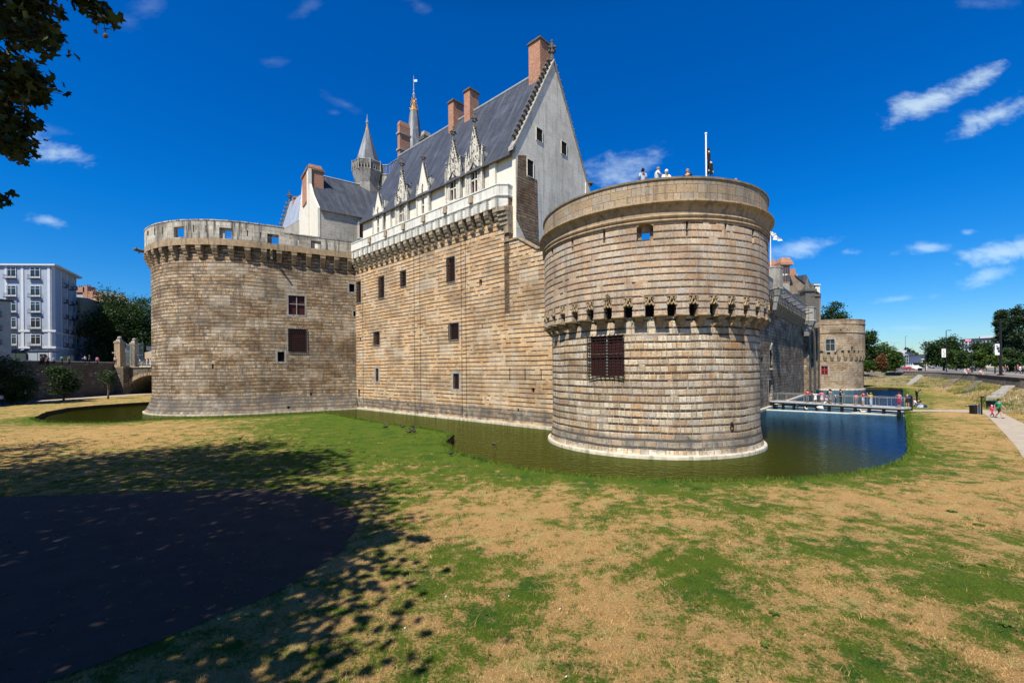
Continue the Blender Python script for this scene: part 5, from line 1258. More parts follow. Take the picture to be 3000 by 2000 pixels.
# stone bridge to the castle gate
br = thing('stone_bridge', 'arched stone bridge leading to the castle left of the broad tower', 'bridge', (en_.x+5,YB,0))
bx0 = P(352,1100,YB).x; bx1 = P(480,1100,YB).x; zk = P(400,1076,YB).z; zar = P(441,1098,YB).z; zsp = P(385,1108,YB).z-2
xa0 = P(372,1120,YB).x; xa1 = xa0+2*(P(448,1120,YB).x-xa0)*1.05
def archz(x): tt = (x-(xa0+xa1)/2)/((xa1-xa0)/2); return (zar-3.9)+3.9*math.sqrt(max(0,1-tt*tt)) if abs(tt) < 1 else 0
mb = MB(); N_ = 28
xs = [xa0+(xa1-xa0)*i/N_ for i in range(N_+1)]
mb.prism([(bx0-2,YB,0),(xa0,YB,0),(xa0,YB,zk),(bx0-2,YB,zk)],(0,9,0))
for a, b in zip(xs[:-1], xs[1:]):
    mb.face([(a,YB,archz(a)),(b,YB,archz(b)),(b,YB,zk),(a,YB,zk)]); mb.face([(a,YB,archz(a)),(a,YB+9,archz(a)),(b,YB+9,archz(b)),(b,YB,archz(b))])
mb.prism([(xa1,YB,0),(xa1+20,YB,0),(xa1+20,YB,zk),(xa1,YB,zk)],(0,9,0))
mb.face([(bx0-2,YB+8.9,0),(xa1,YB+8.9,0),(xa1,YB+8.9,zk),(bx0-2,YB+8.9,zk)])
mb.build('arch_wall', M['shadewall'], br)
mb = MB()
for i in range(N_):
    a, b = xs[i], xs[i+1]; za, zb = archz(a), archz(b); mb.prism([(a+.03,YB-.14,za),(b-.03,YB-.14,zb),(b+ (b-(xa0+xa1)/2)*.12,YB-.14,zb+.62),(a+(a-(xa0+xa1)/2)*.12,YB-.14,za+.62)],(0,.2,0))
mb.build('arch_stones', M['corb'], br)
mb = MB(); mb.prism([(bx0-1,YB-.25,zk),(xa1+20,YB-.25,zk),(xa1+20,YB+9,zk),(bx0-1,YB+9,zk)],(0,0,.35)); mb.build('deck_slab', M['footing'], br)
mb = MB()
for z in (.5,.95): mb.tube([(bx0+1,YB,zk+.35+z),(xa1+20,YB,zk+.35+z)],.035,4)
for i in range(12): mb.tube([(bx0+1+i*2.2,YB,zk+.3),(bx0+1+i*2.2,YB,zk+1.3)],.04,4)
mb.build('railing', M['steel'], br)
for i in range(2):
    mb = MB(); c = P(396+20*i,1065,YB+.6); mb.lathe((c.x,c.y,zk+.35),[(.22,0),(.22,.7),(.18,.8),(.01,.9)],8); tag(mb.build('stone_bollard', M['corb'], origin=(c.x,c.y,zk+.35)), 'pale stone bollard at the bridge edge', 'bollard', 'bollards on the stone bridge')
ZB = zk+.35
# gate piers, pedestal and gates
def pier(u, Y, wpx, vt, label):
    c = P(u,1060,Y); w_ = wpx/F*Y; zt = P(u,vt,Y).z
    t_ = thing('gate_pier', label, 'gate pier', (c.x,c.y,ZB-.3)); mb = MB(); mb.box((c.x,c.y,(ZB-.3+zt-.9)/2),(w_,w_,zt-.9-ZB+.3)); mb.box((c.x,c.y,zt-1.2),(w_*1.15,w_*1.15,.25)); mb.build('shaft', M['corb'], t_)
    mb = MB(); mb.box((c.x,c.y,zt-.75),(w_*.8,w_*.8,.4),taper=.7); mb.ball((c.x,c.y,zt-.3),.38,8); mb.build('ball_finial', M['greystone'], t_)
pier(351,91,17,986,'tall stone gate pier with a ball on top, nearer the street'); pier(394,96,15,991,'stone gate pier with a ball on top seen through the iron gate leaves')
c = P(359,1050,YB-.6); pd = thing('stone_pedestal','square panelled stone pedestal with a carved pyramid cap at the corner of the wall','pedestal',(c.x,c.y,ZB-2)); w_ = 20/F*YB
z0,z1,z2 = P(359,1075,YB).z-.1, P(359,1035,YB).z, P(359,1022,YB).z
mb = MB(); mb.box((c.x,c.y,(z0+z1)/2),(w_*1.25,w_*1.25,z1-z0)); mb.box((c.x,c.y-.9,(z0+z1)/2),(w_*.7,.1,(z1-z0)*.7)); mb.build('body', M['corb'], pd)
mb = MB(); mb.box((c.x,c.y,z1+.1),(w_*1.6,w_*1.6,.25)); mb.box((c.x,c.y,(z1+z2)/2+.2),(w_*1.35,w_*1.35,z2-z1),taper=.35); mb.build('cap', M['greystone'], pd)
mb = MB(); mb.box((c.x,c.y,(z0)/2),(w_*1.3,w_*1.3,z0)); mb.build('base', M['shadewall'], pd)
gt = thing('iron_gate','pair of tall blue-grey iron gate leaves standing open on the stone bridge','gate',tuple(P(400,1050,94)))
M['gateblue'] = flat('blue_grey_gate_paint', (.16,.24,.28), .5)
for u0,u1,Y0,Y1,f in ((370,386,96,93,1),(388,419,94,92,0)):
    a = P(u0,1052,Y0); b = P(u1,1052,Y1); a.z = b.z = ZB; mb = MB(); ht = P(400,1003,93).z-ZB; n = 11
    def hh_(k): return ht*(1-.13*(math.sin(PI*k/n*.5) if f else math.cos(PI*k/n*.5)))
    for k in range(n+1): q = a.lerp(b,k/n); mb.tube([q,q+Z*hh_(k)],.05 if k in (0,n) else .03,4)
    mb.tube([a.lerp(b,k/n)+Z*hh_(k) for k in range(n+1)],.05,4); mb.tube([a+Z*.3,b+Z*.3],.05,4); mb.tube([a+Z*ht*.45,b+Z*ht*.45],.035,4)
    mb.build('gate_leaf', M['gateblue'], gt)
# houses of the left street
M['bluewall'] = plain('pale_blue_render', (.31,.355,.43), .85, .1, 1, .1)
M['whitewall'] = plain('white_render', (.52,.54,.58), .85, .1, 1, .1)
M['greywall'] = plain('grey_beige_render', (.42,.40,.36), .9, .2, 1, .2, streak=.2)
def facade(parent, o, d, w_, cells, mat='whitewall', rail=True, n_out=None, simple=False):
    """cells: list of (x,z,w,h) on the facade plane starting at o along unit vector d"""
    n_ = n_out
    R_ = Matrix(((d.x,n_.x,0),(d.y,n_.y,0),(0,0,1)))
    protos = {}
    for x,z,ww,hh in cells:
        key = (round(ww,2),round(hh,2)); c = o+d*x+n_*.02; c.z = z+hh/2
        if key in protos: r = dup(protos[key]); r.parent = parent; r.location = c-wloc(parent); continue
        mb = MB(); mb.box((0,.03,0),(ww,.06,hh)); wo = mb.build('window', M['glass'], parent, origin=(0,0,0)); wo.parent = parent
        fr_ = MB(); e = .12
        for a,b,sx,sz in ((-ww/2,0,e,hh),(ww/2,0,e,hh),(0,hh/2,ww+e,e),(0,-hh/2,ww+e,e),(0,0,.09,hh),(0,hh*.28,ww,.07),(0,-hh*.38,ww,.5*hh*.4)): fr_.box((a,.10,b),(sx,.10,sz))
        f_ = fr_.build('frame', M['whitewall'], wo, origin=(0,0,0)); f_.parent = wo
        if rail:
            rb = MB(); rb.box((0,.35,-hh/2-.03),(ww+.5,.55,.08))
            for sx in (-1,1): rb.tube([(sx*(ww/2+.2),.05,-hh/2+.85),(sx*(ww/2+.2),.58,-hh/2+.85)],.03,4)
            for zz in (.1,.5,.85): rb.tube([(-ww/2-.2,.58,-hh/2+zz),(ww/2+.2,.58,-hh/2+zz)],.03,4)
            for k in range(9): rb.tube([(-ww/2-.2+(ww+.4)*k/8,.58,-hh/2),(-ww/2-.2+(ww+.4)*k/8,.58,-hh/2+.85)],.02,3)
            r_ = rb.build('balcony', M['black'], wo, origin=(0,0,0)); r_.parent = wo
        wo.location = c-wloc(parent); wo.rotation_euler = (0,0,math.atan2(d.y,d.x)); protos[key] = wo
        # facade frames are built with +y outward
        wo.rotation_euler = (0,0,math.atan2(n_.y,n_.x)-PI/2)
YH = 100.0
cb_ = P(152,1000,YH); hb = thing('blue_apartment_house','tall pale blue and white apartment house with wrought iron balconies behind the left wall','building',(cb_.x,cb_.y,HL))
zt = P(150,779,YH).z; d1 = Vector((-1,-.06,0)).normalized(); n1_ = Vector((.06,-1,0)).normalized(); d2 = Vector((-.51,.861,0)); n2_ = Vector((.861,.51,0))
c1b = P(163,1000,101.0); o1_ = Vector((cb_.x,cb_.y,0)); o2_ = Vector((c1b.x,c1b.y,0)); 
back_ = o2_+d2*14
mb = MB(); foot_ = [o1_, o2_, back_, back_+Vector((-30,6,0)), o1_+d1*36+Vector((0,14,0)), o1_+d1*36]
mb.prism([Vector((p.x,p.y,HL)) for p in foot_], (0,0,zt-HL)); hw_ = mb.build('wall', M['bluewall'], hb)
mb = MB(); mid_ = sum(foot_, Vector())/6
mb.prism([Vector((p.x,p.y,zt))+(p-mid_).normalized()*1.3 for p in foot_], (0,0,.35)); mb.build('roof_cornice', M['whitewall'], hb)
mb = MB()
def strip(o, d, n, x, w_, z0, z1, pr=.12): a = o+d*(x-w_/2); b = o+d*(x+w_/2); mb.prism([Vector((a.x,a.y,z0)),Vector((b.x,b.y,z0)),Vector((b.x,b.y,z0))+n*pr,Vector((a.x,a.y,z0))+n*pr],(0,0,z1-z0))
pxx = lambda u: (P(152,900,YH).x-P(u,900,YH).x)
for u in (146,73,29): strip(o1_,d1,n1_,pxx(u),.55,HL,zt)
for v in (970,1018): z = P(100,v,YH).z; strip(o1_,d1,n1_,8,18,z-.2,z+.25,.2)
mb.prism([Vector((o1_.x,o1_.y,HL)),Vector((o2_.x,o2_.y,HL)),Vector((o2_.x,o2_.y,HL))+Vector((.1,-.1,0)),Vector((o1_.x,o1_.y,HL))+Vector((.1,-.1,0))],(0,0,zt-HL))
for k in (3.6,7.4,10.8,13.9): strip(o2_,d2,n2_,k,.35,HL+4,zt)
for v in (974,1018): z = P(163,v,101).z; strip(o2_,d2,n2_,7,14,z-.2,z+.25,.2)
mb.build('pilasters', M['whitewall'], hb)
cells = []
for v0,v1 in ((787,818),(836,872),(883,918),(930,965),(978,1014)):
    for u in (109,43):
        z0 = P(u,v1,YH).z; z1 = P(u,v0,YH).z; cells.append((pxx(u),z0,2.05,round(z1-z0,1) if False else 2.6))
facade(hb, o1_, d1, 0, cells, n_out=n1_)
cells = [(x,P(163,v1,101).z,1.1,2.1) for v1 in (830,878,925,970,1012) for x in (5.4,9.2)]+[(x,P(163,v1,101).z,.9,1.6) for v1 in (822,870,918,962) for x in (12.4,)]
facade(hb, o2_, d2, 0, cells, n_out=n2_)
mb = MB(); z = P(60,1022,YH-2).z
for k in range(5): 
    x = o1_+d1*(2+5.2*k); mb.box((x.x,x.y-.15,HL+1.8),(4,.2,3)) if k else mb.box((x.x+.2,x.y-.15,HL+1.6),(1.2,.2,2.6))
mb.box((o2_+d2*4+n2_*.1).to_tuple()[:2]+(HL+1.5,),(.2,5,2.6)); mb.build('shop_window', M['glass'], hb)
for k in range(4):
    c = P(46+32*k,1040,94-k*1.2); pz = thing('terrace_parasol', ('navy terrace parasol by the street wall, farthest left of four','navy terrace parasol second from the left of four','navy terrace parasol between the second and the corner one','navy terrace parasol nearest the white corner pier of the blue house')[k], 'parasol', (c.x,c.y,HL), group='parasols of the terrace'); c.z = P(46+32*k,1030,94).z
    mb = MB(); mb.lathe((c.x,c.y,c.z-.25),[(1.7,0),(1.72,.06),(.05,.75)],8); mb.build('canopy', flat('navy_canvas',(.02,.035,.06),.8) if k == 0 else bpy.data.materials['navy_canvas'], pz); mb = MB(); mb.tube([(c.x,c.y,HL),(c.x,c.y,c.z+.5)],.04,6); mb.build('pole', M['black'], pz)
# leftmost house, ochre gable house and chimney house
lh = P(14,1000,88); h2 = thing('beige_corner_house','narrow beige house with small balconies at the left edge','building',(lh.x,lh.y,HL))
mb = MB(); a = P(33,1000,90); zt2 = P(30,880,88).z; mb.prism([(a.x,a.y,HL),(a.x-2.4,a.y-7,HL),(a.x-16,a.y-7,HL),(a.x-16,a.y,HL)],(0,0,zt2-HL)); mb.build('wall', M['greywall'], h2)
mb = MB(); mb.prism([(a.x+.4,a.y+.2,zt2),(a.x-2.1,a.y-7.5,zt2),(a.x-17,a.y-7.5,zt2),(a.x-17,a.y+.2,zt2)],(0,0,.4)); mb.build('cornice', M['slate'], h2)
dd2 = Vector((2.4,7,0)).normalized(); nn2 = Vector((7,-2.4,0)).normalized(); facade(h2, Vector((a.x-2.4,a.y-7,0)), dd2, 0, [(x,P(20,v,88).z,.9,1.9) for v in (926,967,1008) for x in (2.2,5.2)], n_out=nn2)
h3 = thing('ochre_gable_house','bare ochre gable wall stepping behind the pale blue house','building',tuple(P(225,1000,112)))
M['ochre'] = plain('ochre_render', (.45,.36,.24), .9, .25, 1, .2)
c = P(213,1060,114.5); mb = MB(); pts = [P(212,868,114),P(235,876,114),P(236,985,114),P(212,975,114)]; mb.prism(pts,(3,8,0)); mb.build('gable_wall', M['ochre'], h3)
mb = MB(); mb.prism([P(235,876,114.3),P(252,884,116),P(285,910,122),P(290,1060,122),P(235,1060,114.3)],(2,10,0)); mb.build('side_wall', M['greywall'], h3)
mb = MB(); mb.prism([P(212,975,113.9),P(236,985,113.9),P(236,1060,113.9),P(212,1060,113.9)],(3,6,0)); mb.build('ground_floor', M['bluewall'], h3)
h4 = thing('chimney_house','grey house with a row of red brick chimneys behind the ochre gable','building',tuple(P(240,900,128)))
mb = MB(); mb.prism([P(212,846,128),P(245,846,128),P(262,868,128),P(280,876,128),P(300,880,128),P(300,1060,128),P(212,1060,128)],(3,10,0)); mb.build('wall', M['greywall'], h4)
for u0,u1,vt,vb in ((219,247,841,848),(243,256,838,866),(257,272,853,872),(274,286,864,876),(286,294,866,880)):
    mb = MB(); a = P(u0,vb+8,127.6); b = P(u1,vb+8,127.6); z = P(u0,vt,127.6).z; mb.prism([a,b,b+Vector((.5,2,0)),a+Vector((.5,2,0))],(0,0,z-a.z)); ch_ = mb.build('chimney', M['brick'], h4)
    mb = MB(); n = max(2,int((u1-u0)/5))
    for k in range(n): q = a.lerp(b,(k+.5)/n); mb.lathe((q.x+.2,q.y+.9,z),[(.22,0),(.16,.5),(.2,.55)],6)
    mb.build('chimney_pots', M['brickdark'], ch_)
h5 = thing('brown_stone_house','low brown house wall with a white shutter behind the gate railings','building',tuple(P(436,1040,104)))
PX([(424,1052),(424,1032),(450,1026),(450,1052)],104,(1,6,0),'ochre','wall',h5); PX([(428,1026),(428,1013),(450,1020),(450,1028)],104,(1,6,0),'slate','roof',h5)
h6 = thing('dark_arcade_house','shaded grey house with tall arched openings behind the pier','building',tuple(P(310,1030,118)))
PX([(290,1060),(290,1000),(350,1005),(350,1060)],118,(1,8,0),'greywall','wall',h6)
for u in (303,318,333): PX([(u-4,1058),(u-4,1028),(u,1022),(u+4,1028),(u+4,1058)],117.9,(0,.05,0),'dark','opening',h6)
# ================================================================== RIGHT: FAR BUILDINGS
f1 = thing('white_town_house','cluster of small white houses in the distance beyond the promenade','building',tuple(P(2650,1070,260)))
PX([(2628,1074),(2628,1030),(2633,1025),(2652,1025),(2658,1032),(2678,1036),(2678,1074)],260,(13,14,0),'whitewall','wall',f1)
PX([(2652,1033),(2655,1030),(2676,1034),(2678,1038)],259.5,(2,8,0),'slate','roof',f1)
mb = MB()
for r in range(3):
    for k in range(7): q = P(2634+6*k,1045+9*r,259.7); mb.box(tuple(q),(.7,.3,1.1))
tag(mb.build('windows_pattern', M['glass'], f1), 'rows of tiny dark windows', kind='stuff')
f2 = thing('white_kiosk_building','low white flat roofed building in the distance between tree and lamp posts','building',tuple(P(2712,1060,240)))
PX([(2700,1062),(2700,1039),(2724,1038),(2724,1062)],240,(2,10,0),'whitewall','wall',f2); PX([(2697,1041),(2697,1038),(2728,1037),(2728,1040)],239,(2,12,0),'slate','roof',f2)
f3 = thing('railway_office_building','long white office block with a magenta rooftop sign reading SNCF','building',tuple(P(2870,1040,300)))
PX([(2814,1075),(2814,998),(2946,990),(2946,1075)],300,(20,20,0),'whitewall','wall',f3)
PX([(2813,999),(2813,993.5),(2948,986),(2948,991.5)],299.5,(22,22,0),'slate','roof_edge',f3)
PX([(2871,991),(2871,984),(2916,982),(2916,988.5)],299,(12,12,0),'whitewall','plant_room',f3)
mb = MB()
for r in range(4):
    for k in range(11): q = P(2821+10.5*k,1003+7.5*r-.6*k,299.8); mb.box(tuple(q),(1.2,.3,1.0))
tag(mb.build('window_grid', M['glass'], f3), 'rows of small square windows', kind='stuff')
M['magenta'] = flat('magenta_sign', (.55,.02,.18), .5); M['signwhite'] = flat('sign_white', (.85,.85,.85), .5)
mb = MB(); sgp = [(2827,994),(2829,1001),(2841,1001.5),(2845,999),(2845,994),(2842,992.5),(2830,993)]; mb.prism([P(u,v,297) for u,v in sgp],(0,.4,0)); sb = mb.build('rooftop_sign', M['magenta'], f3)
tx = bpy.data.curves.new('lettering','FONT'); tx.body = 'SNCF'; tx.size = 1.75; tx.extrude = .03; tx.align_x = 'CENTER'; tx.align_y = 'CENTER'; tx.materials.append(M['signwhite'])
tmpo = bpy.data.objects.new('l', tx); link(tmpo); bpy.context.view_layer.update(); tm = bpy.data.meshes.new_from_object(tmpo.evaluated_get(bpy.context.evaluated_depsgraph_get())); bpy.data.objects.remove(tmpo); to = bpy.data.objects.new('lettering', tm); link(to); to.parent = sb; q = P(2836,997,296.8); to.location = q-wloc(sb); to.rotation_euler = (PI/2,0,0)
# ================================================================== TREES
def leaf_mat(name, c0, c1, trans=.35):
    t = NT(name); g = t.n('ShaderNodeAttribute', attribute_name='shade').outputs['Fac']
    c = t.mix(g, c0, c1); b = t.n('ShaderNodeBsdfPrincipled'); t.put(b.inputs['Base Color'], c); b.inputs['Roughness'].default_value = .55; b.inputs['Specular IOR Level'].default_value = .3
    tr = t.n('ShaderNodeBsdfTranslucent'); t.put(tr.inputs[0], t.mix(.5, c, c1)); ms = t.n('ShaderNodeMixShader'); ms.inputs[0].default_value = trans
    t.nt.links.new(b.outputs[0], ms.inputs[1]); t.nt.links.new(tr.outputs[0], ms.inputs[2]); o = t.n('ShaderNodeOutputMaterial'); t.nt.links.new(ms.outputs[0], o.inputs[0]); return t.mat
M['leaf'] = leaf_mat('broad_leaves', (.030,.065,.012), (.085,.150,.022))
M['leafd'] = leaf_mat('dark_leaves', (.018,.042,.012), (.050,.095,.022))
M['leafy'] = leaf_mat('yellow_green_leaves', (.05,.095,.015), (.13,.20,.03))
M['leafb'] = leaf_mat('poplar_leaves', (.018,.040,.018), (.055,.095,.035))
M['leafr'] = leaf_mat('brown_leaves', (.14,.07,.03), (.26,.13,.05))
M['bark'] = plain('bark', (.13,.11,.085), .95, .5, 5, .8, dist=.05)
M['leafn'] = leaf_mat('plane_leaves', (.010,.022,.006), (.028,.050,.010), .03)
HEXL = np.array([(.5*math.cos(a)*(1 if i%2 else .8),.5*math.sin(a)*(1 if i%2 else .8),.05*(i%2)) for i,a in enumerate([PI/3*k for k in range(6)])])
QUAD = np.array([(-.5,0,0),(0,.30,.06),(.5,0,0),(0,-.30,-.04)])
PALM = []
for i in range(11):
    a = -PI/2+2*PI*i/11; r = (.30,.42,.26,.56,.30,.62)[i if i < 6 else 11-i] if i else .16
    PALM.append((r*math.cos(a), r*math.sin(a), .05*math.cos(3*a)))
PALM = np.array(PALM)
def rot_rand(n, rng, flatness=.6):
    """random frames, leaf plane normals leaning upward"""
    nrm = rng.normal(size=(n,3)); nrm[:,2] = np.abs(nrm[:,2])+flatness; nrm /= np.linalg.norm(nrm,axis=1)[:,None]
    h = rng.normal(size=(n,3)); x = np.cross(h,nrm); x /= np.linalg.norm(x,axis=1)[:,None]; y = np.cross(nrm,x); return x, y, nrm
def leaves(c, size, rng, shape=QUAD, flatness=.6):
    n = len(c); x,y,z = rot_rand(n,rng,flatness); s = size*rng.uniform(.7,1.3,n)[:,None,None]
    return c[:,None,:]+s*(shape[None,:,0:1]*x[:,None,:]+shape[None,:,1:2]*y[:,None,:]+shape[None,:,2:3]*z[:,None,:])
def crown_pts(lobes, nclump, nleaf, cs, rng, inner=.55):
    """lobes: (x,y,z,rx,ry,rz)"""
    vol = np.array([l[3]*l[4]*l[5] for l in lobes])**.67; vol /= vol.sum(); out = []; sh = []
    for l, f in zip(lobes, vol):
        k = max(3,int(nclump*f)); d = rng.normal(size=(k,3)); d /= np.linalg.norm(d,axis=1)[:,None]; r = rng.uniform(inner,1.0,k)**.6
        cc = np.array(l[:3])+d*r[:,None]*np.array(l[3:6])*rng.uniform(.85,1.12,(k,1))
        p = np.repeat(cc,nleaf,0)+rng.normal(size=(k*nleaf,3))*cs*np.array([1,1,.7]); out.append(p); sh.append(np.repeat(np.clip(rng.normal(.5,.3,k),0,1),nleaf))
    return np.concatenate(out), np.concatenate(sh)
def tree(name, label, base, h, lobes, mat, leafsize=.3, nclump=260, nleaf=22, cs=.45, trunk_r=.25, group=None, seed=1, cat='tree', shape=QUAD, trunk_top=None, inner=.55, bare=False):
    rng = np.random.default_rng(seed); t_ = thing(name, label, cat, tuple(base), group=group)
    mb = MB(); top = trunk_top if trunk_top else h*.6; pts = [Vector(base)+Vector((0,0,-.1))]; 
    for k in range(1,6): pts.append(Vector(base)+Vector((rng.normal()*trunk_r*.35, rng.normal()*trunk_r*.35, top*k/5)))
    mb.tube(pts, [trunk_r*(1.15-.14*k) for k in range(6)], 8)
    for l in lobes[:9]:
        a = pts[2].lerp(pts[4], rng.uniform(0,1)); b = Vector(base)+Vector(l[:3]); m_ = a.lerp(b,.5)+Vector((0,0,.08*h)); mb.tube([a,m_,b], [trunk_r*.5,trunk_r*.3,trunk_r*.08], 5)
    mb.build('trunk', M['bark'], t_, smooth=True)
    p, s = crown_pts(lobes, nclump, nleaf, cs, rng, inner); V = leaves(p, leafsize, rng, shape); s = np.clip(s+rng.normal(0,.18,len(s)),0,1)
    poly_mesh('crown', V, M[mat], t_, attrs={'shade': s}); return t_
def lobes_round(h0, h1, r, n, rng, sq=1.0):
    """n lobes filling a rounded crown between heights h0..h1 with radius r"""
    L_ = [(0,0,(h0+h1)/2,r*.75,r*.75,(h1-h0)*.42)]
    for i in range(n):
        a = rng.uniform(0,2*PI); z = rng.uniform(.12,.9); k = math.sin(PI*min(1,z*.85+.12))**.7; q = r*k*rng.uniform(.45,.8); s = r*rng.uniform(.28,.45)
        L_.append((q*math.cos(a),q*math.sin(a),h0+(h1-h0)*z,s,s,s*.8*sq))
    return L_
rng0 = np.random.default_rng(11)
def bg_tree(name, label, u, vtop, vbase, Y, wpx, mat, seed, zb=None, group=None, ncl=300, crown0=.15, ls=None, cat='tree', cs=None, sq=1):
    b = P(u, vbase, Y) if zb is None else Vector((P(u,vbase,Y).x, Y, zb)); h = P(u,vtop,Y).z-b.z; r = wpx/2/F*Y; rng = np.random.default_rng(seed)
    sc = Y/100
    tree(name, label, b, h, lobes_round(h*crown0, h*.93, r*.93, 13, rng, sq), mat, ls or max(.28,.42*sc), ncl, 20, cs or r*.13, max(.12,h*.022), group, seed, cat)
bg_tree('plane_tree','large dark green plane tree behind the iron gate, left of the broad tower',364,838,1052,118,196,'leafd',21,zb=HL,ncl=1300,crown0=.10)
bg_tree('plane_tree','dense green tree partly hidden behind the broad tower edge',450,862,1052,126,130,'leafd',22,zb=HL,ncl=350,crown0=.12)
bg_tree('street_tree','dark tree behind the gate piers filling the gap under the large crown',400,955,1052,135,170,'leafd',24,zb=HL,ncl=300,crown0=.03)
bg_tree('bushy_tree','bushy dark green tree at the foot of the left wall, at the picture edge',34,1030,1172,70,130,'leafd',31,zb=0,ncl=420,crown0=.0)
bg_tree('wall_shrub','loose green shrub in the middle of the left wall',186,1066,1165,79,90,'leafd',32,zb=0,ncl=260,crown0=.02,ls=.3)
bg_tree('young_tree','slim young tree with small leaves above the park bench',317,1070,1162,82,52,'leafd',33,zb=0,ncl=60,crown0=.35,ls=.26)
bg_tree('old_tree','big dark tree rising behind the brown lodging, left of the far tower',2440,868,1000,160,95,'leafd',41,zb=3,ncl=420,crown0=.25)
bg_tree('dark_conifer','dark layered tree immediately right of the far round tower',2545,955,1080,150,62,'leafd',42,zb=HP,ncl=320,crown0=.1)
bg_tree('garden_tree','low rounded dark green tree behind the white house cluster, tallest right of the far tower',2600,1005,1082,170,90,'leaf',43,zb=HP,ncl=300,crown0=.05)
bg_tree('hedge_tree','clipped mid green tree between the far tower and the tall lamp posts',2622,1022,1080,150,44,'leaf',44,zb=HP,ncl=200,crown0=.05)
bg_tree('brown_tree','small rusty brown tree amid the green shrubs right of the far tower',2585,1033,1084,140,30,'leafr',45,zb=HP,ncl=90,crown0=.1)
for i,(u,w_) in enumerate(((2540,40),(2560,34),(2588,36))): bg_tree('shrub',('round green shrub nearest the far tower','mid green shrub on the promenade edge beside the rusty tree','low dark shrub at the right end of the hedge by the far tower')[i],u,1052+5*i,1087,142,w_,'leafy' if i == 1 else 'leaf',50+i,zb=HP,ncl=90,crown0=.02,cat='shrub')
bg_tree('distant_tree','small distant tree behind the white houses',2665,1015,1070,290,40,'leafd',55,zb=HP,ncl=90,crown0=.05)
bg_tree('distant_tree','pale green distant tree right of the white houses',2690,1030,1068,260,32,'leafy',56,zb=HP,ncl=80,crown0=.05)
bg_tree('round_tree','big round dark green tree behind the bannered lamp post',2765,981,1076,175,95,'leafd',57,zb=HP,ncl=520,crown0=.06)
bg_tree('round_tree','smaller green tree immediately right of the big round one',2802,1020,1077,165,60,'leaf',58,zb=HP,ncl=220,crown0=.1)
bg_tree('avenue_tree','green tree in front of the office block, left of the slim tram pole',2830,1030,1078,150,50,'leafd',59,zb=HP,ncl=200,crown0=.12)
bg_tree('avenue_tree','green tree in front of the office block, right of the slim tram pole',2872,1020,1080,140,58,'leaf',60,zb=HP,ncl=240,crown0=.15)
bg_tree('avenue_tree','flat topped tree under the office block roof line',2880,1002,1076,200,62,'leafd',61,zb=HP,ncl=200,crown0=.45)
bg_tree('avenue_tree','yellowish young tree standing on the dry verge',2915,1030,1085,100,44,'leafy',62,zb=HP,ncl=140,crown0=.3)
bg_tree('poplar','tall narrow dark poplar, left of the two poplars at the right edge',2942,886,1080,135,52,'leafb',63,zb=HP,ncl=620,crown0=.03,sq=1.5)
bg_tree('poplar','massive dark poplar reaching the right picture edge',2992,872,1082,128,68,'leafb',64,zb=HP,ncl=700,crown0=.03,sq=1.5)
bg_tree('poplar_shrub','green undergrowth at the foot of the poplars',2960,1020,1082,125,80,'leafd',65,zb=HP,ncl=260,crown0=.02)
# ---- plane trees on the camera-side street: crowns reach into the top left of the view and shade the lawn
def plane(label, x, y, lobes, n, seed, ls=.24):
    tree('plane_tree', label, (x,y,HP), 14, [(a-x,b-y,c-HP,d,e,f) for a,b,c,d,e,f in lobes], 'leafn', ls, n, 30, .8, .42, None, seed, shape=HEXL, trunk_top=9, inner=.2)
def shl(xs, ys, r, z, k=.8): return (xs-.336*z, ys-.629*z, z, r, r, r*k)
plane('overhanging plane tree whose leafy twigs hang into the top left corner', -13, -3, [shl(-7.2,6.2,4.2,10),shl(-9.2,12.4,4.4,14),shl(-7.6,16.2,2.3,16),shl(-10.5,4.5,4.5,10),shl(-13.5,9.5,5.6,13),shl(-5.2,9.3,2.1,11),(-12.0,1.2,17.5,2.9,2.8,2.2)], 1150, 71, .25)
plane('second plane tree beyond the left picture edge, shading the far lawn', -26, 4, [shl(-14,18.5,5.8,19),shl(-20.5,23.2,5.2,20),shl(-11.5,24.3,2.3,22,.5),shl(-17,27.5,2.4,22,.5),shl(-20.5,14,6,15),shl(-14.5,23.6,2.6,21,.5)], 640, 72, .33)
plane('third plane tree farther down the left street', -38, 8, [shl(-27,19,6.5,15),shl(-22,9,6,14),shl(-31,25,5.2,17),shl(-37,21,7,14),shl(-30,12,6,14)], 300, 73, .36)
plane('unseen plane tree added to shade the foot of the left wall', -90, 62, [(-84,62,16,6,6,5),(-90,57,15,7,7,5),(-81.5,64,17,3.2,3.2,3)], 600, 74, .45)  # added out of view to cast shade on the wall foot
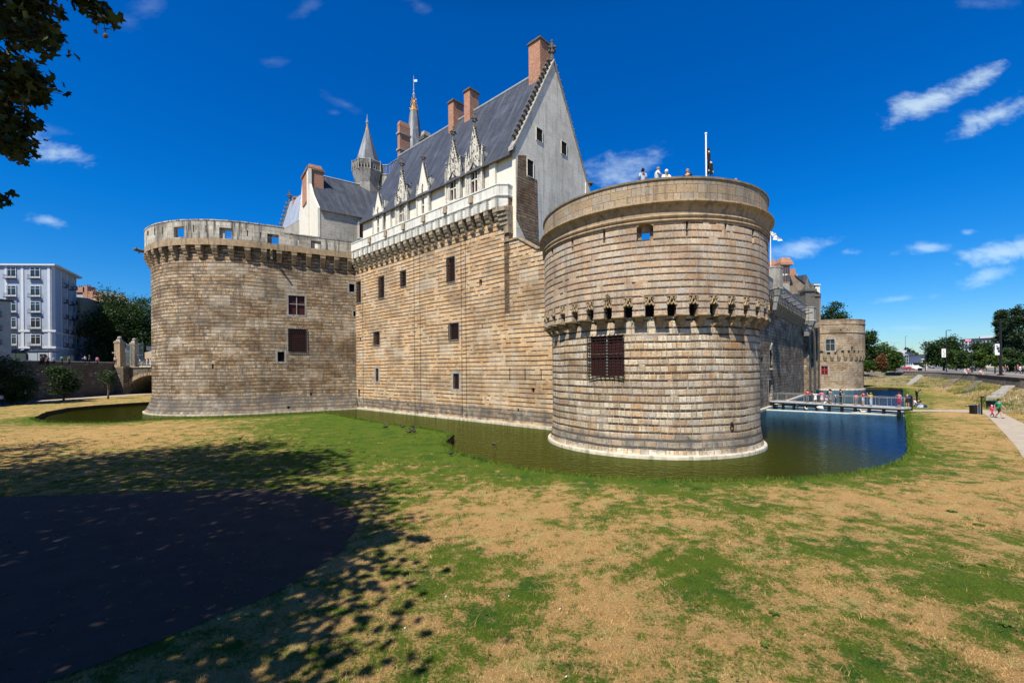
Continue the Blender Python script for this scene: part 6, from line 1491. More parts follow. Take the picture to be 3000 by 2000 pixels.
def spray(name, label, path, r, n, seed, ls):
    """leafy twig: path of points, leaves scattered round it, with its own twigs"""
    rng = np.random.default_rng(seed); t_ = thing(name, label, 'branch', tuple(path[0])); mb = MB(); pts = [Vector(p) for p in path]; mb.tube(pts, [.03-.022*i/(len(pts)-1) for i in range(len(pts))], 5)
    cs = []
    for i in range(n):
        k = rng.uniform(.0,1)*(len(pts)-1); j = min(int(k),len(pts)-2); p = pts[j].lerp(pts[j+1],k-j); o = Vector(rng.normal(size=3))*r*(1-.4*k/(len(pts)-1)); q = p+Vector((o.x,o.y,o.z*.9))
        cs.append(tuple(q)); 
        if i % 3 == 0: mb.tube([p,q], [.008,.004], 3)
    for i in range(max(1,n//60)):
        k = rng.uniform(.3,1)*(len(pts)-1); j = min(int(k),len(pts)-2); p = pts[j].lerp(pts[j+1],k-j); q = p+Vector((rng.normal()*.1,0,-.28)); mb.tube([p,q],.004,3); mb.ball(q,.028,6)
    mb.build('twig', M['bark'], t_); c = np.array(cs)-np.array(path[0]); poly_mesh('foliage', leaves(c, ls, rng, PALM, .25), M['leafn'], t_, attrs={'shade': rng.uniform(0,1,len(c))})
sp_ = [([P(-160,-60,6.6),P(-40,40,6.5),P(60,95,6.4),P(140,120,6.3)],.22,80,'drooping leafy branch second from the top at the left edge'),
       ([P(-140,120,6.6),P(-30,180,6.5),P(50,215,6.4),P(105,240,6.4)],.18,66,'leafy branch at the left edge just above the longest one'),
       ([P(-160,10,7.2),P(-20,60,7.1),P(60,95,7.0),P(165,100,7.0)],.16,60,'leafy twig pointing right under the top left corner'),
       ([P(-140,190,6.8),P(-20,230,6.7),P(60,262,6.6),P(130,262,6.6)],.20,80,'longest dark leafy branch in the middle of the left fringe'),
       ([P(-120,280,7.0),P(-20,320,6.9),P(40,350,6.8),P(85,380,6.8)],.16,55,'leafy branch below the middle of the left fringe'),
       ([P(-120,330,6.8),P(-20,390,6.7),P(30,420,6.7),P(75,445,6.6)],.15,44,'lowest full branch of the left leaf fringe'),
       ([P(-120,560,6.5),P(-40,572,6.5),P(5,580,6.5)],.10,16,'small tuft of leaves alone at the left edge below the fringe'),
       ([P(120,-130,6.0),P(200,-40,6.1),P(262,10,6.2),P(320,62,6.2)],.13,52,'separate leafy twig hanging from the top edge near the corner'),
       ([P(0,-120,6.4),P(30,-30,6.4),P(55,20,6.4),P(130,10,6.4)],.2,66,'topmost leafy branch in the left corner')]
for i,(pts,r,n,lab) in enumerate(sp_): spray('leafy_branch', lab, pts, r*.9, int(n*4.0), 80+i, .145)
# ---- weeds on masonry
def tuft(name, label, c, r, n, mat, ls, seed, cat='plant', group=None):
    rng = np.random.default_rng(seed); p = np.array(c)+rng.normal(size=(n,3))*r; o = poly_mesh(name, leaves(p-np.array(c), ls, rng), M[mat], None, attrs={'shade': rng.uniform(0,1,n)}, loc=c); tag(o, label, cat, group); return o
q = p2u.hit(1780,870,.1); pt = p2u.pos(q[0],.15); tuft('wall_weed','small green weed sprouting above the corbels of the moat tower',(pt.x,pt.y,P(1780,870,q[2]).z),.10,40,'leafy',.1,91)
q = p2u.hit(1846,895,.1); pt = p2u.pos(q[0],.15); tuft('wall_weed','tiny yellowish weed beside a carved panel of the moat tower',(pt.x,pt.y,P(1846,895,q[2]).z),.07,25,'leafy',.08,92)
for i,(u,v) in enumerate(((1042,1184),(1157,1203),(1220,1207))):
    s,z = hit_d(u,v,-.2); tuft('wall_weed',('bright green plant in the corner where the broad tower meets the long wall','small plant at the waterline of the long wall, nearer the corner','small plant at the waterline of the long wall, nearer the cables')[i],tuple(L(s,-.3,max(z,-.1))),(.22,.12,.12)[i],(90,40,40)[i],'leafy',.14,93+i)
# rough plants along the right bank
rngb = np.random.default_rng(5); cen_b = []
for i in range(1500):
    k = rngb.integers(0,nT-1); f = rngb.uniform(0,1); q = Vector(slp(k,min(rows_,int(f*rows_)))).lerp(Vector(slp(k+1,min(rows_,int(f*rows_)))), rngb.uniform()); cen_b.append((q.x,q.y,q.z))
cen_b = np.array(cen_b); cen_b = cen_b[rngb.uniform(size=len(cen_b)) < .9]
BL = np.array([(-.035,0,0),(.035,0,0),(0,.02,1.0)])
def blades(c, h, rng, lean=.35):
    n = len(c); a = rng.uniform(0,2*PI,n); ca, sa = np.cos(a), np.sin(a); hh = h*rng.uniform(.5,1.3,n); w_ = hh*rng.uniform(.05,.12,n); lx = rng.normal(0,lean,n)*hh; ly = rng.normal(0,lean,n)*hh
    V = np.zeros((n,3,3)); V[:,0] = c+np.c_[-ca*w_,-sa*w_,np.zeros(n)]; V[:,1] = c+np.c_[ca*w_,sa*w_,np.zeros(n)]; V[:,2] = c+np.c_[lx,ly,hh]; return V
t = NT('slope_plants'); g = t.n('ShaderNodeAttribute', attribute_name='shade').outputs['Fac']
M['slopegrass'] = t.out(t.ramp(g, [(0,(.05,.09,.02)),(.42,(.11,.16,.03)),(.66,(.34,.28,.10)),(.8,(.42,.24,.09)),(1,(.5,.42,.24))]), .9, spec=.1)
cc_ = np.repeat(cen_b, 34, 0)+rngb.normal(size=(len(cen_b)*34,3))*np.array([.45,.45,.02])
shb = np.clip(np.array([mnoise.noise(Vector((p[0]*.18,p[1]*.18,0))) for p in cen_b])*1.1+.52+rngb.normal(0,.12,len(cen_b)),0,1); shb = np.clip(np.repeat(shb,34)+rngb.normal(0,.1,len(cc_)),0,1)
o = poly_mesh('bank_vegetation', blades(cc_, .30, rngb), M['slopegrass'], attrs={'shade': shb}); tag(o, 'dry grasses and weeds covering the slope below the promenade', kind='stuff')
# ================================================================== GRASS BLADES
t = NT('grass_blades'); c, n3 = lawn_color(t); v = t.n('ShaderNodeAttribute', attribute_name='tone').outputs['Fac']
c = t.mix(1.0, c, t.ramp(v, [(0,.55),(.6,1.15),(1,1.38)]), 'MULTIPLY'); M['blade'] = t.out(c, .85, spec=.15)
def sample_lawn(n, y0, y1, rng, pw_=2.0):
    # uniform in the visible wedge with density falling with distance
    Y = (y0**(2-pw_)+(y1**(2-pw_)-y0**(2-pw_))*rng.uniform(size=n))**(1/(2-pw_)) if pw_ != 2 else y0*(y1/y0)**rng.uniform(size=n)
    X = (rng.uniform(size=n)*2.36-1.18)*Y; return np.c_[X,Y]
APN = np.array([[p.x,p.y] for p in ap]); RPN = np.array([[p.x,p.y] for p in rp])
rg_ = np.random.default_rng(3); GP = sample_lawn(430000, 6.2, 46, rg_, 2.0)
eN = np.array([mnoise.noise(Vector((p[0]*2.2,p[1]*2.2,1))) for p in GP]); dAP = np.minimum(d_poly(GP, APN), d_poly(GP, RPN)); keep = ~in_poly(GP, mo) & ((~in_poly(GP, RPN) & ~in_poly(GP, APN)) | (dAP < .10+.22*eN)); GP = GP[keep]
da = d_poly(GP, MN[:len(EP)], False)
hN = np.array([.032]*len(GP))*(1+.5*np.exp(-(da/.9)**2))
tall = np.array([mnoise.noise(Vector((p[0]*.9,p[1]*.9,3))) for p in GP[::1]]) if len(GP) < 400000 else 0
hN = hN*(1+.7*np.clip(tall,-.4,1)); c3 = np.c_[GP, np.zeros(len(GP))+.005]
def mkblades(c3, hN, rng, wk=.8, lean=.75):
    n = len(c3); a = rng.uniform(0,2*PI,n); ca, sa = np.cos(a), np.sin(a); hh = hN*rng.uniform(.5,1.35,n); dist = c3[:,1]; w_ = (.0018+.00034*dist)*wk*rng.uniform(.6,1.4,n); lx = rng.normal(0,lean,n)*hh; ly = rng.normal(0,lean,n)*hh
    V = np.zeros((n,3,3)); V[:,0] = c3+np.c_[-ca*w_,-sa*w_,np.zeros(n)]; V[:,1] = c3+np.c_[ca*w_,sa*w_,np.zeros(n)]; V[:,2] = c3+np.c_[lx,ly,hh]; return V
o = poly_mesh('grass', mkblades(c3, hN, rg_), M['blade'], attrs={'tone': np.clip(rg_.normal(.5,.25,len(c3)),0,1), 'green': greenness(GP)}); tag(o, 'short patchy grass blades over the near lawn', kind='stuff')
rt_ = np.random.default_rng(19); TP = sample_lawn(2600, 6.5, 34, rt_, 1.3); TP = TP[~in_poly(TP, mo) & ~in_poly(TP, RPN) & ~in_poly(TP, APN)]; gT = greenness(TP)
tc = np.repeat(TP, 16, 0)+rt_.normal(size=(len(TP)*16,2))*.045; gt_ = np.repeat(gT+rt_.choice([-.6,.35,.6],len(TP)),16)
o = poly_mesh('grass_tufts', mkblades(np.c_[tc, np.zeros(len(tc))], np.repeat(rt_.uniform(.05,.11,len(TP)),16), rt_, .9, .5), M['blade'], attrs={'tone': np.repeat(np.clip(rt_.normal(.5,.3,len(TP)),0,1),16), 'green': gt_}); tag(o, 'scattered taller grass tufts over the near lawn', kind='stuff')
lt = sample_lawn(1400, 6.5, 26, rt_, 1.6); lt = lt[~in_poly(lt, mo)]
o = poly_mesh('lawn_litter', leaves(np.c_[lt, np.full(len(lt),.05)], .055, rt_, QUAD, 2.2), M['leafr'], attrs={'shade': rt_.uniform(0,1,len(lt))}); tag(o, 'tiny dry leaves scattered over the near lawn', kind='stuff')
# longer fringe at the water's edge
ed = []
for i in range(len(EP)-1):
    a, b = np.array(EP[i]), np.array(EP[i+1]); l_ = np.hypot(*(b-a)); dm = max(8, np.hypot(*((a+b)/2))); n = int(l_*min(260, 5200/dm)); tt_ = rg_.uniform(size=(n,1)); ed.append(a+(b-a)*tt_+rg_.normal(size=(n,2))*.16)
ed = np.concatenate(ed); ed = ed[(~in_poly(ed, mo)) | (d_poly(ed, MN[:len(EP)], False) < .06)]
ec = np.c_[ed, np.zeros(len(ed))]; tl_ = np.array([mnoise.noise(Vector((p[0]*.5,p[1]*.5,8))) for p in ed])
o = poly_mesh('edge_grass', mkblades(ec, .14*(1+1.3*np.clip(tl_+.1,0,1)), rg_, 1.2, .4), M['blade'], attrs={'tone': np.clip(rg_.normal(.5,.25,len(ec)),0,1), 'green': np.full(len(ec),1.5)}); tag(o, 'longer green grass fringe at the edge of the moat', kind='stuff')
rl = np.random.default_rng(77); lf = np.c_[rl.uniform(-22,-2,900), rl.uniform(7,24,900)]; lf = lf[in_poly(lf, APN)]; lf3 = np.c_[lf, np.full(len(lf),.035)]
o = poly_mesh('fallen_leaves', leaves(lf3, .09, rl, QUAD, 2.5), M['leafr'], attrs={'shade': rl.uniform(0,1,len(lf3))}); tag(o, 'small dry leaves scattered on the shaded asphalt', kind='stuff')
# broad-leaved weeds in the near lawn (plantain rosettes)
for i,(u,v) in enumerate(((2820,1660),(2880,1658),(2790,1500),(2950,1835),(2240,1895),(2270,1800),(2870,1540))):
    c = G(u,v); rng = np.random.default_rng(200+i); n = 11; V = []
    for k in range(n):
        a = 2*PI*k/n+rng.normal()*.3; d = np.array([math.cos(a),math.sin(a),0]); s_ = np.array([-d[1],d[0],0]); l_ = rng.uniform(.07,.13)*(1.4 if v < 1600 else 1); V.append([d*0+(0,0,.02), d*l_*.5+s_*l_*.28+(0,0,.06), d*l_+(0,0,.035), d*l_*.5-s_*l_*.28+(0,0,.06)])
    o = poly_mesh('broadleaf_weed', np.array(V), M['leafy'], loc=tuple(c), attrs={'shade': rng.uniform(.3,1,n)}); tag(o, 'flat green rosette weed in the dry lawn', 'weed', 'rosette weeds in the near lawn')
# small litter: leaves and feathers
for i,(u,v,lab,mt,sz) in enumerate(((1212,1672,'small dark blue scrap lying on the lawn right of the tree shadow','navy',.09),(1306,1753,'small white feather on the lawn below the dark scrap','signwhite',.05),(1640,1790,'tiny white scrap in the middle of the dry lawn','signwhite',.05),(1490,1752,'tiny pale pebble on the dry lawn','signwhite',.04),(640,1820,'pale fallen leaf on the shaded grass below the asphalt','concrete',.07),(1186,1846,'small pale scrap in the shaded lawn edge','signwhite',.04),(1658,1990,'white feather at the bottom edge of the lawn','signwhite',.04),(2010,1737,'brown pebble patch beside the green tuft','corb',.05))):
    c = G(u,v)+Vector((0,0,.05)); mb = MB(); sz *= .6; mb.box(tuple(c),(sz,sz*.4,.012),rz=.6*i); mb.box(tuple(c+Vector((sz*.4,sz*.1,.01))),(sz*.5,sz*.3,.01),rz=.9+.6*i)
    if mt == 'navy': M['navy'] = flat('navy_cloth',(.015,.03,.09),.8)
    tag(mb.build('scrap' if mt != 'concrete' else 'fallen_leaf', M[mt], origin=tuple(c)), lab, 'litter')
# ================================================================== PEOPLE
M['skin'] = flat('skin', (.50,.30,.21), .6); M['skind'] = flat('dark_skin', (.16,.09,.06), .6)
COLS = {}
def cm(name, c):
    if name not in COLS: COLS[name] = flat('cloth_'+name, c, .85)
    return COLS[name]
WHT=cm('white',(.75,.75,.74)); BLK=cm('black',(.012,.012,.014)); NVY=cm('navy',(.02,.03,.08)); RED=cm('red',(.45,.02,.03)); PNK=cm('pink',(.62,.16,.28)); LPK=cm('pale_pink',(.62,.42,.42)); GRN=cm('green',(.0,.22,.13)); YEL=cm('yellow',(.55,.36,.06)); PUR=cm('purple',(.22,.05,.24)); JEA=cm('jeans',(.05,.09,.17)); GRY=cm('grey',(.16,.17,.18)); LBL=cm('light_blue',(.42,.52,.66)); BEI=cm('beige',(.45,.36,.26)); CRI=cm('crimson',(.30,.01,.06)); HOT=cm('hot_pink',(.65,.03,.16))
HBR=cm('brown_hair',(.05,.028,.015)); HBK=cm('black_hair',(.01,.009,.008)); HGR=cm('grey_hair',(.22,.21,.20)); HWH=cm('white_hair',(.70,.69,.66)); HBL=cm('blond_hair',(.36,.20,.09)); GLD=cm('cap_gold',(.6,.42,.05))
def skel(pose):
    """joint positions, figure 1.7 m tall facing -y, standing on z = 0"""
    J = dict(pel=(0,0,.92), wst=(0,.005,1.05), chs=(0,.01,1.28), nek=(0,.015,1.45), hd0=(0,0,1.53), hd1=(0,-.01,1.64))
    for s, k in ((-1,'L'),(1,'R')):
        J['sh'+k] = (s*.185,.01,1.39); J['hp'+k] = (s*.095,0,.88); J['kn'+k] = (s*.10,-.015,.48); J['an'+k] = (s*.10,.02,.08); J['to'+k] = (s*.115,-.15,.035)
        J['el'+k] = (s*.235,.03,1.12); J['wr'+k] = (s*.24,-.05,.87); J['pm'+k] = (s*.235,-.07,.79)
    if pose == 'lean':
        for s,k in ((-1,'L'),(1,'R')): J['el'+k]=(s*.25,-.14,1.17); J['wr'+k]=(s*.20,-.38,1.12); J['pm'+k]=(s*.17,-.46,1.10)
        J['nek']=(0,-.05,1.44); J['hd0']=(0,-.09,1.52); J['hd1']=(0,-.13,1.62); J['chs']=(0,-.02,1.28)
    if pose == 'hips':
        for s,k in ((-1,'L'),(1,'R')): J['el'+k]=(s*.42,.05,1.18); J['wr'+k]=(s*.22,-.04,1.06); J['pm'+k]=(s*.15,-.09,1.04)
    if pose == 'walk':
        J['knL']=(-.09,-.22,.50); J['anL']=(-.09,-.30,.09); J['toL']=(-.09,-.46,.07); J['knR']=(.09,.06,.48); J['anR']=(.09,.32,.16); J['toR']=(.09,.20,.04)
        J['elL']=(-.24,.14,1.13); J['wrL']=(-.24,.12,.88); J['pmL']=(-.23,.10,.80); J['elR']=(.24,-.07,1.13); J['wrR']=(.22,-.25,.95); J['pmR']=(.21,-.31,.88)
    if pose == 'reach':
        J['elR']=(.44,-.08,1.22); J['wrR']=(.66,-.16,1.15); J['pmR']=(.74,-.18,1.14)
    if pose == 'armup':
        J['elR']=(.30,-.20,1.42); J['wrR']=(.22,-.32,1.60); J['pmR']=(.18,-.36,1.67); J['elL']=(-.30,-.22,1.18); J['wrL']=(-.14,-.34,1.22); J['pmL']=(-.06,-.38,1.24)
    if pose == 'sit':
        d = .47
        for k in list(J): 
            x,y,z = J[k]; J[k] = (x,y,z-.40)
        for s,k in ((-1,'L'),(1,'R')): J['kn'+k]=(s*.11,-.42,.50); J['an'+k]=(s*.11,-.40,.08); J['to'+k]=(s*.11,-.56,.035); J['el'+k]=(s*.25,-.08,.74); J['wr'+k]=(s*.17,-.30,.62); J['pm'+k]=(s*.14,-.37,.58)
    if pose == 'floor':
        for k in list(J):
            x,y,z = J[k]; J[k] = (x,y+.0,z-.78)
        for s,k in ((-1,'L'),(1,'R')): J['kn'+k]=(s*.18,-.40,.38); J['an'+k]=(s*.12,-.62,.08); J['to'+k]=(s*.12,-.76,.04); J['el'+k]=(s*.30,-.08,.34); J['wr'+k]=(s*.22,-.32,.34); J['pm'+k]=(s*.18,-.38,.36)
    if pose == 'cycle':
        for k in list(J):
            x,y,z = J[k]; J[k] = (x,y,z+.05)
        J['nek']=(0,-.16,1.44); J['hd0']=(0,-.20,1.54); J['hd1']=(0,-.22,1.66); J['chs']=(0,-.10,1.30)
        for s,k in ((-1,'L'),(1,'R')): J['sh'+k]=(s*.18,-.12,1.40); J['el'+k]=(s*.26,-.30,1.16); J['wr'+k]=(s*.24,-.50,1.04); J['pm'+k]=(s*.24,-.57,1.02)
        J['knL']=(-.10,-.36,.76); J['anL']=(-.10,-.26,.36); J['toL']=(-.10,-.40,.32); J['knR']=(.10,-.28,.58); J['anR']=(.10,-.16,.18); J['toR']=(.10,-.30,.14)
    return J
def skin_mesh(name, V, E, Rr, sub=1):
    me = bpy.data.meshes.new(name+'_src'); me.from_pydata(V, E, []); o = bpy.data.objects.new(name+'_src', me); link(o)
    md = o.modifiers.new('s','SKIN'); md.use_smooth_shade = True
    for i, r in enumerate(Rr): me.skin_vertices[0].data[i].radius = (r, r) if not hasattr(r,'__len__') else r
    me.skin_vertices[0].data[0].use_root = True
    if sub: sm = o.modifiers.new('u','SUBSURF'); sm.levels = sub; sm.render_levels = sub
    dg = bpy.context.evaluated_depsgraph_get(); m2 = bpy.data.meshes.new_from_object(o.evaluated_get(dg)); m2.name = name; bpy.data.objects.remove(o); bpy.data.meshes.remove(me); return m2
CACHE = {}
def body_parts(pose, fem=False):
    key = (pose, fem)
    if key in CACHE: return CACHE[key]
    J = {k: Vector(v) for k, v in skel(pose).items()}
    names = ['pel','wst','chs','nek','hd0','hd1']; V = [J[n] for n in names]; R_ = [(.135,.10),(.115,.085),(.15,.10),.052,.085,.088]; E = [(0,1),(1,2),(2,3),(3,4),(4,5)]
    ix = {n:i for i,n in enumerate(names)}
    def add(n, p, r, par): ix[n] = len(V); V.append(Vector(p)); R_.append(r); E.append((ix[par], ix[n]))
    # nose and chin
    f = Vector((0,-1,0)); add('nose', J['hd0']+Vector((0,-.105,.045)), .016, 'hd0')
    for k, s in (('L',-1),('R',1)):
        add('sh'+k, J['sh'+k], .062, 'chs'); add('el'+k, J['el'+k], .043, 'sh'+k); add('wr'+k, J['wr'+k], .028, 'el'+k); add('pm'+k, J['pm'+k], (.036,.022), 'wr'+k)
        d = (J['pm'+k]-J['wr'+k]).normalized(); up = Vector((1,0,0)) if abs(d.x) < .7 else Vector((0,1,0)); w_ = d.cross(up).normalized()
        for q,(o_,l_) in enumerate(((-.03,.070),(-.010,.082),(.010,.078),(.03,.062))): add('f%s%d'%(k,q), J['pm'+k]+w_*o_*1.1+d*l_+Vector((0,-.012,0)), .0085, 'pm'+k)
        add('t'+k, J['wr'+k].lerp(J['pm'+k],.6)+w_*.05+d*.03, .010, 'pm'+k)
        add('hp'+k, J['hp'+k], .085, 'pel'); add('kn'+k, J['kn'+k], .055, 'hp'+k); add('an'+k, J['an'+k], .038, 'kn'+k); add('to'+k, J['to'+k], (.038,.03), 'an'+k)
    body = skin_mesh('body', V, E, R_)
    def sub_(names, edges, radii, nm): return skin_mesh(nm, [J[n] if isinstance(n,str) else n for n in names], edges, radii)
    mixp = lambda a,b,t_: J[a].lerp(J[b],t_)
    top = sub_(['wst',mixp('pel','wst',.2),'chs',mixp('chs','nek',.75),'shL',mixp('shL','elL',.85),'shR',mixp('shR','elR',.85)],[(0,1),(0,2),(2,3),(2,4),(4,5),(2,6),(6,7)],[(.140,.11),(.155,.125),(.172,.125),.07,.082,.062,.082,.062],'top')
    longs = sub_(['wst','chs',mixp('chs','nek',.7),mixp('pel','wst',.1),'shL','elL','wrL','shR','elR','wrR'],[(0,1),(1,2),(0,3),(1,4),(4,5),(5,6),(1,7),(7,8),(8,9)],[(.142,.112),(.172,.125),.07,(.155,.125),.082,.062,.042,.082,.062,.042],'jacket')
    tr = sub_(['pel','wst','hpL','knL',mixp('knL','anL',.9),'hpR','knR',mixp('knR','anR',.9)],[(0,1),(0,2),(2,3),(3,4),(0,5),(5,6),(6,7)],[(.150,.118),(.125,.10),.100,.070,.056,.100,.070,.056],'trousers')
    sh = sub_(['pel','wst','hpL',mixp('hpL','knL',.85),'hpR',mixp('hpR','knR',.85)],[(0,1),(0,2),(2,3),(0,4),(4,5)],[(.150,.118),(.125,.10),.105,.088,.105,.088],'shorts')
    # skirt: a cone from waist to knees
    mb = MB(); a = J['wst']; b = (J['knL']+J['knR'])/2; n = 14; pr = []
    for i in range(6):
        c = a.lerp(b,i/5); r_ = .125+.09*(i/5)**.8; pr.append([Vector((c.x+r_*math.cos(2*PI*q/n)*(1+.06*(q%2)), c.y+r_*.8*math.sin(2*PI*q/n), c.z if pose not in ('sit','floor') else c.z+r_*.4*math.sin(2*PI*q/n))) for q in range(n)])
    for i in range(5):
        for q in range(n): mb.face([pr[i][q],pr[i][(q+1)%n],pr[i+1][(q+1)%n],pr[i+1][q]])
    tmp = mb.build('skirt', M['skin'], None, True, origin=(0,0,0)); skirt = tmp.data; bpy.data.objects.remove(tmp)
    hc = J['hd0'].lerp(J['hd1'],.62)
    def mk(fn, nm): m_ = MB(); fn(m_); o_ = m_.build(nm, M['skin'], None, True, origin=(0,0,0)); d_ = o_.data; bpy.data.objects.remove(o_); return d_
    hair = mk(lambda m_: m_.ball(hc+Vector((0,.028,.028)), .112, 10, (.92,1.0,1.02)), 'hair')
    def lng(m_):
        m_.ball(hc+Vector((0,.028,.028)), .112, 10, (.95,1.0,1.02)); m_.tube([hc+Vector((0,.06,-.02)),hc+Vector((0,.09,-.14)),hc+Vector((0,.10,-.28))],[.10,.095,.05],8)
    lhair = mk(lng, 'hair')
    hat = mk(lambda m_: (m_.ball(hc+Vector((0,.01,.045)), .118, 10, (.95,1.05,.85)), m_.box(hc+Vector((0,-.12,.035)),(.15,.12,.015))), 'cap')
    shoes = [mk(lambda m_: m_.ball(J['an'+k].lerp(J['to'+k],.5)+Vector((0,0,-.01)), .062, 8, (.75,1.9,.72)), 'shoe') for k in 'LR']
    eyes = mk(lambda m_: [m_.ball(J['hd0']+Vector((s*.032,-.082,.075)), .010, 5) for s in (-1,1)]+[m_.box(J['hd0']+Vector((0,-.088,.005)),(.04,.012,.008))], 'eyes_mouth')
    CACHE[key] = dict(body=body, top=top, jacket=longs, trousers=tr, shorts=sh, skirt=skirt, hair=hair, longhair=lhair, cap=hat, shoes=shoes, eyes=eyes); return CACHE[key]
def person(pos, rz, pose, label, top=WHT, bottom=JEA, hair=HBR, skin=None, k=1.0, topk='top', botk='trousers', hairk='hair', cap=None, shoes=BLK, group=None, pitch=0, bag=None, cat='person', zoff=0):
    B = body_parts(pose); r = thing('person', label, cat, (pos[0],pos[1],pos[2]+zoff), rz, group); r.scale = (k,k,k)
    if pitch: r.rotation_euler = (pitch,0,rz)
    def put(mesh, nm, mat):
        o_ = bpy.data.objects.new(nm, mesh); link(o_); o_.parent = r
        if not mesh.materials: mesh.materials.append(mat)
        o_.material_slots[0].link = 'OBJECT'; o_.material_slots[0].material = mat; return o_
    put(B['body'],'body', skin or M['skin']); put(B[topk],'top',top); put(B[botk], botk, bottom); put(B[hairk],'hair',hair); put(B['eyes'],'eyes',BLK)
    if shoes: [put(q_,'shoe',shoes) for q_ in B['shoes']]
    if cap: put(B['cap'],'cap',cap)
    if bag:
        mb = MB(); mb.box((0,.20,1.25),(.30,.16,.42),taper=.85); mb.box((0,.29,1.17),(.22,.05,.22)); mb.tube([(-.11,.12,1.42),(-.12,-.08,1.42),(-.12,-.10,1.2)],.018,4); mb.tube([(.11,.12,1.42),(.12,-.08,1.42),(.12,-.10,1.2)],.018,4)
        o_ = mb.build('backpack', bag, None, origin=(0,0,0)); o_.parent = r
    return r
def hgt(u, vh, vf, Y): return (vf-vh)/F*Y
rng = random.Random(4)
# on the moat tower's roof walk
def on_roof(u, vt, Y, k, rz, pose, label, **kw):
    p = P(u, vt, Y); person((p.x,p.y,p.z-1.74*k), rz, pose, label, k=k, **kw)
on_roof(1883,493,26.6,1,.2+PI,'stand','person with black hair and pale blue shirt seen from behind on the tower roof',top=LBL,hair=HBK,skin=M['skind'])
on_roof(1924,488,26.2,1,PI/2,'lean','grey haired person in a white shirt bending sideways on the tower roof',top=WHT,hair=HGR)
on_roof(1951,497,25.8,1,0,'lean','white haired person in a white top leaning on the tower parapet',top=WHT,hair=HWH)
on_roof(2014,494,26.3,.95,-.6,'stand','person with long blond hair and a black top on the tower roof',top=BLK,hair=HBL,hairk='longhair')
on_roof(2156,522,29.5,.9,0,'stand','person barely showing a brown head above the right of the tower parapet',top=BEI,hair=HBL)
# on the footbridge
def br_pt(u, off=.3):
    A_ = L0+bn*off+Z*.12; dx, dz = ray(u,1185); q_ = L1-L0; tt = (dx*A_.y-A_.x)/(q_.x-dx*q_.y); return A_+q_*tt
BR = [(2366,.5,1,2.6,'hips','person in a red sleeveless top with hands on hips at the footbridge castle end',dict(top=RED,bottom=GRY,hair=HBR,k=.93)),
      (2389,.6,1,2.4,'armup','child in a white dress on the footbridge',dict(top=WHT,bottom=WHT,botk='skirt',k=.78,shoes=LPK)),
      (2408,.6,1,2.8,'reach','child in a pale pink dress looking over the footbridge rail',dict(top=PNK,bottom=LPK,botk='skirt',k=.88,shoes=LPK)),
      (2421,.5,1,2.6,'stand','small child in purple beside the dark figure on the footbridge',dict(top=PUR,bottom=WHT,botk='shorts',k=.68,shoes=WHT)),
      (2432,1.3,1,.3,'stand','person in a white shirt with a black backpack on the footbridge',dict(top=WHT,bottom=BLK,hair=HBK,k=1.0,bag=BLK)),
      (2434,.6,1,3.0,'stand','person in a long dark grey dress on the footbridge',dict(top=GRY,bottom=GRY,botk='skirt',hair=HBK,k=.98,topk='jacket')),
      (2448,.7,1,2.9,'stand','small child in dark clothes with a white cap at the footbridge rail',dict(top=NVY,bottom=NVY,k=.62,cap=WHT)),
      (2463,.5,1,.2,'armup','tall person all in black standing on the footbridge',dict(top=BLK,bottom=BLK,hair=HBK,k=1.02)),
      (2508,.5,1,2.3,'stand','child in a pink top and pale skirt alone in the middle of the footbridge',dict(top=PNK,bottom=GRY,k=.78,botk='shorts')),
      (2529,.6,1,3.1,'hips','person in a red top with a pale jacket round the waist on the footbridge',dict(top=RED,bottom=LBL,botk='shorts',k=.92)),
      (2552,.6,1,2.9,'armup','child in a yellow top and gold cap on the footbridge',dict(top=YEL,bottom=LBL,k=.84,cap=GLD)),
      (2634,.5,1,1.4,'reach','child in a pink top and crimson skirt stepping near the lawn end of the footbridge',dict(top=PNK,bottom=CRI,botk='skirt',k=.94,shoes=HOT)),
      ]
for u,off,kk,rz,pose,lab,kw in BR: person(br_pt(u,off), rz+.4, pose, lab, **kw)
def on_lawn(u, v, rz, pose, lab, z=0.0, **kw): return person(G(u,v,z), rz, pose, lab, **kw)
on_lawn(2659,1196,-1.2,'reach','person in a dark blue shirt and shorts at the lawn end of the footbridge',top=NVY,bottom=BLK,botk='shorts',k=1.06)
on_lawn(2669,1196,2.6,'stand','child in a dark top beside the person in blue at the end of the footbridge',top=PUR,bottom=NVY,k=.86)
on_lawn(2686,1176,.4,'armup','person in a black jacket with ginger hair standing behind the picnic',top=BLK,bottom=BLK,hair=HBL,hairk='longhair',k=1.02,topk='jacket')
on_lawn(2679,1190,1.2,'floor','person in a white shirt sitting on the grass at the footbridge end',top=WHT,bottom=NVY,zoff=.02)
on_lawn(2692,1190,-1.4,'floor','person in black sitting on the grass by the footbridge handrail',top=BLK,bottom=JEA,zoff=.02)
for i,(u,v,c) in enumerate(((2697,1193,LBL),(2708,1193,NVY))):
    q = G(u,v); mb = MB(); mb.box((q.x,q.y,.14),(.55,.35,.28),rz=.4*i,taper=.7); mb.tube([(q.x-.15,q.y,.25),(q.x,q.y,.42),(q.x+.15,q.y,.25)],.02,4); tag(mb.build('picnic_bag',c,origin=(q.x,q.y,0)),('light blue soft bag beside the picnickers','dark blue soft bag farthest right of the picnickers')[i],'bag')
q = G(2812,1192); lr_ = person((q.x+.8,q.y,.14), PI/2, 'stand', 'person lying flat on the lawn in black top and grey shorts', top=BLK, bottom=GRY, botk='shorts'); lr_.rotation_euler = (PI/2,0,PI/2+.15); lr_.location = (q.x+.9,q.y+.1,.16)
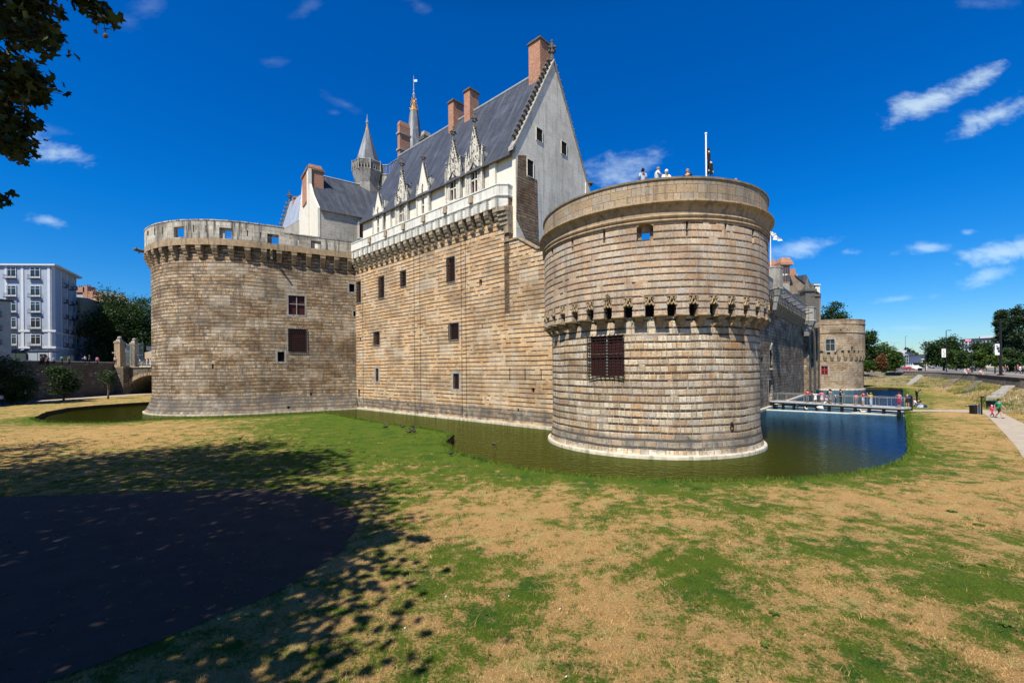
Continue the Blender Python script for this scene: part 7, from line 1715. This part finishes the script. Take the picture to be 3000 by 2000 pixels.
on_lawn(2926,1225,.15,'walk','person in a green top and black shorts walking with a child on the path',top=GRN,bottom=BLK,botk='shorts',hair=HBK,k=1.0,shoes=cm('brown',(.10,.05,.03)))
on_lawn(2906,1222,.1,'walk','small child in hot pink clothes and a white cap walking on the path',top=HOT,bottom=HOT,k=.64,cap=WHT,shoes=WHT)
q = G(4,1187); person(tuple(q), 1.4, 'walk', 'person in a white top and jeans walking at the left edge', top=WHT, bottom=NVY)
# seated on the bench by the left wall
bp = G(302,1157); bench = thing('park_bench','reddish brown wooden bench below the slim young tree','bench',(bp.x,bp.y,0),.15)
M['benchw'] = flat('red_brown_wood',(.16,.04,.02),.7)
mb = MB(); [mb.box((0,-.18+.12*k,.44),(1.9,.10,.04)) for k in range(4)]; o_=mb.build('seat',M['benchw'],None,origin=(0,0,0)); o_.parent=bench
mb = MB(); [mb.box((0,.26+.03*k,.58+.13*k),(1.9,.04,.11)) for k in range(3)]; o_=mb.build('backrest',M['benchw'],None,origin=(0,0,0)); o_.parent=bench
for x in (-.75,.75):
    mb = MB(); mb.tube([(x,-.2,0),(x,-.2,.43),(x,.22,.43),(x,.32,.9)],.03,5); mb.tube([(x,.22,.43),(x,.26,0)],.03,5); o_=mb.build('leg',M['black'],None,origin=(0,0,0)); o_.parent=bench
person((bp.x+1.3,bp.y-.1,0), .2, 'sit', 'person in a white top sitting beside the brown bench under the young tree', top=WHT, bottom=LPK)
# promenade people
def on_prom(u, v, rz, pose, lab, **kw): return person(G(u,v,HP), rz, pose, lab, **kw)
def wall_top(u):
    best = None
    for a, b in zip(pairs_top[:-1], pairs_top[1:]):
        t_, Y_, z_ = hitline(u, 1095, a, b-a)
        if 0 <= t_ <= 1 and (best is None or Y_ < best.y): best = Vector((a.x+(b.x-a.x)*t_, Y_, HP))
    return best
for u,c,b,h_,lab in ((2830,LBL,WHT,HWH,'white haired person in pale blue sitting on the promenade wall'),(2840,RED,JEA,HWH,'white haired person in a red top sitting on the promenade wall'),(2876,PUR,BEI,HBR,'person in mauve with brown hair sitting alone on the promenade wall')):
    q = wall_top(u); person((q.x,q.y+.2,HP-.38), 0, 'sit', lab, top=c if c is not PUR else LPK, bottom=b, hair=h_, k=1.15)
PR = [(2641,1081.5,BLK,BLK,1.0,'person all in black walking with another, left of the first lamp post'),(2648,1081.5,BEI,BLK,1.0,'person in a beige top walking beside one in black, left of the first lamp post'),(2715,1083.5,WHT,WHT,1.05,'person with dark hair in a white skirt near the promenade wall'),
      (2599,1077,PUR,JEA,1.0,'person in purple on the far promenade by the shrubs'),(2608,1077.5,WHT,JEA,1.0,'person in white and jeans on the far promenade'),(2612,1077,BEI,BLK,1.0,'person in beige on the far promenade by the shrubs'),(2627,1076.5,BLK,GRY,1.0,'dark clothed person far off between shrubs and lamp post'),
      (2752,1076,LPK,GRY,1.0,'person in pale pink far off under the big round tree'),(2758,1076,CRI,GRY,1.0,'person in dark red far off under the big round tree'),
      (2938,1092,cm('coral',(.6,.12,.09)),LPK,1.0,'person in coral walking just right of the nearest black pole'),(2946,1090,BLK,GRY,1.05,'person in a black top with white cap behind the one in coral'),(2952,1092.5,BLK,BLK,1.0,'person in black walking toward the poplars beside the nearest pole'),
      (2965,1087,GRY,NVY,1.0,'person in grey bending near the benches at the right'),(2974,1089,NVY,NVY,.95,'person in navy sitting group left of the red jacket'),(2982,1096,RED,BLK,1.12,'person in a red jacket and black trousers with a bag at the right'),(2989,1090,WHT,LBL,1.0,'person in white right of the red jacket'),(2998,1096,GRY,BLK,1.1,'person in dark grey at the right picture edge')]
for i,(u,v,c,b,k,lab) in enumerate(PR): on_prom(u, v, rng.uniform(0,6), ('walk','stand','walk')[i%3], lab, top=c, bottom=b, k=k, hair=(HBR,HBK,HGR)[i%3], cap=WHT if 'cap' in lab else None)
# cyclist
cq = G(2886,1087.5,HP); cyc = thing('bicycle','dark bicycle ridden along the promenade near the verge','bicycle',tuple(cq),.5)
for y in (-.52,.52):
    mb = MB(); mb.tube([(0,y+.34*math.cos(a),.34+.34*math.sin(a)) for a in [2*PI*i/16 for i in range(17)]],.022,5); [mb.tube([(0,y,.34),(0,y+.33*math.cos(a),.34+.33*math.sin(a))],.004,3) for a in [2*PI*i/8 for i in range(8)]]; o_=mb.build('wheel',M['black'],None,origin=(0,0,0)); o_.parent=cyc
mb = MB(); [mb.tube([a,b],.018,5) for a,b in (((0,.52,.34),(0,.12,.36)),((0,.12,.36),(0,.2,.85)),((0,.2,.85),(0,-.36,.84)),((0,.12,.36),(0,-.36,.78)),((0,-.36,.95),(0,-.52,.34)),((0,.2,.8),(0,.52,.34)))]; mb.tube([(-.25,-.40,1.0),(0,-.36,1.0),(.25,-.40,1.0)],.018,5); o_=mb.build('frame',M['black'],None,origin=(0,0,0)); o_.parent=cyc
mb = MB(); mb.box((0,.2,.9),(.16,.26,.06),taper=.7); o_=mb.build('saddle',M['black'],None,origin=(0,0,0)); o_.parent=cyc
person((cq.x,cq.y,HP), .5, 'cycle', 'cyclist in dark clothes with a pale helmet on the promenade', top=NVY, bottom=BLK, cap=WHT)
# people behind the second castle wall
for i,(u,v,c,lab) in enumerate(((2259,818,NVY,'person in navy behind the bartizan right of the moat tower'),(2270,822,WHT,'person in white behind the bartizan right of the moat tower'))):
    q = P(u,v,58); person((q.x,q.y,q.z-1.45), 2+i, 'lean', lab, top=c)
# left street: terrace and bridge
LS = [(120,1049,NVY,'person in navy seated at the terrace under the parasols'),(127,1046,BLK,'dark haired person at the terrace by the white pier'),(140,1049,GRY,'person in grey at the terrace right of the white pier'),(158,1049,LBL,'person in light blue at the terrace beside the corner'),(181,1047,GRN,'person in green above the left wall'),
      (203,1048,GRY,'person in grey above the left wall near the shop window'),(250,1047,WHT,'person in white leaning over the left wall'),(262,1045,BLK,'person in black beside the one leaning in white'),(285,1050,PNK,'person in pink above the left wall near the dark arches'),(338,1051,LPK,'person in pale pink beside the corner pedestal')]
LP_ = Path(wl, side)
for i,(u,v,c,lab) in enumerate(LS):
    h_ = LP_.hit(u, 1050) if u < 335 else None
    if h_: q = LP_.pos(h_[0], -1.2); p_ = (q.x*1.0, q.y, 0)
    else: q = P(u,1050,86); p_ = (q.x,q.y,0)
    Yq = p_[1]; X_ = P(u,v,Yq).x; person((X_, Yq, max(HL+.0, P(u,v-6,Yq).z-1.72)), rng.uniform(0,6), 'lean' if i in (6,) else 'stand', lab, top=c, bottom=BLK, hair=(HBK,HBR)[i%2])
BP = [(378,BLK,WHT,'person in black and white stripes at the left end of the stone bridge'),(389,NVY,NVY,'person in a dark blue jacket under the open gate leaf'),(400,NVY,WHT,'person in a navy top and white trousers crossing the stone bridge'),(409,WHT,JEA,'person in a white shirt on the stone bridge between bollard and group'),(424,BLK,BLK,'person in black with a bag on the stone bridge'),(430,WHT,WHT,'person in white striding on the stone bridge'),(434,CRI,BLK,'person in dark red on the stone bridge'),(441,LPK,WHT,'person in pale pink at the tower end of the stone bridge')]
for i,(u,c,b,lab) in enumerate(BP):
    q = P(u,1060,YB+1.2+.8*(i%3)); person((q.x,q.y,ZB), rng.uniform(0,6), ('walk','stand')[i%2], lab, top=c, bottom=b, hair=(HBK,HBR,HBL)[i%3], skin=M['skind'] if i%4 == 0 else None)
# ================================================================== STREET FURNITURE
def lamp(u, vb, vt, label, name='street_lamp', arm=1.2, r=.11, zb=HP, double=False, Y=None, group=None):
    b = G(u,vb,zb) if Y is None else Vector((P(u,vb,Y).x,Y,zb)); zt = P(u,vt,b.y).z; t_ = thing(name,label,'lamp post' if arm else 'pole',tuple(b),group=group)
    mb = MB(); mb.tube([b,b+Z*(zt-zb)*.33,b+Z*(zt-zb)],[r*1.15,r,r*.75],8); mb.box(tuple(b+Z*.1),(r*3.2,r*3.2,.2)); mb.build('pole',M['black'],t_)
    if arm:
        for s in ((1,-1) if double else (1,)):
            mb = MB(); t0 = Vector((b.x,b.y,zt)); mb.tube([t0,t0+Vector((s*arm*.5,0,.12)),t0+Vector((s*arm,0,.1))],[r*.6,r*.5,r*.5],5); mb.box(tuple(t0+Vector((s*arm,0,.05))),(.7,.3,.12)); mb.build('lamp_head',M['black'],t_)
    return t_, b, zt
lb, bb, zt_ = lamp(2773,1089,968,'tall black lamp post carrying a white and yellow banner')
lamp(2653,1080.5,985,'tall lamp post left of the low white building, first after the shrubs')
lamp(2707,1077,995,'distant lamp post with a short arm beside the slim tram pole',double=True,arm=.7)
lamp(2711,1086,1007,'slim black tram pole at the promenade wall, left of the bannered lamp',name='tram_pole',arm=0)
lamp(2673,1078,1016,'slim distant tram pole beside the white houses',name='tram_pole',arm=0)
lamp(2848,1090,1000,'black tram pole in front of the avenue trees',name='tram_pole',arm=0)
nb, nbb, nzt = lamp(2932,1099,933,'thickest black pole with stickers and a banner, nearest the poplars',name='tram_pole',arm=0,r=.2)
lamp(2622,1079,1004,'distant double street lamp above the clipped tree',double=True,arm=3.2,r=.08)
def banner(p_, u0, v0, u1, v1, label, lines, parent):
    mb = MB(); a = P(u0,v0,p_.y); b = P(u1,v1,p_.y); mb.prism([a,Vector((b.x,a.y,a.z)),b,Vector((a.x,a.y,b.z))],(0,.05,0)); mb.tube([a+Vector((0,0,.05)),Vector((p_.x,p_.y,a.z+.05))],.03,4); mb.tube([Vector((a.x,a.y,b.z)),Vector((p_.x,p_.y,b.z))],.03,4); o_ = mb.build('banner',M['signwhite'],None,origin=tuple(a)); tag(o_,label,'banner')
    mb = MB(); w_ = b.x-a.x; h_ = a.z-b.z
    for x,z,sx,sz in lines: mb.box((a.x+w_*x,a.y-.02,b.z+h_*z),(abs(w_)*sx,.03,h_*sz))
    pt_ = mb.build('print',M['bprint1'] if 'yellow' in label else M['bprint2'],o_,origin=tuple(a)); pt_.location = (0,0,0)
M['bprint1'] = flat('ochre_print',(.42,.36,.12),.7); M['bprint2'] = flat('dark_print',(.06,.06,.07),.7)
banner(bb,2759,1022,2771,1046,'white banner printed in yellow ochre on the lamp post by the round tree',[(.5,.85,.5,.06),(.45,.66,.35,.12),(.6,.45,.3,.16),(.5,.22,.6,.08),(.5,.1,.4,.03)],lb)
banner(nbb,2915,1008,2929,1039,'white banner with dark photo print on the nearest pole',[(.6,.62,.55,.25),(.75,.35,.4,.22),(.4,.84,.5,.05)],nb)
# van and car far off
def vehicle(name,label,u,v,Y,col,L_,Hh,van,cat):
    b = Vector((P(u,v,Y).x,Y,HP)); t_ = thing(name,label,cat,tuple(b)); mb = MB()
    prof_ = [(-L_/2,.35),(-L_/2,Hh*.9),(-L_/2+.15,Hh),(L_*.18,Hh),(L_*.34,Hh*.62),(L_/2,Hh*.5),(L_/2,.35)] if van else [(-L_/2,.35),(-L_/2,.85),(-L_*.36,.92),(-L_*.25,Hh),(L_*.10,Hh),(L_*.25,.92),(L_/2,.75),(L_/2,.35)]
    mb.prism([(b.x+x,b.y-.9,HP+z) for x,z in prof_],(0,1.8,0)); mb.build('body',col,t_)
    mb = MB(); w0 = L_*.19 if van else -L_*.22; w1 = L_*.31 if van else L_*.18; mb.box((b.x+(w0+w1)/2,b.y-.9,HP+Hh*.78),(w1-w0,.04,Hh*.22)); mb.build('window',M['glass'],t_)
    for x in (-L_*.32,L_*.32): mb = MB(); mb.tube([(b.x+x,b.y-.95,HP+.33),(b.x+x,b.y-.75,HP+.33)],.33,12); mb.build('wheel',M['black'],t_)
vehicle('parked_van','small white van far off beside the low white building',2683,1068,235,WHT,5.2,2.3,True,'van')
vehicle('parked_car','small red car far off by the white houses',2660,1070,225,RED,4.2,1.45,False,'car')
# bins, sign post, lidded bin
q = G(2857,1212,0); bx_ = thing('metal_cabinet','grey slatted double litter bin beside the right path','litter bin',tuple(q))
mb = MB(); mb.box((q.x-.18,q.y,.40),(.34,.45,.80)); mb.box((q.x-.18,q.y,.82),(.38,.5,.05)); mb.build('bin_housing',M['black'],bx_); mb = MB(); mb.box((q.x+.22,q.y+.08,.38),(.42,.45,.74)); [mb.box((q.x+.06+.08*k,q.y-.17,.38),(.03,.05,.7)) for k in range(5)]; mb.build('slatted_side',M['bluestone'],bx_)
q = G(2876,1214,0); mb = MB(); mb.tube([(q.x,q.y,0),(q.x,q.y,1.75)],.06,8); mb.box((q.x+.05,q.y,1.7),(.3,.14,.12)); tag(mb.build('marker_post',M['black'],origin=tuple(q)),'slim black post beside the grey litter bin','post')
q = G(2671,1203,0); mb = MB(); mb.tube([(q.x,q.y,0),(q.x,q.y,1.5)],.09,8); mb.box((q.x,q.y,1.5),(.26,.26,.06)); tag(mb.build('marker_post',M['black'],origin=tuple(q)),'black post at the lawn end of the footbridge','post')
q = G(2904,1198,0); wb_ = thing('wheelie_bin','black lidded bin behind the child on the right path','bin',tuple(q))
mb = MB(); mb.box((q.x,q.y,.46),(.48,.5,.74),taper=1.12); mb.build('body',M['black'],wb_); mb = MB(); mb.box((q.x,q.y-.02,.86),(.60,.60,.08)); mb.box((q.x,q.y-.30,.82),(.60,.06,.08)); mb.build('lid',M['black'],wb_)
for x in (-.2,.2): mb = MB(); mb.tube([(q.x+x-.04,q.y+.25,.12),(q.x+x+.04,q.y+.25,.12)],.12,10); mb.build('wheel',M['black'],wb_)
q = G(2680,1084.5,HP); mb = MB(); mb.box((q.x,q.y,HP+.25),(4.2,.9,.5)); mb.box((q.x,q.y,HP+.53),(4.5,1.1,.08)); tag(mb.build('stone_block',M['corb'],origin=tuple(q)),'low pale stone block on the promenade left of the black bins','block')
for i,u in enumerate((2693,2698)): q = G(u,1086,HP); mb = MB(); mb.lathe((q.x,q.y,HP),[(.35,0),(.4,1.0),(.42,1.05),(.1,1.12)],10); tag(mb.build('street_bin',M['black'],origin=(q.x,q.y,HP)),'small black street bin standing by the promenade wall','bin','pair of black bins by the promenade wall')
# flags
def flag(name, label, pole, zb, zt, pts, dark):
    t_ = thing(name,label,'flag',(pole.x,pole.y,zb)); mb = MB(); mb.tube([(pole.x,pole.y,zb),(pole.x,pole.y,zt)],.05,8); mb.ball((pole.x,pole.y,zt),.09,6); mb.build('pole',M['signwhite'],t_)
    nU, nV = 10, 14; grid = []
    (a,b,c,d) = pts    # top-near pole, top-far, bottom-far, bottom-near
    for i in range(nU+1):
        for j in range(nV+1):
            p_ = a.lerp(b,i/nU).lerp(d.lerp(c,i/nU),j/nV); grid.append(p_+Vector((0,.16*math.sin(i*1.3+j*.5),.04*math.sin(i*1.1))))
    mb = MB(); mk_ = MB(); g = lambda i,j: grid[i*(nV+1)+j]
    for i in range(nU):
        for j in range(nV):
            mi = 0
            if dark: mi = 1 if (i//2+j//2)%2 else 0
            else: mi = 1 if (j in (4,9) and i > 2) or (i < 3 and j in (1,4)) else 0
            if dark: mi = 1 if ((i*7+j*5)%23 < 2) else 0
            mb.face([g(i,j),g(i+1,j),g(i+1,j+1),g(i,j+1)],mi=mi)
    mb.build('cloth',[BLK,WHT] if dark else [WHT,BLK],t_,smooth=True)
pp_ = P(2069,500,29.5); flag('roof_flag','dark flag with white spots hanging beside its white pole on the moat tower',pp_,14.75,P(2069,392,29.5).z,(P(2072,432,29.5),P(2078,440,29.8),P(2091,515,29.8),P(2072,512,29.5)),True)
pp_ = P(2258,780,57); flag('striped_flag','white flag with black stripes blowing from a white pole right of the moat tower',pp_,15,P(2257,676,57).z,(P(2259,678,57),P(2270,684,57.4),P(2297,708,57.8),P(2263,702,57)),False)
# ================================================================== BIRDS
M['duckb'] = flat('brown_feathers',(.10,.065,.04),.8); M['duckd'] = flat('dark_feathers',(.03,.035,.03),.7); M['beak'] = flat('beak',(.45,.28,.03),.6); M['swan'] = flat('white_feathers',(.8,.8,.78),.7)
def bird_data(kind):
    V = [Vector(p) for p in ((0,0,.17),(0,-.12,.18),(0,.13,.19),(0,.24,.23),(0,-.19,.24),(0,-.21,.32),(0,-.235,.365),(0,-.32,.35))]
    E = [(0,1),(0,2),(2,3),(1,4),(4,5),(5,6),(6,7)]; R_ = [(.095,.085),(.08,.075),(.075,.06),.018,.045,.032,.042,.012]
    if kind == 'swan': V[4:] = [Vector((0,-.24,.30)),Vector((0,-.20,.48)),Vector((0,-.25,.60)),Vector((0,-.34,.57))]; R_ = [(.15,.13),(.12,.10),(.10,.09),.02,.05,.032,.045,.015]
    b = skin_mesh('body',V,E,R_); m_ = MB(); m_.tube([V[6]+Vector((0,-.03,-.01)),V[7]+Vector((0,-.02,-.02))],[.018,.010],5); o_ = m_.build('beak',M['beak'],None,origin=(0,0,0)); bk = o_.data; bpy.data.objects.remove(o_)
    m_ = MB(); [m_.tube([(s*.04,.02,.12),(s*.04,0,.01),(s*.04,-.05,.01)],.008,4) for s in (-1,1)]; o_ = m_.build('legs',M['beak'],None,origin=(0,0,0)); lg = o_.data; bpy.data.objects.remove(o_)
    m_ = MB(); [m_.ball((s*.085,.04,.20),.07,8,(.35,2.0,.75)) for s in (-1,1)]; o_ = m_.build('wings',M['duckd'],None,True,origin=(0,0,0)); wg = o_.data; bpy.data.objects.remove(o_)
    return b,bk,lg,wg
DK = bird_data('duck'); SW = bird_data('swan')
def bird(name, label, p_, rz, data=DK, mat=None, k=1.0, legs=True, wing=None, group=None, cat='duck'):
    t_ = thing(name,label,cat,tuple(p_),rz,group); t_.scale = (k,k,k)
    for me_,nm,mt in ((data[0],'body',mat or M['duckb']),(data[1],'beak',M['beak']),(data[3],'wings',wing or M['duckd']))+(((data[2],'feet',M['beak']),) if legs else ()):
        o_ = bpy.data.objects.new(nm,me_); link(o_); o_.parent = t_
        if not me_.materials: me_.materials.append(mt)
        o_.material_slots[0].link = 'OBJECT'; o_.material_slots[0].material = mt
for i,(u,v,lab) in enumerate(((1129,1257,'duck standing apart from the others on the green bank, nearest the broad tower'),(1180,1256,'small dark duck on the bank left of the cluster'),(1211,1256,'duck at the back of the cluster near the water'),(1199,1272,'duck at the front left of the cluster on the bank'),(1208,1267,'duck in the middle of the cluster on the bank'),(1214,1270,'duck at the right of the cluster on the bank'),(1321,1336,'dark pigeon sized bird at the grass edge of the moat'),(1127,1247,'duck resting at the water edge of the bank'),(703,1290,'dark bird in the sunny grass above the tree shadow'),(788,1287,'tiny dark bird right of the tree shadow'))):
    bird('duck',lab,G(u,v),rng.uniform(0,6),k=1.05 if i < 6 else .8,mat=M['duckb'] if i%2 else M['duckd'])
q = G(1448,1304,-.5); bird('duck','duck swimming in the narrow moat in front of the long wall',(q.x,q.y,-.58),1.2,legs=False)
for i,(u,v,lab) in enumerate(((2404,1199,'white swan on the concrete beam under the footbridge'),)): q = G(u,v+2,-.40); bird('swan',lab,(q.x,q.y,-.42),1.0,SW,M['swan'],1.7,wing=M['swan'],cat='swan')
for i,(u,v) in enumerate(((2334,1189),(2362,1201),(2530,1209))): q = G(u,v+1,-.40); bird('gull',('pale gull on the beam near the castle end','pale gull on the beam left of the swan','pale gull on the beam nearest the lawn')[i],(q.x,q.y,-.42),2+i,DK,GRY if i == 0 else M['concrete'],1.2,wing=M['concrete'],cat='gull')
# ================================================================== CAMERA, SUN, SKY
cam = bpy.data.cameras.new('camera'); co = bpy.data.objects.new('camera', cam); link(co); scene.camera = co
cam.sensor_fit = 'HORIZONTAL'; cam.sensor_width = 36; cam.lens = 36*F/3000; cam.shift_x = 0; cam.shift_y = 83/3000; cam.clip_start = .1; cam.clip_end = 6000
co.matrix_world = Matrix(((CR,SR,0,0),(0,0,-1,0),(-SR,CR,0,H),(0,0,0,1)))
SUN = Vector((-.47,-.88,1.40)).normalized()
sl = bpy.data.lights.new('sun','SUN'); so_ = bpy.data.objects.new('sun', sl); link(so_)
sl.energy = 5.0; sl.angle = math.radians(.5); sl.color = (1.0,.935,.81); so_.rotation_euler = SUN.to_track_quat('Z','Y').to_euler(); so_.location = SUN*60
w = bpy.data.worlds.new('World'); scene.world = w; w.use_nodes = True
t = NT(w, True)
sky = t.n('ShaderNodeTexSky', sky_type='NISHITA'); sky.sun_disc = False; sky.sun_elevation = math.asin(SUN.z); sky.sun_rotation = math.atan2(SUN.x, SUN.y)
sky.air_density = 1.0; sky.dust_density = .25; sky.ozone_density = 3.0; sky.altitude = 50
hs = t.n('ShaderNodeHueSaturation'); hs.inputs['Saturation'].default_value = 1.45; hs.inputs['Value'].default_value = .92; t.put(hs.inputs['Color'], sky.outputs[0])
tc = t.n('ShaderNodeTexCoord').outputs['Generated']; x, y, z = t.sep(tc)
yy = t.m('MAXIMUM', y, .05); a = t.m('DIVIDE', x, yy); b = t.m('DIVIDE', z, yy); ab = t.comb(a, b)
nz = t.noise(t.vscale(ab,(1,1.7,1)), 5.5, 7, .62, .6); nz2 = t.noise(t.vscale(ab,(1,2.2,1)), 22, 4, .6)
dens = 0.0
CL = [(2705,300,170,44,24,1.0),(2850,238,110,34,27,1.0),(2950,318,170,42,25,.95),(185,450,115,34,-10,.85),(140,645,82,22,-14,.7),(1830,480,120,52,12,.65),(1800,515,110,50,0,.7),
      (2365,720,150,34,8,.75),(2480,738,60,18,0,.55),(2720,725,95,24,8,.7),(2835,682,34,15,0,.7),(2930,740,220,36,11,.85),(2890,810,90,30,10,.6),(2630,876,110,16,6,.5),(1010,305,75,22,-25,.28),(980,330,30,14,-10,.22),(800,180,50,18,0,.20),(900,20,60,30,20,.22),
      (1230,15,60,28,-30,.3),(2880,10,120,25,0,.3),(150,380,80,20,-10,.25),(430,25,80,45,25,.28),(2650,960,90,9,0,.3),(60,385,90,45,-10,.5),(380,60,60,40,0,.2)]
for u,v,ru,rv,tl,st in CL:
    dx, dz = ray(u,v); th = math.radians(tl)
    p = t.m('SUBTRACT', a, dx); q = t.m('SUBTRACT', b, dz)
    e = t.m('DIVIDE', t.m('ADD', t.m('MULTIPLY', p, math.cos(th)), t.m('MULTIPLY', q, math.sin(th))), ru/F)
    f = t.m('DIVIDE', t.m('SUBTRACT', t.m('MULTIPLY', q, math.cos(th)), t.m('MULTIPLY', p, math.sin(th))), rv/F)
    r = t.m('SQRT', t.m('ADD', t.m('MULTIPLY', e, e), t.m('MULTIPLY', f, f)))
    k = t.m('MULTIPLY', t.m('SUBTRACT', 1.15, r), 1.0)
    k = t.m('ADD', k, t.m('MULTIPLY', t.m('SUBTRACT', nz, .5), 3.0)); k = t.m('ADD', k, t.m('MULTIPLY', t.m('SUBTRACT', nz2, .5), 1.5))
    k = t.m('MULTIPLY', t.step(k, .1, 1.5), st*(.25 if st < .35 else .52)); k = t.m('MULTIPLY', k, t.m('SUBTRACT', 1.0, t.step(r, .95, 1.5)))
    dens = t.m('MAXIMUM', dens, k)
dens = t.m('MULTIPLY', dens, t.m('GREATER_THAN', y, .05))
lift = t.m('MULTIPLY', t.m('SUBTRACT', 1.0, t.step(z, -.02, .55)), 1.0)
skc = t.mix(1.0, hs.outputs[0], t.ramp(t.m('MAXIMUM', z, 0.0), [(0,(.80,.92,1.08)),(.12,(.44,.90,1.26)),(.30,(.08,.98,1.42)),(.62,(.01,1.0,1.42)),(.72,(.02,.55,.80)),(1,(.02,.35,.5))]), 'MULTIPLY')
cc = t.mix(dens, skc, (8.6,10.4,10.4))
bg = t.n('ShaderNodeBackground'); t.put(bg.inputs[0], cc); bg.inputs[1].default_value = .082
o = t.n('ShaderNodeOutputWorld'); t.nt.links.new(bg.outputs[0], o.inputs[0])
scene.view_settings.view_transform = 'Standard'; scene.view_settings.look = 'None'; scene.view_settings.exposure = .52; scene.view_settings.gamma = 1
scene.cycles.max_bounces = 6; scene.cycles.diffuse_bounces = 2; scene.cycles.glossy_bounces = 3; scene.cycles.transparent_max_bounces = 6; scene.cycles.use_denoising = True
